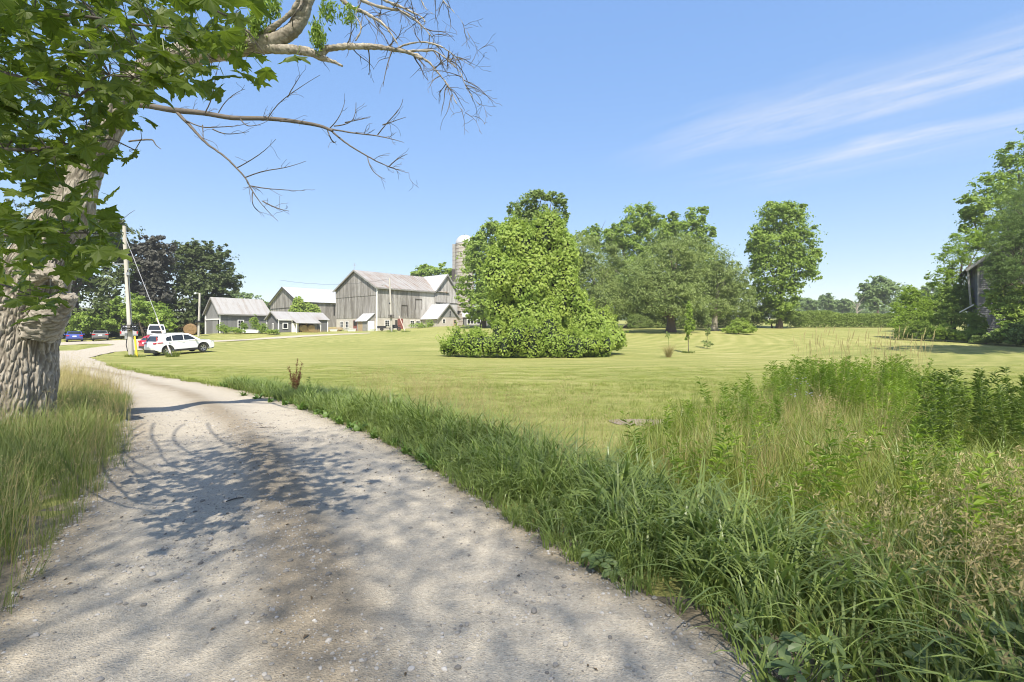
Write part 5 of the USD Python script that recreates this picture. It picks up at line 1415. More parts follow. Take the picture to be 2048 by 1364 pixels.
# small boat / tubs by the sheds
o = on_ground(500, 75)
boat = thing('rowing_boat', 'small upturned white boat lying in the weeds before the grey shed', 'boat', o, .5)
xs = np.linspace(-1.6, 1.6, 12); V = []
for x_ in xs:
    k_ = max(.06, (1 - (abs(x_) / 1.65) ** 2.6)) ** .6
    a = np.linspace(0, np.pi, 9)
    V.append(np.c_[np.full(9, x_), np.cos(a) * .62 * k_, .10 + np.sin(a) ** .8 * .45 * k_])
v = np.vstack(V); i, j = np.meshgrid(np.arange(11), np.arange(8), indexing='ij')
MB().add(v, np.stack([i * 9 + j, (i + 1) * 9 + j, (i + 1) * 9 + j + 1, i * 9 + j + 1], -1).reshape(-1, 4)).build('hull', M['white_paint'], boat, smooth=True)
mb = MB(); mb.beam((-1.6, 0, .56), (1.6, 0, .56), .05, .06); mb.build('keel', M['trim_grey'], boat)
for lb, u, d, sc in [('white plastic tub on the grass below the barn gable', 703, 91, 1.0), ('pale tub in weeds between the low shed and the barn', 667, 86, .8)]:
    o = on_ground(u, d)
    tb = thing('tub', lb, 'tub', o, .4)
    w_, l_, h_ = .9 * sc, 1.5 * sc, .42 * sc
    mb = MB()
    mb.hexa([(-l_ * .42, -w_ * .4, 0), (l_ * .42, -w_ * .4, 0), (l_ * .42, w_ * .4, 0), (-l_ * .42, w_ * .4, 0), (-l_ * .5, -w_ * .5, h_), (l_ * .5, -w_ * .5, h_), (l_ * .5, w_ * .5, h_), (-l_ * .5, w_ * .5, h_)])
    mb.build('shell', M['white_paint'], tb)
    mb = MB(); mb.box((0, -w_ * .5, h_), (l_ * 1.06, .06, .06)); mb.box((0, w_ * .5, h_), (l_ * 1.06, .06, .06)); mb.box((l_ * .5, 0, h_ + .002), (.06, w_ * .94, .06)); mb.box((-l_ * .5, 0, h_ + .002), (.06, w_ * .94, .06)); mb.box((0, 0, h_ - .06), (l_ * .9, w_ * .9, .14)); mb.build('rim', M['plate'], tb)
# stack of lumber with rusty straw between shed and barn
o = on_ground(661, 88)
lp = thing('lumber_pile', 'low pile of orange brown planks between the low shed and the barn', 'lumber', o, .55)
rng = np.random.default_rng(4)
for k in range(12):
    MB().box((rng.normal() * .1, (k % 4 - 1.5) * .33, .12 + (k // 4) * .22), (3.4 + rng.uniform(-.4, .4), .3, .18), rz=rng.normal() * .03).build('plank', M['tan_wood'], lp)
# ---------------------------------------------------------------- the vine mound and the right-hand trees
def surface_leaves(blobs, n, rng, size, depth=.12, rough=.22, freq=1.6, keep_out=.93, ground=True):
    """Leaves lying like shingles over the outside of a union of lobes."""
    bl = [(np.asarray(c, float), np.asarray(r, float)) for c, r in blobs]
    w = np.array([r[0] * r[2] + r[0] * r[1] + r[1] * r[2] for _, r in bl]); w /= w.sum()
    C, N = [], []
    for (c, r), share in zip(bl, w):
        m = int(n * share)
        d = unit(rng.normal(size=(m, 3)))
        nz = meshkit.fbm(d * r * freq + c * .7, 4, 5)
        k = 1 + rough * 2 * (nz - .5)
        lay = rng.uniform(-1, .25, m) * depth
        C.append(c + d * (r * k[:, None] + lay[:, None])); N.append(unit(d / r))
    C, N = np.vstack(C), np.vstack(N)
    own = np.repeat(np.arange(len(bl)), [int(n * s) for s in w])
    ok = np.ones(len(C), bool)
    for i, (c, r) in enumerate(bl):
        ok &= (own == i) | ((((C - c) / (r * keep_out)) ** 2).sum(1) > 1)
    if ground:
        ok &= C[:, 2] > Z(C[:, 0], C[:, 1]) + .03
    return C[ok], N[ok]


D = 35.5
base = on_ground(1065, D)
mound = thing('vine_mound', 'huge bright green mound of wild vine that has swallowed a tree on the lawn', 'vine', base)
B = lambda u, v, ru, rv, d=D, dep=.9: blob(u, v, ru, rv, d, dep)
mblobs0 = [B(1040, 500, 46, 55), B(1100, 475, 40, 42, 36), B(1020, 465, 30, 25, 36), B(1000, 560, 36, 60, 35), B(1060, 560, 60, 70, 35.5), B(1115, 540, 42, 66, 36), B(1140, 520, 16, 50, 36.5),
          B(1000, 620, 34, 45, 35), B(1060, 640, 70, 55, 35.5), B(1130, 610, 45, 55, 36), B(1160, 645, 44, 44, 36), B(1198, 662, 38, 36, 36.5), B(1215, 680, 40, 28, 36), B(1160, 690, 70, 26, 34.5),
          B(1085, 455, 24, 22, 36), B(1108, 452, 16, 16, 36.5), B(1135, 570, 22, 50, 35.2)]
hblobs = [B(930, 690, 48, 22, 34), B(985, 690, 60, 26, 33.5), B(1050, 685, 60, 34, 33.5), B(1110, 685, 56, 36, 33.6), B(905, 698, 24, 16, 34.5), B(1170, 690, 52, 24, 33.6), B(1075, 672, 50, 30, 34)]
rng = np.random.default_rng(100)
def drape(bl, k, lo, hi):
    out = [(c, r * .88) for c, r in bl]
    for c, r in bl:
        for _ in range(k):
            d_ = unit(rng.normal(size=3) * [1, 1, .8] + [0, -.5, .1])
            s_ = rng.uniform(lo, hi)
            out.append((c + d_ * r * rng.uniform(.62, .88), r.mean() * s_ * np.array([rng.uniform(.7, 1.1), rng.uniform(.7, 1.1), rng.uniform(1.0, 1.9)])))
    return out


mblobs = drape(mblobs0, 6, .2, .36)
hblobs = drape(hblobs, 6, .25, .5)
loc = lambda bl: [(c - base, r) for c, r in bl]
rng = np.random.default_rng(101)
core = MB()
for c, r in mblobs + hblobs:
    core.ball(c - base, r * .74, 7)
core.build('inner_growth', M['core'], mound, smooth=True)  # filler balls against see-through; gap shade is in their near-black colour
C, N = surface_leaves(mblobs, 125000, rng, .2, depth=.4, rough=.40, freq=.85)
N = N + [0, 0, .1] + sun_dir * .5 + rng.normal(size=N.shape) * .45
MB().add(*leaf_quads(C - base, N, 0.165 * rng.uniform(.45, 1.6, len(C)), rng, .85, .10, droop=.45)).build('vine_leaves', M['vine'], mound, kind='stuff')
C, N = surface_leaves(hblobs, 52000, rng, .2, depth=.4, rough=.42, freq=1.6)
N = N + [0, 0, .5] + rng.normal(size=N.shape) * .6
MB().add(*leaf_quads(C - base, N, 0.14 * rng.uniform(.5, 1.5, len(C)), rng, .6, .12, droop=.2)).build('skirt_leaves', M['vine'], mound, kind='stuff', label='looser weeds round the foot of the mound')
sh = MB()
for k in range(900):                                   # upright shoots that break the outline
    c, r = (mblobs + hblobs)[rng.integers(0, len(mblobs + hblobs))]
    d = unit(rng.normal(size=3)); d[2] = abs(d[2]); p = c + d * r * 1.0
    e = p + (unit(d + [0, 0, .8]) * rng.uniform(.2, .75))
    q = spline([p, (p + e) / 2 + rng.normal(size=3) * .04, e], 5) - base
    sh.tube(q, .008, 3)
    cc = np.repeat(q, 3, 0) + rng.normal(size=(15, 3)) * .05
    sh.add(*leaf_quads(cc, rng.normal(size=(15, 3)) + [0, 0, .6], .14 * rng.uniform(.6, 1.2, 15), rng, .7))
sh.build('shoots', M['vine'], mound, kind='stuff')

# vine on the second barn's corner
vb = np.array([*F2.p(0, .3)[:2], 5.0])
vine2 = thing('barn_vine', 'green vine climbing over the corner of the older barn above the low shed', 'vine', (vb[0], vb[1], float(Z(vb[0], vb[1]))))
o = np.array([vb[0], vb[1], float(Z(vb[0], vb[1]))])
bl = [(F2.p(a, .4, z), np.array([rx, .8, rz])) for a, z, rx, rz in [(-.2, 8.2, 1.3, 1.7), (-.8, 6.6, 1.4, 2.2), (1.6, 7.3, 1.8, 1.2), (3.2, 6.8, 1.5, 1.4), (1.2, 5.6, 2.2, 2.0), (3.6, 5.4, 1.6, 1.8), (-1.4, 5.0, 1.4, 2.2)]]
C, N = surface_leaves(bl, 5200, rng, .3, depth=.5, rough=.3)
C2, N2 = crown_points(bl, 3000, rng, .5)
C, N = np.vstack([C, C2]), np.vstack([N, N2])
MB().add(*leaf_quads(C - o, N + [0, -.3, .3] + rng.normal(size=N.shape) * .6, .42 * rng.uniform(.6, 1.3, len(C)), rng, .8)).build('vine_leaves', M['vine'], vine2, kind='stuff')
mb = MB()
for k in range(5):
    mb.tube(spline([F2.p(-.6 + k * .7, .3, o[2] - .2), F2.p(-.2 + k * .5, .35, 5), F2.p(k * .7 - 1, .4, 7.5)], 7) - o, np.linspace(.07, .02, 7), 5)
mb.build('stem', M['twig'], vine2)

# right-hand trees round the old house
tree('tall_tree', 'tallest tree at the right edge of the picture, its crown high over the old house', 'tree', (64, 62),
     [blob(2030, 305, 34, 32, 60), blob(2060, 350, 60, 60, 60), blob(1985, 380, 44, 34, 60), blob(1955, 410, 34, 26, 59), blob(2000, 430, 56, 36, 59), blob(1945, 440, 26, 24, 59), blob(2080, 420, 80, 70, 62), blob(2040, 470, 60, 40, 61), blob(2100, 300, 50, 60, 62)], 'green', 16000, .34, .5, 201, shell=.45, clump=20, cs=.2, core=False)
tree('locust_tree', 'yellow green feathery locust tree left of the old house roof', 'tree', on_ground(1905, 58)[:2],
     [blob(1935, 480, 34, 26, 58), blob(1905, 515, 30, 26, 57), blob(1950, 510, 30, 26, 58), blob(1885, 555, 26, 24, 57), blob(1920, 560, 34, 30, 58), blob(1970, 470, 28, 24, 58), blob(1900, 600, 36, 26, 57)], 'yellow_green', 8500, .26, .2, 202, shell=.35, clump=16, cs=.22, aspect=.45, rough=.5, extra=2)
tree('cedar_tree', 'dark olive evergreen before the old house, drooping fine twigs over its wall', 'tree', (48.5, 45.5),
     [blob(2040, 420, 44, 44, 46), blob(2060, 480, 60, 50, 46), blob(2020, 500, 46, 46, 45.5), blob(1998, 545, 30, 34, 45), blob(2040, 560, 52, 50, 45), blob(2080, 560, 60, 70, 46), blob(2070, 400, 50, 60, 47), blob(2015, 455, 34, 40, 46), blob(1992, 500, 22, 26, 45.5), blob(1985, 530, 16, 20, 45.5)], 'cedar', 26000, .20, .35, 203, shell=.4, clump=26, cs=.2, aspect=.28, droop=.5, extra=2)
vt = tree('wall_vine', 'bright vine bush climbing the old house wall under the evergreen', 'vine', (46.8, 44.5),
     [blob(1998, 582, 26, 24, 47), blob(1992, 548, 16, 22, 47.5), blob(2012, 540, 24, 30, 47), blob(1990, 605, 18, 16, 47), blob(1976, 590, 10, 12, 47.5), blob(2025, 665, 40, 22, 45),  blob(2015, 600, 34, 30, 46), blob(2035, 640, 34, 30, 45), blob(2005, 630, 22, 26, 45.5), blob(2060, 610, 40, 50, 45)], 'vine', 8000, .24, .08, 204, shell=.4, aspect=.8)
tree('shade_bush', 'dark bush in the shade at the right edge, under the evergreen', 'bush', (44.5, 42.5),
     [blob(2040, 668, 36, 22, 44), blob(2010, 672, 26, 14, 45), blob(2075, 660, 40, 34, 43), blob(1985, 676, 18, 10, 46)], 'green_dark', 6000, .22, .06, 205, shell=.3)
tree('locust_shrub', 'light green young locust at the left end of the brush before the old house', 'shrub', on_ground(1820, 55)[:2],
     [blob(1815, 588, 22, 18, 55), blob(1835, 600, 26, 22, 55), blob(1805, 612, 24, 20, 55), blob(1825, 630, 34, 24, 54), blob(1800, 648, 20, 22, 54), blob(1850, 622, 24, 26, 55)], 'yellow_green', 8000, .2, .09, 206, shell=.3, clump=16, cs=.22, aspect=.5)
tree('leafy_shrub', 'tall mid green shrub between the young locust and the old house', 'shrub', on_ground(1895, 54)[:2],
     [blob(1880, 600, 30, 28, 55), blob(1915, 590, 34, 36, 55), blob(1890, 635, 40, 30, 54), blob(1930, 630, 32, 34, 54), blob(1940, 600, 22, 30, 55)], 'green', 9500, .2, .09, 207, shell=.3)
rng = np.random.default_rng(208)
for i, (u, v, ru, rv, d, mt, lb) in enumerate([(1950, 645, 16, 30, 50, 'green', 'leafy shrub covering the foot of the old house corner'), (1806, 668, 18, 16, 52, 'hedge', 'yellowish weed clump at the foot of the young locust'), (1845, 662, 28, 22, 51, 'green_light', 'soft green weed clump, second from the left before the brush'), (1890, 668, 34, 18, 50, 'green', 'low dark green weed clump in the middle of the brush foot'), (1935, 670, 36, 16, 49, 'green', 'low weed clump right below the fallen white porch rail'), (1972, 682, 30, 10, 47, 'green_dark', 'low shaded weed clump right of the siding')]):
    tree('weed_clump', lb, 'weeds', on_ground(u, d)[:2], [blob(u, v, ru, rv, d), blob(u + ru * .5, v + 3, ru * .7, rv * .8, d), blob(u - ru * .5, v + 4, ru * .6, rv * .7, d)], mt, 4200, .16, .05, 210 + i, shell=.25, aspect=.35, up=.9)
# a tall tree just right of the frame that shades the lawn before the old house
tree('maple_tree', 'tall green maple right of the evergreen, outside the picture, shading the lawn', 'tree', (45, 30),
     [((43, 31, 14), (4.5, 4, 3)), ((39, 29.5, 17), (4.5, 4, 3)), ((36, 27, 20), (4.5, 4, 3)), ((46, 32, 17), (5, 4.5, 3)), ((48, 29, 13), (5, 4.5, 3)), ((42, 27, 21), (4.5, 4, 3)), ((46.5, 35, 9), (3.5, 3.5, 2.5)), ((47, 36, 7), (3, 3, 2))], 'green', 13000, .5, .45, 220, shell=.3)
# ---------------------------------------------------------------- the old ash at the left of the lane
def P(u, v, d): return W(u, v, d)


class Branches:
    """Tapering limbs with side twigs, collected into meshes."""

    def __init__(s, seed):
        s.rng = np.random.default_rng(seed); s.big, s.fine = MB(), MB(); s.tips = []

    def limb(s, pts, radii, sides=9, n=None, fine=False, knobs=.0):
        pts = np.asarray(pts, float); n = n or max(8, 6 * len(pts))
        if max(radii) > .06:
            n, sides = 110, 26
        q = spline(np.c_[pts, np.asarray(radii, float)], n)
        L = np.linalg.norm(pts[-1] - pts[0])
        k = np.linspace(0, 1, n)
        q[1:, :3] += (s.rng.normal(size=(n - 1, 3)) * (.10 if n < 100 else .012) * q[1:, 3:4])
        r = q[:, 3] * (1 + (knobs if n < 100 else 0) * s.rng.normal(size=n) + .16 * (meshkit.fbm(np.c_[np.linspace(0, 6, n), np.zeros((n, 2))], 2, len(pts)) - .5))
        (s.fine if fine else s.big).tube(q[:, :3], np.maximum(r, .0025), sides)
        return q

    def twigs(s, q, count, length, r, depth=2, droop=-.15, spread=.9, start=.25, dirbias=(0, 0, 0)):
        for _ in range(count):
            i = s.rng.integers(int(len(q) * start), len(q))
            p = q[i, :3]
            t = unit(q[min(i + 1, len(q) - 1), :3] - q[max(i - 1, 0), :3])
            d = unit(t * .8 + s.rng.normal(size=3) * spread * .6 + np.array(dirbias))
            L = length * s.rng.uniform(.45, 1.2)
            pts = [p]
            for k in range(4):
                d = unit(d + s.rng.normal(size=3) * .22 + [0, 0, droop])
                pts.append(pts[-1] + d * L / 4)
            rr = min(r, q[i, 3] * .7)
            w = s.limb(pts, np.linspace(rr, rr * .3, 5), 4, 9, fine=True)
            if depth > 1:
                s.twigs(w, max(2, count // 3 if count < 9 else 3), L * .5, rr * .55, depth - 1, droop, spread, .2)


def rough_bark(mb, amp=.012):
    """Furrows on the thicker limbs."""
    import trimesh
    v, f = mb.arrays()
    n = np.array(trimesh.Trimesh(v, f, process=False).vertex_normals)
    k = meshkit.noise(v * [16, 16, 16] + (meshkit.fbm(v * 9, 2, 3)[:, None] - .5) * 2, 6); k2 = meshkit.noise(v * 34, 8)
    g = np.maximum(np.exp(-(np.abs(2 * k - 1) / .28) ** 2), .6 * np.exp(-(np.abs(2 * k2 - 1) / .25) ** 2))
    mb.v, mb.f = [v - n * (g * amp)[:, None]], [f]
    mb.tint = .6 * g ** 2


bD = 8.6
ash = thing('old_ash_tree', 'huge old tree with furrowed pale bark and dead bare limbs left of the lane', 'tree', (0, 0, 0))
path_ = np.array([(-4, 905, 8.7, 1.02), (6, 860, 8.7, .86), (18, 800, 8.7, .78), (28, 740, 8.7, .735), (36, 680, 8.68, .68), (48, 620, 8.65, .66), (68, 560, 8.6, .58), (92, 505, 8.6, .50), (120, 450, 8.55, .42), (145, 400, 8.5, .36), (160, 360, 8.5, .31), (178, 322, 8.5, .275), (202, 280, 8.45, .26),
                  (222, 235, 8.4, .27), (258, 180, 8.35, .26), (305, 140, 8.3, .25), (365, 112, 8.2, .245), (430, 96, 8.15, .24), (490, 86, 8.1, .235), (520, 84, 8.1, .22)])
c = np.array([[*P(u, v, d), r] for u, v, d, r in path_])
ns, nt = 760, 380
c[:, 3] *= np.interp(np.arange(len(c)), [0, 4, 7, 12, 19], [.80, .80, .90, .90, .8])
q = spline(c, ns)
t = unit(np.gradient(q[:, :3], axis=0))
a = unit(np.cross(t, [0, 1.0, 0])); b = np.cross(t, a)
s_len = np.concatenate([[0], np.cumsum(np.linalg.norm(np.diff(q[:, :3], axis=0), axis=1))])
th = np.arange(nt) * 2 * np.pi / nt
cs, sn = np.cos(th), np.sin(th)
Rr = q[:, 3][:, None] * np.ones(nt)
# root flare lobes and burls
ss = s_len[:, None]
Rr = Rr * (1 + .10 * np.exp(-ss / .9) * np.cos(5 * th + 1.0)[None] + .05 * (meshkit.fbm(np.stack([cs[None] * 1.3 + 0 * ss, sn[None] * 1.3 + 0 * ss, ss * .9 + 0 * cs[None]], -1), 3, 4) - .5) * 2)
for (sv, tv, amp, w1, w2) in [(s_len[np.abs(q[:, 2] - P(170, 385, 8.5)[2]).argmin()], 0.0, .075, .20, .6)]:
    dth = np.angle(np.exp(1j * (th - tv)))
    Rr += amp * np.exp(-((ss - sv) / w1) ** 2 - (dth[None] / w2) ** 2)
dirv = cs[None, :, None] * a[:, None] + sn[None, :, None] * b[:, None]
base_p = q[:, None, :3] + dirv * Rr[..., None]
# furrowed bark: interlacing ridges, long along the trunk
k1 = np.stack([cs[None] * Rr * 19, sn[None] * Rr * 19, ss * 3.0 + 0 * Rr], -1)
warp = (meshkit.fbm(k1 * .6, 3, 12)[..., None] - .5) * .9
n1 = meshkit.noise(k1 + warp, 3); n2 = meshkit.noise(k1 * 1.7 + 7 + warp, 5)
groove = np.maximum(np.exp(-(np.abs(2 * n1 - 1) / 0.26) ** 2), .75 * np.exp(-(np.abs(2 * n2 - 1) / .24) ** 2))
depth = np.clip(q[:, 3] * .085, .008, .045)[:, None]
Rr = Rr - depth * groove + depth * .25 * (meshkit.noise(k1 * 6, 9) - .5)
v = (q[:, None, :3] + dirv * Rr[..., None]).reshape(-1, 3)
i, j = np.meshgrid(np.arange(ns - 1), np.arange(nt), indexing='ij')
f = np.stack([i * nt + j, i * nt + (j + 1) % nt, (i + 1) * nt + (j + 1) % nt, (i + 1) * nt + j], -1).reshape(-1, 4)
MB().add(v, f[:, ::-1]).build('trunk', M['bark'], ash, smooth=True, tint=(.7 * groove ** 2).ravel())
# broken stub knot on the right flank
kp = P(118, 612, 8.35)
br = Branches(31)
mb = MB()
for pts_, rr_ in (([P(85, 660, 8.5), P(100, 632, 8.35), P(120, 610, 8.25), P(138, 596, 8.2), P(144, 590, 8.2)], [.30, .25, .18, .12, .08]), ([P(60, 565, 8.35), P(88, 542, 8.15), P(112, 548, 8.1), P(128, 575, 8.12)], [.2, .15, .11, .07])):
    q_ = spline(np.c_[np.array(pts_), np.array(rr_)], 60)
    mb.tube(q_[:, :3], q_[:, 3], 60)
v_, f_ = mb.arrays(); v_ = v_ + (meshkit.fbm(v_ * 7, 3, 2)[:, None] - .5) * .10; mb.v, mb.f = [v_], [f_]
rough_bark(mb, .022)
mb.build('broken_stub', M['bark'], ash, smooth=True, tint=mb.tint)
# upper limbs
l1 = br.limb([P(500, 86, 8.1), P(545, 82, 8.05), P(578, 66, 8.0), P(600, 38, 8.0), P(614, 0, 8.0), P(640, -50, 8.0), P(700, -120, 8.0)], [.17, .125, .115, .11, .10, .09, .07], 12, knobs=.02)
l2 = br.limb([P(500, 84, 8.05), P(530, 66, 8.0), P(560, 44, 7.9), P(585, 22, 7.85), P(600, -10, 7.8), P(610, -60, 7.8)], [.08, .058, .046, .042, .038, .03], 10, knobs=.025)
l3 = br.limb([P(505, 90, 8.1), P(548, 97, 8.05), P(592, 100, 8.0), P(620, 104, 8.0), P(640, 114, 8.0), P(664, 122, 8.0), P(685, 132, 8.0)], [.13, .085, .07, .07, .06, .035, .022], 11, knobs=.03)
l4 = br.limb([P(640, 113, 8.0), P(655, 97, 8.0), P(690, 93, 7.9), P(740, 93, 7.85), P(785, 98, 7.8), P(820, 106, 7.75), P(845, 118, 7.7)], [.075, .058, .052, .046, .040, .034, .028], 9)
l4a = br.limb([P(830, 108, 7.75), P(858, 125, 7.7), P(880, 150, 7.6), P(900, 178, 7.55), P(912, 205, 7.5), P(940, 232, 7.5)], [.028, .022, .018, .014, .010, .004], 6)
l4b = br.limb([P(815, 103, 7.75), P(860, 100, 7.7), P(895, 120, 7.65), P(920, 145, 7.6), P(935, 180, 7.55), P(962, 212, 7.5)], [.026, .021, .017, .013, .009, .004], 6)
l4c = br.limb([P(790, 99, 7.8), P(840, 84, 7.75), P(885, 95, 7.7), P(915, 115, 7.7), P(950, 135, 7.7)], [.022, .018, .014, .010, .004], 6)
l5 = br.limb([P(660, -30, 8.0), P(700, 12, 8.0), P(735, 28, 7.9), P(770, 52, 7.8), P(790, 80, 7.7), P(800, 95, 7.7)], [.05, .04, .032, .024, .016, .006], 7)
l6 = br.limb([P(690, -30, 8.1), P(740, 8, 8.0), P(800, 22, 7.9), P(845, 52, 7.8), P(870, 88, 7.7)], [.04, .032, .024, .016, .006], 6)
l7 = br.limb([P(720, -60, 8.0), P(770, 0, 7.9), P(815, 20, 7.9), P(850, 45, 7.8), P(838, 60, 7.8)], [.04, .03, .02, .012, .005], 6)
l8 = br.limb([P(830, -60, 8.0), P(850, 15, 7.8), P(870, 30, 7.8)], [.02, .012, .006], 5)
l9 = br.limb([P(850, -60, 8.0), P(890, 5, 7.8), P(925, 45, 7.7), P(940, 75, 7.7)], [.016, .011, .007, .003], 5)
l10 = br.limb([P(710, 82, 7.9), P(722, 55, 7.9), P(712, 30, 7.9), P(722, 0, 7.9)], [.022, .018, .014, .010], 6)
for L_, n_, ln, r_ in [(l4, 9, .55, .012), (l4a, 12, .5, .010), (l4b, 12, .5, .010), (l4c, 10, .45, .009), (l5, 10, .6, .010), (l6, 11, .6, .010), (l7, 9, .5, .009), (l8, 4, .5, .008), (l9, 9, .45, .008), (l10, 5, .4, .008), (l1, 6, .5, .012), (l3, 4, .3, .008)]:
    br.twigs(L_, n_, ln, r_, 2, droop=-.10)
rough_bark(br.big)
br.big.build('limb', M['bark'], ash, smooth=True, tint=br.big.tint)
br.fine.build('twigs', M['twig'], ash, kind='stuff')
# lower dead branch
b2 = Branches(33)
m1 = b2.limb([P(205, 205, 8.4), P(285, 210, 8.3), P(345, 220, 8.2), P(405, 226, 8.15), P(470, 236, 8.1), P(530, 237, 8.05), P(590, 243, 8.0), P(640, 252, 8.0), P(665, 262, 7.95)], [.075, .046, .044, .040, .036, .033, .029, .024, .02], 8, n=60)
m2 = b2.limb([P(655, 257, 8.0), P(700, 265, 7.9), P(755, 272, 7.9), P(808, 285, 7.8)], [.016, .012, .009, .003], 5)
m3 = b2.limb([P(660, 258, 8.0), P(695, 288, 7.9), P(745, 318, 7.9), P(775, 332, 7.8), P(818, 346, 7.8)], [.017, .013, .010, .007, .003], 5)
m4 = b2.limb([P(352, 222, 8.2), P(390, 262, 8.0), P(415, 288, 7.9), P(448, 312, 7.85), P(473, 336, 7.8), P(492, 358, 7.8), P(505, 382, 7.8), P(525, 410, 7.8), P(556, 442, 7.8)], [.026, .021, .018, .016, .014, .012, .009, .006, .003], 6)
sub = [[(535, 237), (560, 205), (600, 175), (640, 150)], [(575, 195), (592, 165), (603, 148)], [(410, 226), (425, 190), (432, 150), (440, 120)], [(437, 226), (460, 195), (490, 178)], [(660, 256), (680, 230), (690, 200)], [(668, 252), (705, 240), (712, 205)], [(690, 245), (740, 235)], [(755, 270), (775, 245), (800, 215), (806, 198)], [(765, 250), (812, 234)],
       [(370, 240), (420, 255), (470, 252), (500, 245)], [(425, 258), (460, 268), (498, 263)], [(405, 250), (407, 280)], [(473, 336), (505, 318), (530, 300), (552, 278)], [(490, 355), (530, 342), (570, 335), (612, 322)], [(502, 372), (545, 378), (610, 381)], [(505, 385), (505, 405), (520, 425)], [(525, 402), (560, 418), (578, 422)], [(778, 333), (800, 315), (815, 308)], [(735, 312), (745, 340), (770, 358)], [(655, 260), (670, 285), (672, 282)], [(480, 237), (500, 252), (540, 238)], [(560, 243), (595, 240)]]
for pl in sub:
    d0 = 7.9 + b2.rng.uniform(-.1, .2)
    k = b2.limb([P(u, v, d0 - .05 * i_) for i_, (u, v) in enumerate(pl)], np.linspace(.011, .0035, len(pl)), 4, fine=True)
    b2.twigs(k, 3, .25, .004, 1, droop=0)
for L_, n_ in ((m1, 8), (m2, 6), (m3, 6), (m4, 6)):
    b2.twigs(L_, n_, .3, .006, 2, droop=.02)
b2.limb([P(258, 283, 8.3), P(305, 280, 8.2), P(312, 290, 8.2), P(322, 298, 8.2)], [.015, .012, .008, .005], 5)
b2.limb([P(150, 395, 8.4), P(230, 450, 8.2), P(262, 425, 8.1), P(270, 420, 8.1)], [.012, .006, .004, .002], 4)
b2.big.build('dead_branch', M['twig'], ash, smooth=True)
b2.fine.build('dead_twigs', M['twig'], ash, kind='stuff')
# tufts of narrow leaves sprouting on the limbs
rng = np.random.default_rng(35)
for (u, v, ru, rv, n_) in [(515, 30, 34, 36, 700), (635, 55, 26, 42, 520), (480, 60, 26, 24, 380), (660, 5, 40, 12, 260), (545, -5, 40, 16, 350), (700, 12, 26, 10, 140)]:
    cc, rr = blob(u, v, ru, rv, 7.9)
    k = rng.integers(0, 26, n_); st = cc + unit(rng.normal(size=(26, 3))) * rr * rng.uniform(.1, .75, (26, 1))
    C = st[k] + np.c_[rng.normal(size=(n_, 2)) * .03, -rng.uniform(0, .28, n_)]
    N = rng.normal(size=(n_, 3)) + [0, -.4, .3]
    MB().add(*leaf_quads(C, N, .085 * rng.uniform(.6, 1.3, n_), rng, .3, .05, droop=.65)).build('leaf_tuft', M['green_light'], ash)
# ---------------------------------------------------------------- the maple whose branches hang into the picture at the upper left
half = [(0, -.50), (.05, -.12), (.20, -.16), (.34, -.24), (.31, -.10), (.42, -.05), (.34, .04), (.52, .10), (.58, .24), (.44, .21), (.34, .26), (.24, .20), (.21, .28), (.26, .40), (.16, .40), (.10, .48), (0, .66)]
LEAF2 = np.array([(0, -.12)] + half[1:] + [(-x, y) for x, y in half[1:-1][::-1]])


def maple_leaf(mb, c, n, tip, size, rng, curl=.18):
    """A five-lobed toothed leaf with its stalk, folded along the midrib and curled at the lobes."""
    n = unit(n); y = unit(tip - (np.dot(tip, n)) * n); x = np.cross(y, n)
    p = LEAF2 * size * rng.uniform(.92, 1.08, 2)
    r2 = (LEAF2 ** 2).sum(1)
    z = size * (-.22 * np.abs(LEAF2[:, 0]) * rng.uniform(.2, 1.4) - curl * r2 * rng.uniform(.2, 1.4) + .03 * rng.normal(size=len(p)))
    v = c + p[:, :1] * x + p[:, 1:] * y + z[:, None] * n
    m = c + y * size * .08 + n * size * .015
    k = len(v)
    v = np.vstack([v, m[None]])
    f = [[i, (i + 1) % k, k] for i in range(k)]
    mb.add(v, f)
    s0 = c - y * size * .12
    s1 = s0 - y * size * .45 + n * size * .2
    w = x * size * .012
    mb.add([s0 - w, s0 + w, s1 + w, s1 - w], [[0, 1, 2, 3]])
    return s1


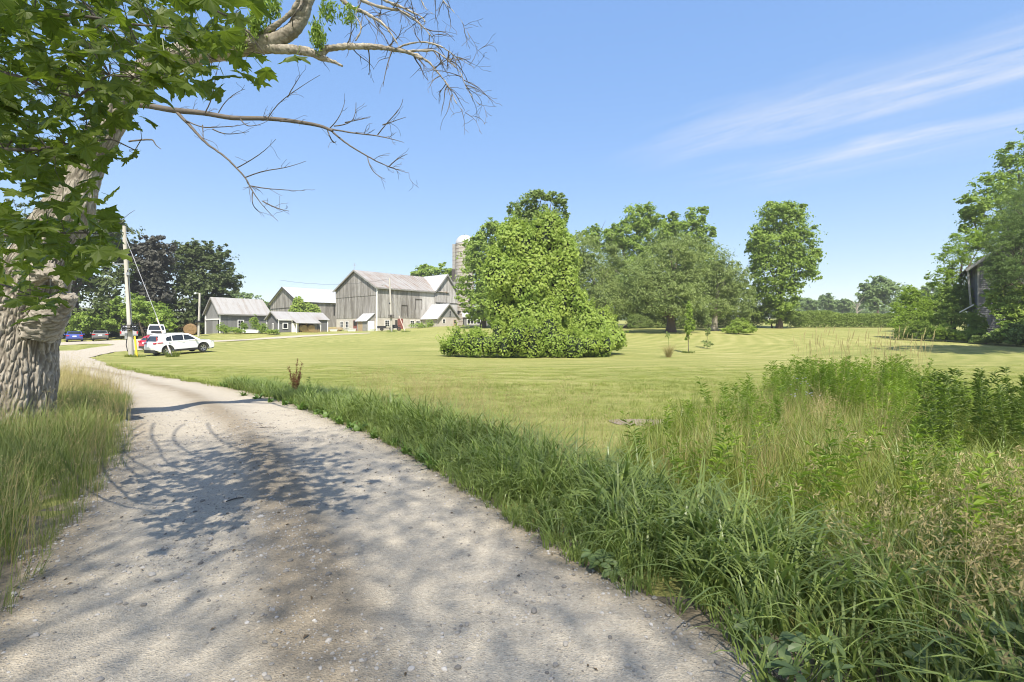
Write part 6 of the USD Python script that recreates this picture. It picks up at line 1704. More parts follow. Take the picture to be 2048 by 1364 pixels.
mrng = np.random.default_rng(51)
MX, MY = -4.6, -5.2
maple = thing('maple_tree', 'big leafy maple hanging broad lobed leaves into the upper left of the picture', 'tree', (0, 0, 0))
zone = Polygon([(-60, -60), (560, -60), (520, 10), (500, 40), (505, 95), (545, 140), (520, 175), (470, 190), (440, 160), (400, 195), (340, 175), (305, 205), (275, 215), (255, 260), (285, 330), (255, 320), (215, 290), (190, 310), (120, 330), (110, 400), (150, 450), (240, 470), (235, 500), (170, 540), (110, 600), (90, 640), (40, 620), (-60, 600)])
dense = Polygon([(-60, -60), (480, -60), (480, 60), (430, 130), (300, 180), (230, 250), (190, 290), (110, 320), (-60, 380)])
branch = MB()
tips = []
D_ = lambda u, v: 3.0 + .55 * math.sin(u * .013 + 1) + .4 * math.sin(v * .02)
mains = [[(-400, -500, 4.5), (-250, -150, 4.0), (-80, 30, 3.4), (60, 27, 3.3), (170, 32, 3.3), (280, 50, 3.3), (370, 58, 3.4), (430, 120, 3.4)],
         [(-400, -420, 4.6), (-150, 120, 3.5), (60, 160, 3.2), (150, 195, 3.2), (220, 150, 3.1), (320, 170, 3.1)],
         [(-350, -300, 4.4), (-100, 260, 3.4), (40, 300, 3.2), (130, 290, 3.2), (230, 280, 3.4), (270, 300, 3.5)],
         [(-350, -100, 4.4), (-150, 380, 3.5), (-20, 470, 3.3), (80, 470, 3.4), (160, 465, 3.5), (215, 470, 3.6)],
         [(-300, -550, 4.4), (-60, -100, 3.6), (150, -40, 3.4), (330, -10, 3.4), (470, 40, 3.5), (530, 110, 3.6)],
         [(-200, -550, 4.4), (80, -120, 3.8), (260, 90, 3.8), (330, 110, 3.8), (420, 140, 3.8)],
         [(-350, 100, 4.4), (-150, 500, 3.6), (-20, 560, 3.4), (60, 590, 3.4)]]
for m_ in mains:
    pts = np.array([P(u, v, d) for u, v, d in m_])
    q = spline(np.c_[pts, np.linspace(.017, .003, len(pts))], 40)
    branch.tube(q[:, :3], q[:, 3], 6)
    tips.append(q)
branch.build('branch', M['twig'], maple, smooth=True)
twig = MB()
leaves = []
allq = np.vstack([q[12:] for q in tips])
tries = 0
while len(leaves) < 600 and tries < 12000:
    tries += 1
    u, v = mrng.uniform(-60, 565), mrng.uniform(-60, 640)
    p_ = Point(u, v)
    if not zone.contains(p_):
        continue
    if not dense.contains(p_) and mrng.uniform() < .52:
        continue
    d = 3.15 + mrng.uniform(-.55, 1.1) + .2 * math.sin(u * .01)
    leaves.append((u, v, d))
for (u, v, d) in [(590, 112, 3.3), (295, 238, 3.2), (395, 175, 3.1), (435, 178, 3.1), (530, 140, 3.2), (375, 160, 3.0), (270, 305, 3.2), (210, 310, 3.3), (225, 475, 3.3), (185, 480, 3.2), (60, 635, 3.2), (100, 590, 3.2), (75, 610, 3.3)]:
    leaves.append((u, v, d))
for _ in range(46):
    leaves.append((mrng.uniform(60, 225), mrng.uniform(280, 500), 3.2 + mrng.uniform(-.4, .7)))
made = []
for (u, v, d) in leaves:
    c_ = P(u, v, d)
    n_ = unit(mrng.normal(size=3) * .55 + [0.1, -.35, .75])
    tip = unit(np.array([mrng.normal() * .7 + .25, mrng.normal() * .35 - .1, -1.0]))
    mb = MB()
    s1 = maple_leaf(mb, c_, n_, tip, mrng.uniform(.12, .20), mrng)
    made.append((d / mrng.uniform(.9, 1.1), mb))
    k = ((allq[:, :3] - s1) ** 2).sum(1).argmin()
    e = allq[k, :3]
    if np.linalg.norm(e - s1) < .34:
        twig.tube(spline([s1, (s1 + e) / 2 + mrng.normal(size=3) * .03 + [0, 0, .03], e], 4), [.0012, .002, .003, .0035], 3)
twig.build('twigs', M['twig'], maple, kind='stuff')
made.sort(key=lambda t_: t_[0])
rest = MB()
for k, (_, mb) in enumerate(made):
    if k < 290:
        mb.build('leaf', M['maple'], maple)
    else:
        v_, f_ = mb.arrays(); rest.add(v_, f_)
rest.build('more_leaves', M['maple'], maple, kind='stuff')
# its trunk and the crown overhead that shades the lane (behind and above the camera)
mb = MB()
zt = float(Z(MX, MY))
trunk_top = np.array([MX + 1.2, MY - .6, 9.0])
mb.tube(spline([(MX, MY, zt - .3), (MX + .1, MY, 1.2), (MX + .4, MY + .2, 3.5), trunk_top], 14), np.linspace(.55, .26, 14) * (1 + .35 * np.exp(-np.arange(14) / 2)), 14)
crown = [((-5.0, -6.0, 12.5), (3.4, 3.4, 1.6)), ((-1.5, -7.2, 13.4), (3.4, 3.2, 1.6)), ((1.6, -7.0, 12.8), (3.0, 3.0, 1.5)), ((-3.4, -3.8, 12.6), (3.0, 2.8, 1.4)), ((-.4, -4.2, 13.0), (3.0, 2.6, 1.4)), ((2.8, -5.2, 12.0), (2.4, 2.6, 1.3)), ((-6.2, -9.0, 13.0), (3.2, 3.4, 2)), ((-1.8, -9.8, 14.6), (3.6, 3.4, 2)), ((2.2, -9.6, 13.6), (3.2, 3, 1.8)), ((-2.2, -1.9, 13.0), (2.6, 1.6, 1.0)), ((-5.2, -2.6, 12.6), (2.2, 1.8, 1.0)), ((4.6, -7.4, 12.4), (2.4, 2.4, 1.4)), ((.6, -2.4, 12.6), (2.0, 1.5, .9))]
for c_, r_ in crown:
    c_ = np.array(c_)
    mb.tube(spline([trunk_top + [0, 0, -1.5], (trunk_top + c_) / 2 + mrng.normal(size=3) * .25, c_], 8), np.linspace(.035, .008, 8), 5)
mb.build('trunk', M['trunk'], maple, smooth=True)
# thin, even foliage: about half of the sun comes through in small blurred spots
w_ = np.array([r_[0] * r_[1] for _, r_ in crown]); w_[[3, 4, 9, 10]] *= 1.5; kk = mrng.choice(len(crown), 34000, p=w_ / w_.sum())
C = np.array([c_ for c_, _ in crown])[kk] + unit(mrng.normal(size=(34000, 3))) * (mrng.uniform(0, 1, (34000, 1)) ** .4) * np.array([r_ for _, r_ in crown])[kk]
MB().add(*leaf_quads(C, [0, 0, 1.0] + mrng.normal(size=C.shape) * .5, .072 * mrng.uniform(.6, 1.3, len(C)), mrng, .9)).build('crown', M['maple'], maple, kind='stuff')
# ---------------------------------------------------------------- grasses, weeds and stones close to the camera
def blades(n, rad, h, w, bend, rng, segs=4, droop=.35, base=None, hvar=.35, upright=.25):
    """A tuft: n tapering blades that rise and arch over."""
    r = rad * np.sqrt(rng.uniform(0, 1, n)); a = rng.uniform(0, 2 * np.pi, n)
    b = np.c_[r * np.cos(a), r * np.sin(a), np.zeros(n)] if base is None else base
    H = h * rng.uniform(1 - hvar, 1 + hvar, n)
    ph = a + rng.normal(size=n) * .9
    d = np.c_[np.cos(ph), np.sin(ph), np.zeros(n)]
    side = np.c_[-np.sin(ph), np.cos(ph), rng.normal(size=n) * .15]
    B = bend * rng.uniform(.35, 1.3, n); Dr = droop * rng.uniform(.3, 1.4, n)
    ww = w * rng.uniform(.6, 1.25, n)
    t = np.linspace(0, 1, segs + 1)
    lean = upright * rng.uniform(0, 1, n)
    V = []
    for k, tt in enumerate(t):
        c = b + d * (H * (lean * tt + B * tt ** 2.2))[:, None] + np.array([0, 0, 1.0]) * (H * (tt - Dr * tt ** 3))[:, None]
        if k == segs:
            V.append(c[:, None])
        else:
            wk = ww * (1 - .25 * tt if tt < .5 else 1.15 - .95 * tt) * (.75 if k == 0 else 1)
            V.append(np.stack([c - side * wk[:, None] / 2, c + side * wk[:, None] / 2], 1))
    v = np.concatenate(V, 1)
    m = 2 * segs + 1
    f = []
    for k in range(segs - 1):
        o = 2 * k
        f += [[o, o + 1, o + 3], [o, o + 3, o + 2]]
    f.append([2 * segs - 2, 2 * segs - 1, 2 * segs])
    f = (np.arange(n)[:, None, None] * m + np.array(f)[None]).reshape(-1, 3)
    return v.reshape(-1, 3), f


def tuft(n, rad, h, w, bend, seed, **k):
    return MB().add(*blades(n, rad, h, w, bend, np.random.default_rng(seed), **k))


def seed_stems(n, rad, h, seed, head=.16, droop=.25, spikes=22, size=.012, nod=.5, stem=.0016, spread=.035):
    """Thin stems with loose nodding heads of spikelets."""
    rng = np.random.default_rng(seed); mb = MB()
    for _ in range(n):
        a = rng.uniform(0, 6.28); r = rad * math.sqrt(rng.uniform())
        b = np.array([r * math.cos(a), r * math.sin(a), 0]); H = h * rng.uniform(.7, 1.2)
        d = np.array([math.cos(a + rng.normal()), math.sin(a + rng.normal()), 0]) * rng.uniform(.05, droop)
        p = [b + d * H * t ** 2 + [0, 0, H * t] for t in (0, .35, .7, 1.0)]
        nodd = d / (np.linalg.norm(d) + 1e-6) * nod
        p.append(p[-1] + unit(nodd + [0, 0, .8]) * head * .6); p.append(p[-1] + unit(nodd * 1.6 + [0, 0, .35]) * head * .5)
        q = spline(p, 9); mb.tube(q, np.linspace(stem, stem * .4, 9), 3, caps=False)
        k = rng.integers(5, 9, spikes)
        c = q[k] + rng.normal(size=(spikes, 3)) * spread * np.array([1, 1, .7]) + [0, 0, -.01]
        mb.add(*leaf_quads(c, rng.normal(size=(spikes, 3)), size * rng.uniform(.7, 1.5, spikes), rng, .28, .08, droop=.45))
    return mb


def goldenrod(seed, h=.95, n=46, L=.11):
    """Upright stem thickly set with narrow leaves."""
    rng = np.random.default_rng(seed); st, lf = MB(), MB()
    p = spline([(0, 0, 0), (.02, .01, h * .4), (rng.normal() * .05, rng.normal() * .05, h)], 8)
    st.tube(p, np.linspace(.005, .002, 8), 4)
    t = rng.uniform(.12, 1.0, n) ** .8; a = np.arange(n) * 2.4
    c0 = np.stack([np.interp(t, np.linspace(0, 1, 8), p[:, i]) for i in range(3)], 1)
    out = np.c_[np.cos(a), np.sin(a), .35 + .5 * t]; out = unit(out)
    ll = L * (1.15 - .6 * np.abs(t - .5)) * rng.uniform(.7, 1.25, n)
    side = unit(np.c_[-np.sin(a), np.cos(a), 0 * a]); up = np.cross(out, side)
    w = ll * .10
    tip = c0 + out * ll[:, None] - np.array([0, 0, 1.0]) * (ll * .28)[:, None]
    m = c0 + out * (ll * .5)[:, None]
    v = np.stack([c0, m - side * w[:, None], tip, m + side * w[:, None]], 1).reshape(-1, 3)
    i = np.arange(n)[:, None] * 4
    lf.add(v, np.hstack([i + [[0, 1, 2]], i + [[0, 2, 3]]]).reshape(-1, 3))
    return st, lf


def pt(xy):
    return np.c_[xy, Z(xy[:, 0], xy[:, 1])]


def strip(off0, off1, s0, s1, line=None):
    """A band beside the lane's right edge: offsets outwards, from distance s0 to s1 along it."""
    ls = shapely.LineString(R_EDGE if line is None else line)
    p = np.array([ls.interpolate(s).coords[0] for s in np.linspace(s0, s1, 60)])
    t = unit(np.gradient(p, axis=0)); n = np.stack([t[:, 1], -t[:, 0]], 1)
    if line is not None: n = -n
    o0 = np.interp(np.linspace(0, 1, 60), np.linspace(0, 1, len(off0)), off0)[:, None]; o1 = np.interp(np.linspace(0, 1, 60), np.linspace(0, 1, len(off1)), off1)[:, None]
    return Polygon(np.vstack([p + n * o0, (p + n * o1)[::-1]])).buffer(0)


def ground_patch(name, poly, mat, step, lift, label=None):
    """A skin of bare soil that follows the ground."""
    x0, y0, x1, y1 = poly.bounds
    g_ = np.stack(np.meshgrid(np.arange(x0, x1, step), np.arange(y0, y1, step), indexing='ij'), -1).reshape(-1, 2)
    g_ = g_ + np.random.default_rng(5).uniform(-.3, .3, g_.shape) * step
    g_ = g_[inside(poly, g_)]
    for b in getattr(poly, 'geoms', [poly]):
        g_ = np.vstack([g_, np.array([b.exterior.interpolate(t).coords[0] for t in np.arange(0, b.exterior.length, step)])])
    tri = Delaunay(g_).simplices; tri = tri[inside(poly, g_[tri].mean(1))]
    a, b = g_[tri[:, 1]] - g_[tri[:, 0]], g_[tri[:, 2]] - g_[tri[:, 0]]
    fl = a[:, 0] * b[:, 1] - a[:, 1] * b[:, 0] < 0; tri[fl] = tri[fl][:, ::-1]
    z = Z(g_[:, 0], g_[:, 1]) + lift + .012 * (meshkit.fbm(np.c_[g_ * 5, 0 * g_[:, :1]], 3, 3) - .5)
    MB().add(np.c_[g_, z], tri).build(name, M[mat], smooth=True, kind='structure')


rng = np.random.default_rng(400)
TAU = 2 * np.pi
Rlen = shapely.LineString(R_EDGE).length
sd = lambda y: float(np.interp(y, R_EDGE[:, 1], np.concatenate([[0], np.cumsum(np.linalg.norm(np.diff(R_EDGE, axis=0), axis=1))])))
# dark broad grass along the lane's right edge
A = strip([-.12, -.06], [.9, 1.25, 1.25, .95], sd(1.2), sd(10.3))
ground_patch('right_verge', strip([-.12], [1.7, 1.7, 1.3, .5], sd(1.0), sd(15)).difference(lane_poly.buffer(-.08)), 'verge_soil', .14, .006)
p = scatter(A, 1000, rng)
p = p[~((p[:, 1] < 3.05) & (p[:, 0] < 2.3) & (rng.uniform(size=len(p)) < .8))]
reed = [(f'blade_tuft', tuft(17, .12, .50, .022, .62, 410 + k, droop=.46, segs=6), M['reed'], False) for k in range(5)]
e = shapely.distance(shapely.LineString(R_EDGE), shapely.points(p))
sc = (.45 + .62 * np.clip(e / .55, 0, 1)) * rng.uniform(.75, 1.25, len(p))
instancer('edge_grass', reed, pt(p), rng.uniform(0, TAU, len(p)), sc, label='dark arching broad bladed grass along the right edge of the lane', cat='grass', tilt=(rng.uniform(0, TAU, len(p)), rng.uniform(0, .22, len(p))))
# shorter weeds farther along the right edge
A2 = strip([-.05, -.05], [.9, 1.2, .7, .25], sd(9.5), sd(15.8))
p = scatter(A2, 560, rng)
instancer('edge_weeds', [('blade_tuft', tuft(30, .16, .42, .014, .5, 420 + k, droop=.45), M['reed'], False) for k in range(3)] + [('leaf_tuft', MB().add(*blades(14, .1, .2, .05, .7, np.random.default_rng(424 + k), droop=.6)), M['broad'], False) for k in range(2)], pt(p), rng.uniform(0, TAU, len(p)), rng.uniform(.6, 1.3, len(p)), label='low green weeds along the far bend of the lane', cat='weeds')
# far short fringe
A3 = strip([-.05, -.05], [.25, .2], sd(15.5), sd(26))
p = scatter(A3, 220, rng)
instancer('edge_fringe', [('blade_tuft', tuft(30, .2, .13, .012, .5, 430, droop=.5), M['lawn_blade'], False)], pt(p), rng.uniform(0, TAU, len(p)), rng.uniform(.6, 1.3, len(p)), label='short grass fringe where the lawn meets the lane bend', cat='grass')
# wisps of seed heads above the edge grass
A4 = strip([.7, .5], [1.9, 1.9], sd(4.6), sd(10.5))
p = scatter(A4, 110, rng)
instancer('seed_grass', [('seed_stem', seed_stems(5, .16, .78, 440 + k, head=.2, spikes=20, size=.020), M['straw'], False) for k in range(4)], pt(p), rng.uniform(0, TAU, len(p)), rng.uniform(.7, 1.15, len(p)), label='thin stems with nodding brown seed heads above the dark edge grass', cat='grass')
# wild meadow patch right of the lane
wild = Polygon(np.vstack([world_line([(1235, 905), (1330, 850), (1440, 815), (1540, 783), (1700, 772), (1850, 780), (1990, 815), (2200, 850)]), [[8.5, 3.0], [3.2, 2.2]], world_line([(1500, 1180), (1330, 1020)])])).buffer(0)
p = scatter(wild, 1500, rng)
nz = meshkit.fbm(np.c_[p * .55, np.zeros(len(p))], 3, 41)
wt = [('blade_tuft', tuft(34, .17, .46, .008, .4, 450 + k, droop=.3), M['wild'], False) for k in range(4)] + [('green_tuft', tuft(22, .14, .5, .011, .55, 455, droop=.42), M['reed'], False), ('leafy_stem', goldenrod(456, .6, 40, .10)[1], M['goldenrod'], False)]
instancer('meadow_grass', wt, pt(p), rng.uniform(0, TAU, len(p)), (.55 + .8 * nz) * rng.uniform(.7, 1.25, len(p)), label='tall mixed yellow green grass of the wild patch right of the lane', cat='grass', tilt=(rng.uniform(0, TAU, len(p)), rng.uniform(0, .3, len(p))))
# dry straw in the wild patch
dry = Polygon(world_line([(1300, 960), (1420, 880), (1600, 830), (1760, 830), (1820, 900), (1700, 1000), (1480, 1010)])).buffer(0)
p = scatter(dry, 80, rng)
instancer('dry_grass', [('dry_tuft', tuft(26, .12, .62, .0045, .22, 460 + k, droop=.12), M['straw'], False) for k in range(3)] + [('seed_stem', seed_stems(7, .12, .85, 464, head=.18, spikes=18, size=.018), M['straw'], False)], pt(p), rng.uniform(0, TAU, len(p)), rng.uniform(.6, 1.15, len(p)), label='pale dry straw stems standing in the wild patch', cat='grass', tilt=(rng.uniform(0, TAU, len(p)), rng.uniform(0, .4, len(p))))
# pale timothy heads at the back of the patch
hp_ = Polygon(world_line([(1600, 790), (1760, 778), (1850, 785), (1800, 800), (1650, 805)])).buffer(.2)
p = scatter(hp_, 46, rng)
tim = MB()
for k in range(3):
    H = 1.25 + .15 * k; b_ = np.array([.12 * math.cos(k * 2.1), .12 * math.sin(k * 2.1), 0]); dd = np.array([.16, .0, 0]) * (k - .6)
    q = spline([b_, b_ + dd * .3 + [0, 0, H * .55], b_ + dd + [0, 0, H]], 8); tim.tube(q, .0022, 3); tim.tube([q[-1] - unit(q[-1] - q[-2]) * .02, q[-1] + unit(q[-1] - q[-2]) * .05, q[-1] + unit(q[-1] - q[-2]) * .15], [.006, .009, .003], 5)
instancer('pale_heads', [('stem', tim, M['straw'], False)], pt(p), rng.normal(size=len(p)) * .5, rng.uniform(.75, 1.1, len(p)), label='pale straight grass heads above the back of the goldenrod', cat='grass')
# goldenrod plants, each a thing
def plant_things(name, label, cat, group, spots_, mat, seed, h, variants=4, scale=(.6, 1.15), n=46, L=.105):
    rg = np.random.default_rng(seed); firsts = []
    for i, xy in enumerate(spots_):
        loc = (*xy, float(Z(*xy)) - .01); rz = rg.uniform(0, TAU); sc = rg.uniform(*scale)
        if i < variants:
            t = thing(name, label, cat, loc, rz, group)
            st, lf = goldenrod(seed + i, h, n, L)
            st.build('stem', M['green_light'], t); lf.build('leaves', M[mat], t)
            move(t.GetPrim(), loc, rz, sc); firsts.append(t.GetPrim())
        else:
            copy_of(firsts[i % variants], None, loc, rz, sc)


g1 = Polygon(world_line([(1535, 800), (1640, 782), (1790, 778), (1860, 792), (1800, 830), (1640, 835), (1560, 826)])).buffer(.15)
plant_things('goldenrod', 'bright green goldenrod stalk in the sunny clump at the back of the wild patch', 'goldenrod', 'goldenrod in the sunny clump', scatter(g1, 210, rng), 'goldenrod', 470, .95, n=80)
g2 = Polygon(world_line([(1850, 900), (1930, 868), (2060, 862), (2120, 930), (1990, 965), (1880, 955)])).buffer(.1)
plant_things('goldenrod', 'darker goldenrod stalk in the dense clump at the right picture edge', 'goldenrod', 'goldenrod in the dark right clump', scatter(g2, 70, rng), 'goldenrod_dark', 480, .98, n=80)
g3 = Polygon(world_line([(1380, 900), (1480, 860), (1560, 870), (1540, 920), (1420, 950)])).buffer(.15)
plant_things('goldenrod', 'scattered goldenrod stalk among the straw in the middle of the wild patch', 'goldenrod', 'goldenrod in the straw', np.vstack([scatter(g3, 26, rng), scatter(Polygon(world_line([(1780, 860), (1880, 840), (1900, 900), (1800, 930)])).buffer(.1), 34, rng)]), 'goldenrod', 490, .85)
# bottom right: dry arching brome over green
br_ = Polygon([[2.2, 1.3], [6.5, 2.2], [6.5, 4.6], [4.2, 4.6], [2.6, 3.6], [1.6, 2.6]])
p = scatter(br_, 520, rng)
instancer('corner_grass', [('blade_tuft', tuft(24, .12, .42, .009, .5, 500 + k, droop=.4, segs=5), M['verge'], False) for k in range(4)], pt(p), rng.uniform(0, TAU, len(p)), rng.uniform(.6, 1.15, len(p)), label='mixed green and tan grass in the lower right corner', cat='grass', tilt=(rng.uniform(0, TAU, len(p)), rng.uniform(0, .3, len(p))))
p = scatter(br_.intersection(Polygon([[1.9, 2.0], [7, 1.6], [7, 4.6], [2.6, 4.4]])), 120, rng)
instancer('brome_heads', [('seed_stem', seed_stems(5, .13, .60, 510 + k, head=.28, droop=.5, spikes=34, size=.034, nod=1.2, spread=.032, stem=.002), M['straw'], False) for k in range(4)], pt(p), rng.uniform(0, TAU, len(p)), rng.uniform(.65, 1.05, len(p)), label='tan nodding brome heads in the lower right corner', cat='grass')
# left verge
LV = shapely.LineString(np.vstack([[[-2.0, -.6]], L_EDGE[:8]])).buffer(3.6, single_sided=True).union(shapely.LineString(L_EDGE[:8]).buffer(.12)).difference(lane_poly.buffer(-.1))
ground_patch('left_verge', LV.difference(lane_poly.buffer(-.05)), 'verge_soil', .2, .006)
p = scatter(LV, 1900, rng)
p = p[np.hypot(p[:, 0] + 8.6, p[:, 1] - 8.7) > .85]
e = shapely.distance(shapely.LineString(L_EDGE), shapely.points(p))
far_ = np.clip((p[:, 1] - 7) / 4, 0, 1)
sc = (.5 + .55 * np.clip(e / .5, 0, 1)) * rng.uniform(.7, 1.2, len(p))
instancer('verge_grass', [('blade_tuft', tuft(30, .15, .55, .0062, .34, 520 + k, droop=.3), M['verge'], False) for k in range(5)], pt(p), rng.uniform(0, TAU, len(p)), sc, label='tall tan and green grass on the left verge under the old tree', cat='grass', tilt=(rng.uniform(0, TAU, len(p)), rng.uniform(0, .25, len(p))))
p = scatter(LV, 330, rng); p = p[(np.hypot(p[:, 0] + 8.6, p[:, 1] - 8.7) > .85)]
instancer('verge_heads', [('seed_stem', seed_stems(8, .18, .68, 530 + k, head=.12, droop=.3, spikes=20, size=.013, nod=.6, spread=.014), M['straw'], False) for k in range(4)], pt(p), rng.uniform(0, TAU, len(p)), rng.uniform(.7, 1.1, len(p)), label='straw coloured seed heads over the left verge', cat='grass')
BK = Polygon(world_line([(-40, 790), (-40, 745), (60, 742), (150, 752), (232, 775), (238, 810), (120, 830)])).buffer(.2).difference(gravel_poly)
p = scatter(BK, 420, rng)
instancer('pale_grass', [('blade_tuft', tuft(26, .16, .62, .006, .25, 540 + k, droop=.2), M['straw'], False) for k in range(2)] + [('seed_stem', seed_stems(8, .18, .8, 544, head=.14, spikes=16, size=.018, spread=.02), M['straw'], False)], pt(p), rng.uniform(0, TAU, len(p)), rng.uniform(.6, 1.1, len(p)), label='pale dry grass behind the old tree at the far left bend', cat='grass')
# mown lawn close by: real short blades
fru = Polygon([[-9, 14.5], [-1.2, 7.5], [1.6, 4.2], [4.5, 3.2], [9, 4], [27, 26], [-22, 29]]).difference(gravel_poly.buffer(.05))
p = scatter(fru, 8200, rng); p = p[rng.uniform(size=len(p)) < np.clip((27 - p[:, 1]) / 12, 0, 1)]
instancer('lawn_grass', [('turf', tuft(110, .34, .045, .0055, .9, 550 + k, droop=.3, segs=2, upright=.6), M['lawn_blade'], False) for k in range(4)], pt(p), rng.uniform(0, TAU, len(p)), rng.uniform(.7, 1.25, len(p)), label='short mown grass of the lawn nearest the lane', cat='grass')
wv = Polygon(world_line([(640, 800), (900, 770), (1250, 770), (1500, 760), (1560, 790), (1300, 860), (1100, 850), (800, 850)])).difference(gravel_poly.buffer(.1))
p = scatter(wv, 420, rng)
instancer('unmown_tufts', [('blade_tuft', tuft(18, .14, .20, .005, .45, 560 + k, droop=.3), M['wild'], False) for k in range(3)], pt(p), rng.uniform(0, TAU, len(p)), rng.uniform(.5, 1.1, len(p)), label='sparse longer tufts where the mown lawn meets the wild strip', cat='grass')
# stones on the lane
def pebble(seed, flat=.6):
    import trimesh
    rg = np.random.default_rng(seed); m = trimesh.creation.icosphere(1)
    v = m.vertices * (1 + .5 * (meshkit.noise(m.vertices * 1.3 + seed, 2) - .5)[:, None]) * [1, rg.uniform(.65, 1), flat]
    return MB().add(v, m.faces)


near_lane = lane_poly.intersection(Polygon([[-9, .5], [3, .5], [3, 11], [-9, 11]]))
p = scatter(near_lane, 60000, rng)
s_, e_ = across(p)
dens = meshkit.fbm(np.c_[p * 1.5, np.zeros(len(p))], 4, 77)
keep = rng.uniform(size=len(p)) < np.clip(.03 + .95 * np.exp(-e_ / .26) + .5 * np.clip(dens - .52, 0, 1) * 5 + .20 * np.exp(-((s_ - .49) / .1) ** 2), 0, .9)
p = p[keep]
zz, _, _ = road_z(p)
sz = .0052 * np.exp(rng.normal(size=len(p)) * .5) * (1 + .5 * (rng.uniform(size=len(p)) < .02) * 2.5)
instancer('gravel', [('pebble', pebble(k), M['stone'], False) for k in range(5)], np.c_[p, zz + sz * .15], rng.uniform(0, TAU, len(p)), np.clip(sz, .002, .028), label='loose grey gravel scattered over the lane, thickest at its edges', cat='gravel')
# litter: dry leaves and bits of grass on the lane
p = scatter(near_lane, 700, rng); s_, e_ = across(p)
p = p[rng.uniform(size=len(p)) < np.clip(.15 + .8 * np.exp(-e_ / .35) + .5 * np.exp(-((s_ - .49) / .1) ** 2), 0, 1)]
zz, _, _ = road_z(p)
lt = MB().add(*leaf_quads(np.c_[p, zz + .006], rng.normal(size=(len(p), 3)) * .25 + [0, 0, 1], .03 * rng.uniform(.5, 1.6, len(p)), rng, .4, .2))
lt.build('leaf_litter', M['dead_leaf'], label='bits of dry leaf and straw lying on the lane', cat='litter', kind='stuff')
for k, (u, v, L, rz, lb) in enumerate([(531, 860, .34, .15, 'thin dark stick lying across the middle of the lane'), (470, 1008, .16, .9, 'small crooked twig near the left wheel track'), (930, 985, .2, 2.4, 'pale twig by the right edge of the lane, under the grass')]):
    o = G(u, v); o[2] = road_z(o[None, :2])[0][0]
    t = thing('stick', lb, 'stick', o, rz)
    mb = MB(); mb.tube(spline([(-L / 2, 0, .012), (0, .012, .016), (L / 2, -.004, .012)], 7), [.006, .007, .008, .007, .006, .005, .004], 5); mb.build('twig', M['dark_wood'], t)
    MB().tube([(L * .1, .01, .015), (L * .22, .05, .02)], [.004, .002], 4).build('side_twig', M['dark_wood'], t)
# single plants that stand out
def plant(name, label, cat, o, parts):
    t = thing(name, label, cat, o)
    for nm, mb, m in parts:
        mb.build(nm, M[m], t)
    return t


o = G(590, 800)
rg = np.random.default_rng(600); st, sd_, lf = MB(), MB(), MB()
for k in range(6):
    a = rg.uniform(0, 6.28); H = rg.uniform(.55, .98); e = np.array([math.cos(a) * .16, math.sin(a) * .1, H])
    q = spline([(0, 0, 0), e * [.4, .4, .5], e], 10); st.tube(q, np.linspace(.007, .003, 10), 4)
    for j in range(4, 10):
        c = q[j] + rg.normal(size=(34, 3)) * [.018, .018, .03]
        sd_.add(*leaf_quads(c, rg.normal(size=(34, 3)), .022, rg, .8, .2))
    for s2_ in range(3):
        i_ = rg.integers(4, 8); d_ = unit(np.array([rg.normal(), rg.normal(), 1.2])); w_ = [q[i_], q[i_] + d_ * .16]
        st.tube(w_, .002, 3); c = q[i_] + d_ * rg.uniform(.02, .17, (40, 1)) + rg.normal(size=(40, 3)) * .012
        sd_.add(*leaf_quads(c, rg.normal(size=(40, 3)), .02, rg, .8, .2))
lf.add(*blades(16, .1, .3, .05, .8, rg, droop=.6))
plant('dock_plant', 'rusty brown seeding dock stalks standing on the lane edge', 'dock', o, [('stem', st, 'dock'), ('seed_head', sd_, 'dock'), ('leaves', lf, 'broad')])
o = G(615, 808)
st, lf = goldenrod(606, .62, 40, .1)
plant('leafy_weed', 'grey green leafy weed just right of the brown dock', 'weed', o, [('stem', st, 'green_light'), ('leaves', lf, 'broad')])
# dock rosettes along the edge
first = None
for k, (u, v) in enumerate([(505, 800), (530, 806), (560, 812), (590, 822), (640, 838), (668, 850), (700, 866), (735, 878), (770, 893), (800, 910), (830, 925), (480, 793), (620, 832), (690, 858), (850, 940)]):
    o = G(u, v); o[0] += .12
    rz, sc = rng.uniform(0, 6.28), rng.uniform(.7, 1.25)
    if first is None:
        t = thing('broad_leaf_plant', 'low broad leaved plant at the right edge of the lane', 'weed', o, rz, 'broad leaved plants along the lane edge')
        tuft(15, .07, .22, .062, .8, 610, droop=.62, segs=5, upright=.5).build('leaves', M['broad'], t)
        first = t.GetPrim()
    else:
        copy_of(first, None, o, rz, sc)
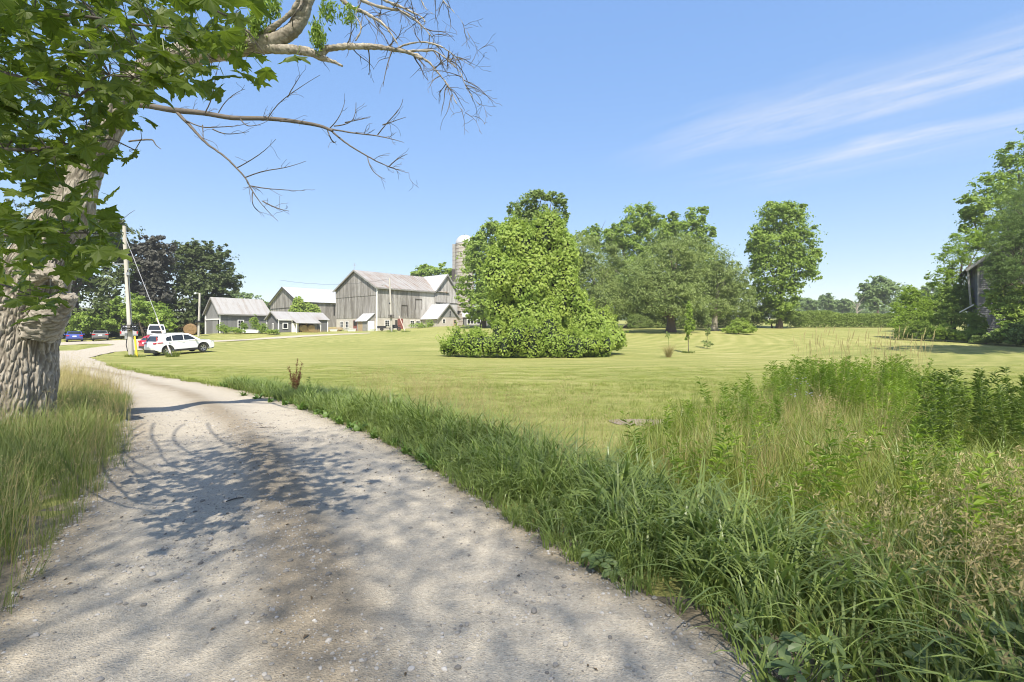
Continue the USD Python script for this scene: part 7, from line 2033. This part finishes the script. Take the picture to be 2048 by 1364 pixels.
# five-leaved creeper in the bottom corner
def creeper(label, centres, seed):
    rg = np.random.default_rng(seed); o = np.array([*centres[0][:2], float(Z(*centres[0][:2]))])
    t = thing('creeper', label, 'creeper', o)
    v = MB()
    for c in centres:
        c = np.asarray(c, float) - o
        v.tube(spline([(0, 0, .01), c * [.5, .5, 0] + [0, 0, .06], c - [0, 0, .02]], 7), .0025, 4)
        mb = MB(); up = unit(np.array([rg.normal() * .35, rg.normal() * .35 - .25, 1.0])); a0 = rg.uniform(0, 6.28)
        x = unit(np.cross([0, 1, .1], up)); y = np.cross(up, x); S = rg.uniform(.075, .115)
        for j in range(5):
            a = a0 + (j - 2) * .95
            d = math.cos(a) * x + math.sin(a) * y; s_ = np.cross(up, d); L = S * (1.15 - .13 * abs(j - 2))
            prof = [(0, .0), (.25, .17), (.55, .27), (.72, .20), (.8, .22), (1.0, 0)]
            c0 = c + d * .008
            pts = [c0] + [c0 + d * L * a_ + s_ * L * b_ + up * L * (.10 * b_ * 2 - .22 * a_ ** 2) for a_, b_ in prof[1:-1]] + [c0 + d * L - up * L * .25] + [c0 + d * L * a_ - s_ * L * b_ + up * L * (.10 * b_ * 2 - .22 * a_ ** 2) for a_, b_ in prof[1:-1][::-1]]
            m = c0 + d * L * .5 - up * L * .07
            k = len(pts); mb.add(np.array(pts + [m]), [[i, (i + 1) % k, k] for i in range(k)])
        mb.build('leaf', M['creeper'], t)
    v.build('stem', M['twig'], t)


def cspots(px, zs):
    out = []
    for (u, v), z in zip(px, zs):
        d = (CAM_H - z) * FPX / (v - HORIZON); out.append(((u - 1024) / FPX * d, d, z))
    return out


creeper('five leaved creeper on the gravel edge at the very bottom of the picture', cspots([(1570, 1330), (1610, 1290), (1540, 1350), (1645, 1320), (1600, 1345), (1680, 1340), (1525, 1300), (1660, 1275), (1500, 1258), (1555, 1282)], [.14, .2, .1, .2, .16, .2, .09, .24, .12, .18]), 620)
creeper('five leaved creeper climbing the grass in the lower right corner', cspots([(1990, 1300), (1940, 1330), (2030, 1260), (1900, 1290), (1960, 1240), (2020, 1340), (1860, 1330), (1800, 1345)], [.25, .2, .32, .24, .34, .22, .2, .16]), 621)
creeper('small creeper sprig in the dark grass edge, mid right of the lane', cspots([(1205, 1120), (1185, 1105), (1225, 1135)], [.12, .15, .1]), 622)
# asters
o = on_ground(1605, 9.5)
rg = np.random.default_rng(630); st, fl = MB(), MB()
for k in range(26):
    e = np.array([rg.normal() * .16, rg.normal() * .14, rg.uniform(.5, .92)]); st.tube(spline([(0, 0, 0), e * [.5, .5, .6], e], 5), .0025, 3)
    for j in range(10):
        a = j * .628; d = np.array([math.cos(a), math.sin(a), .25]); s_ = np.array([-math.sin(a), math.cos(a), 0]) * .004
        fl.add([e, e + d * .012 - s_, e + d * .022, e + d * .012 + s_], [[0, 1, 2], [0, 2, 3]])
plant('aster_plant', 'pale lilac wild flowers in the middle of the wild patch', 'wild flower', o, [('stem', st, 'green_light'), ('flowers', fl, 'aster')])
# lawn saplings and clumps
tree('sapling', 'thin staked sapling, the nearer and taller of the pair on the lawn', 'sapling', on_ground(1377, 39)[:2], [blob(1377, 622, 8, 22, 39), blob(1379, 650, 11, 16, 39), blob(1375, 668, 8, 12, 39)], 'green', 900, .13, .03, 640, shell=.1, core=False, clump=8)
tree('sapling', 'small sapling with a bushy foot, the farther one of the pair', 'sapling', on_ground(1414, 44)[:2], [blob(1416, 640, 6, 20, 44), blob(1414, 662, 6, 12, 44), blob(1414, 688, 11, 7, 44)], 'grey_green', 600, .12, .02, 641, shell=.1, clump=8)
o = on_ground(1337, 33)
t = thing('grass_clump', 'pale straw coloured grass clump alone on the lawn', 'grass clump', o)
tuft(170, .16, .85, .022, .5, 642, droop=.1, upright=.5).build('blades', M['straw'], t)
mb = MB(); mb.tube([(0, 0, 0), (.02, 0, .8), (-.03, 0, 1.5)], .014, 4); mb.add(*leaf_quads(np.array([-.03, 0, 1.45]) + rng.normal(size=(40, 3)) * .09, rng.normal(size=(40, 3)), .11, rng, .6)); mb.build('young_stem', M['green_dark'], t)
for lb, u, d, r_, h_, m_ in [('green weed clump at the foot of the guy wire before the white car', 345, 36, .42, .55, 'wild'), ('low grass ring round the utility pole foot', 262, 37.2, .4, .25, 'wild'), ('grass tuft round the yellow marker post', 277, 36.2, .4, .2, 'verge'), ('grass tuft at the foot of the barn pole', 783, 83.5, .9, .5, 'reed'), ('grass tuft at the foot of the leaning guy guard', 811, 82.5, .8, .4, 'reed'), ('mown ring of grass round the near sapling', 1377, 38.8, .5, .22, 'verge')]:
    o = on_ground(u, d)
    t = thing('grass_clump', lb, 'grass clump', o)
    tuft(150, r_, h_, .03, .5, 650 + u, droop=.35, upright=.5).build('blades', M[m_], t)
# weeds along the sheds and the barn
for i, (u, v, ru, rv, d, lb) in enumerate([(446, 655, 14, 11, 74, 'green weeds at the corner of the tall grey shed'), (470, 660, 20, 7, 74, 'low weeds between the shed corner and the boat'), (508, 645, 8, 18, 75.5, 'tall thin weed by the shed window'), (488, 652, 7, 9, 75.5, 'small weed left of the shed window'), (524, 655, 12, 12, 75, 'weeds right of the boat against the shed'), (545, 663, 16, 6, 74, 'low weeds before the low shed gable'), (835, 651, 22, 6, 94, 'weeds along the barn wall left of the milk house'), (858, 648, 9, 10, 95, 'tall weed at the milk house corner'), (745, 662, 14, 3, 91, 'weed fringe by the lean-to door'), (905, 654, 10, 5, 98, 'dark weeds at the silo foot'), (678, 662, 16, 4, 90, 'weeds below the barn gable')]):
    tree('weed_clump', lb, 'weeds', on_ground(u, d)[:2], [blob(u, v, ru, rv, d), blob(u + ru * .5, v + 2, ru * .6, rv * .8, d)], 'green', 1000, .17, .04, 660 + i, shell=.1, clump=8, lobes=2)
# bare sandy patch by the wild strip
c_ = G(1285, 846)
th = np.linspace(0, TAU, 30)[:-1]; rr = 1 + .5 * (meshkit.fbm(np.c_[np.cos(th), np.sin(th), 0 * th] * 1.5, 3) - .5)
ring = np.c_[c_[0] + .62 * rr * np.cos(th), c_[1] + .34 * rr * np.sin(th)]
MB().add(np.vstack([np.c_[ring, Z(ring[:, 0], ring[:, 1]) + .012], [[c_[0], c_[1], c_[2] + .05]]]), [[i, (i + 1) % 29, 29] for i in range(29)]).build('bare_ground', M['soil'], kind='structure')
# ---------------------------------------------------------------- summer haze
usdkit.material(stage, LK + 'haze_air', {'v': ('principled_volume', {'color': (.97, .95, .92), 'density': .00042, 'anisotropy': .2})}, [], volume='v.volume')
MB().box((0, 0, 15.25), (5200, 5200, 33.5)).build('haze', M.setdefault('haze', UsdShade.Material.Get(stage, LK + 'haze_air')), kind='stuff')
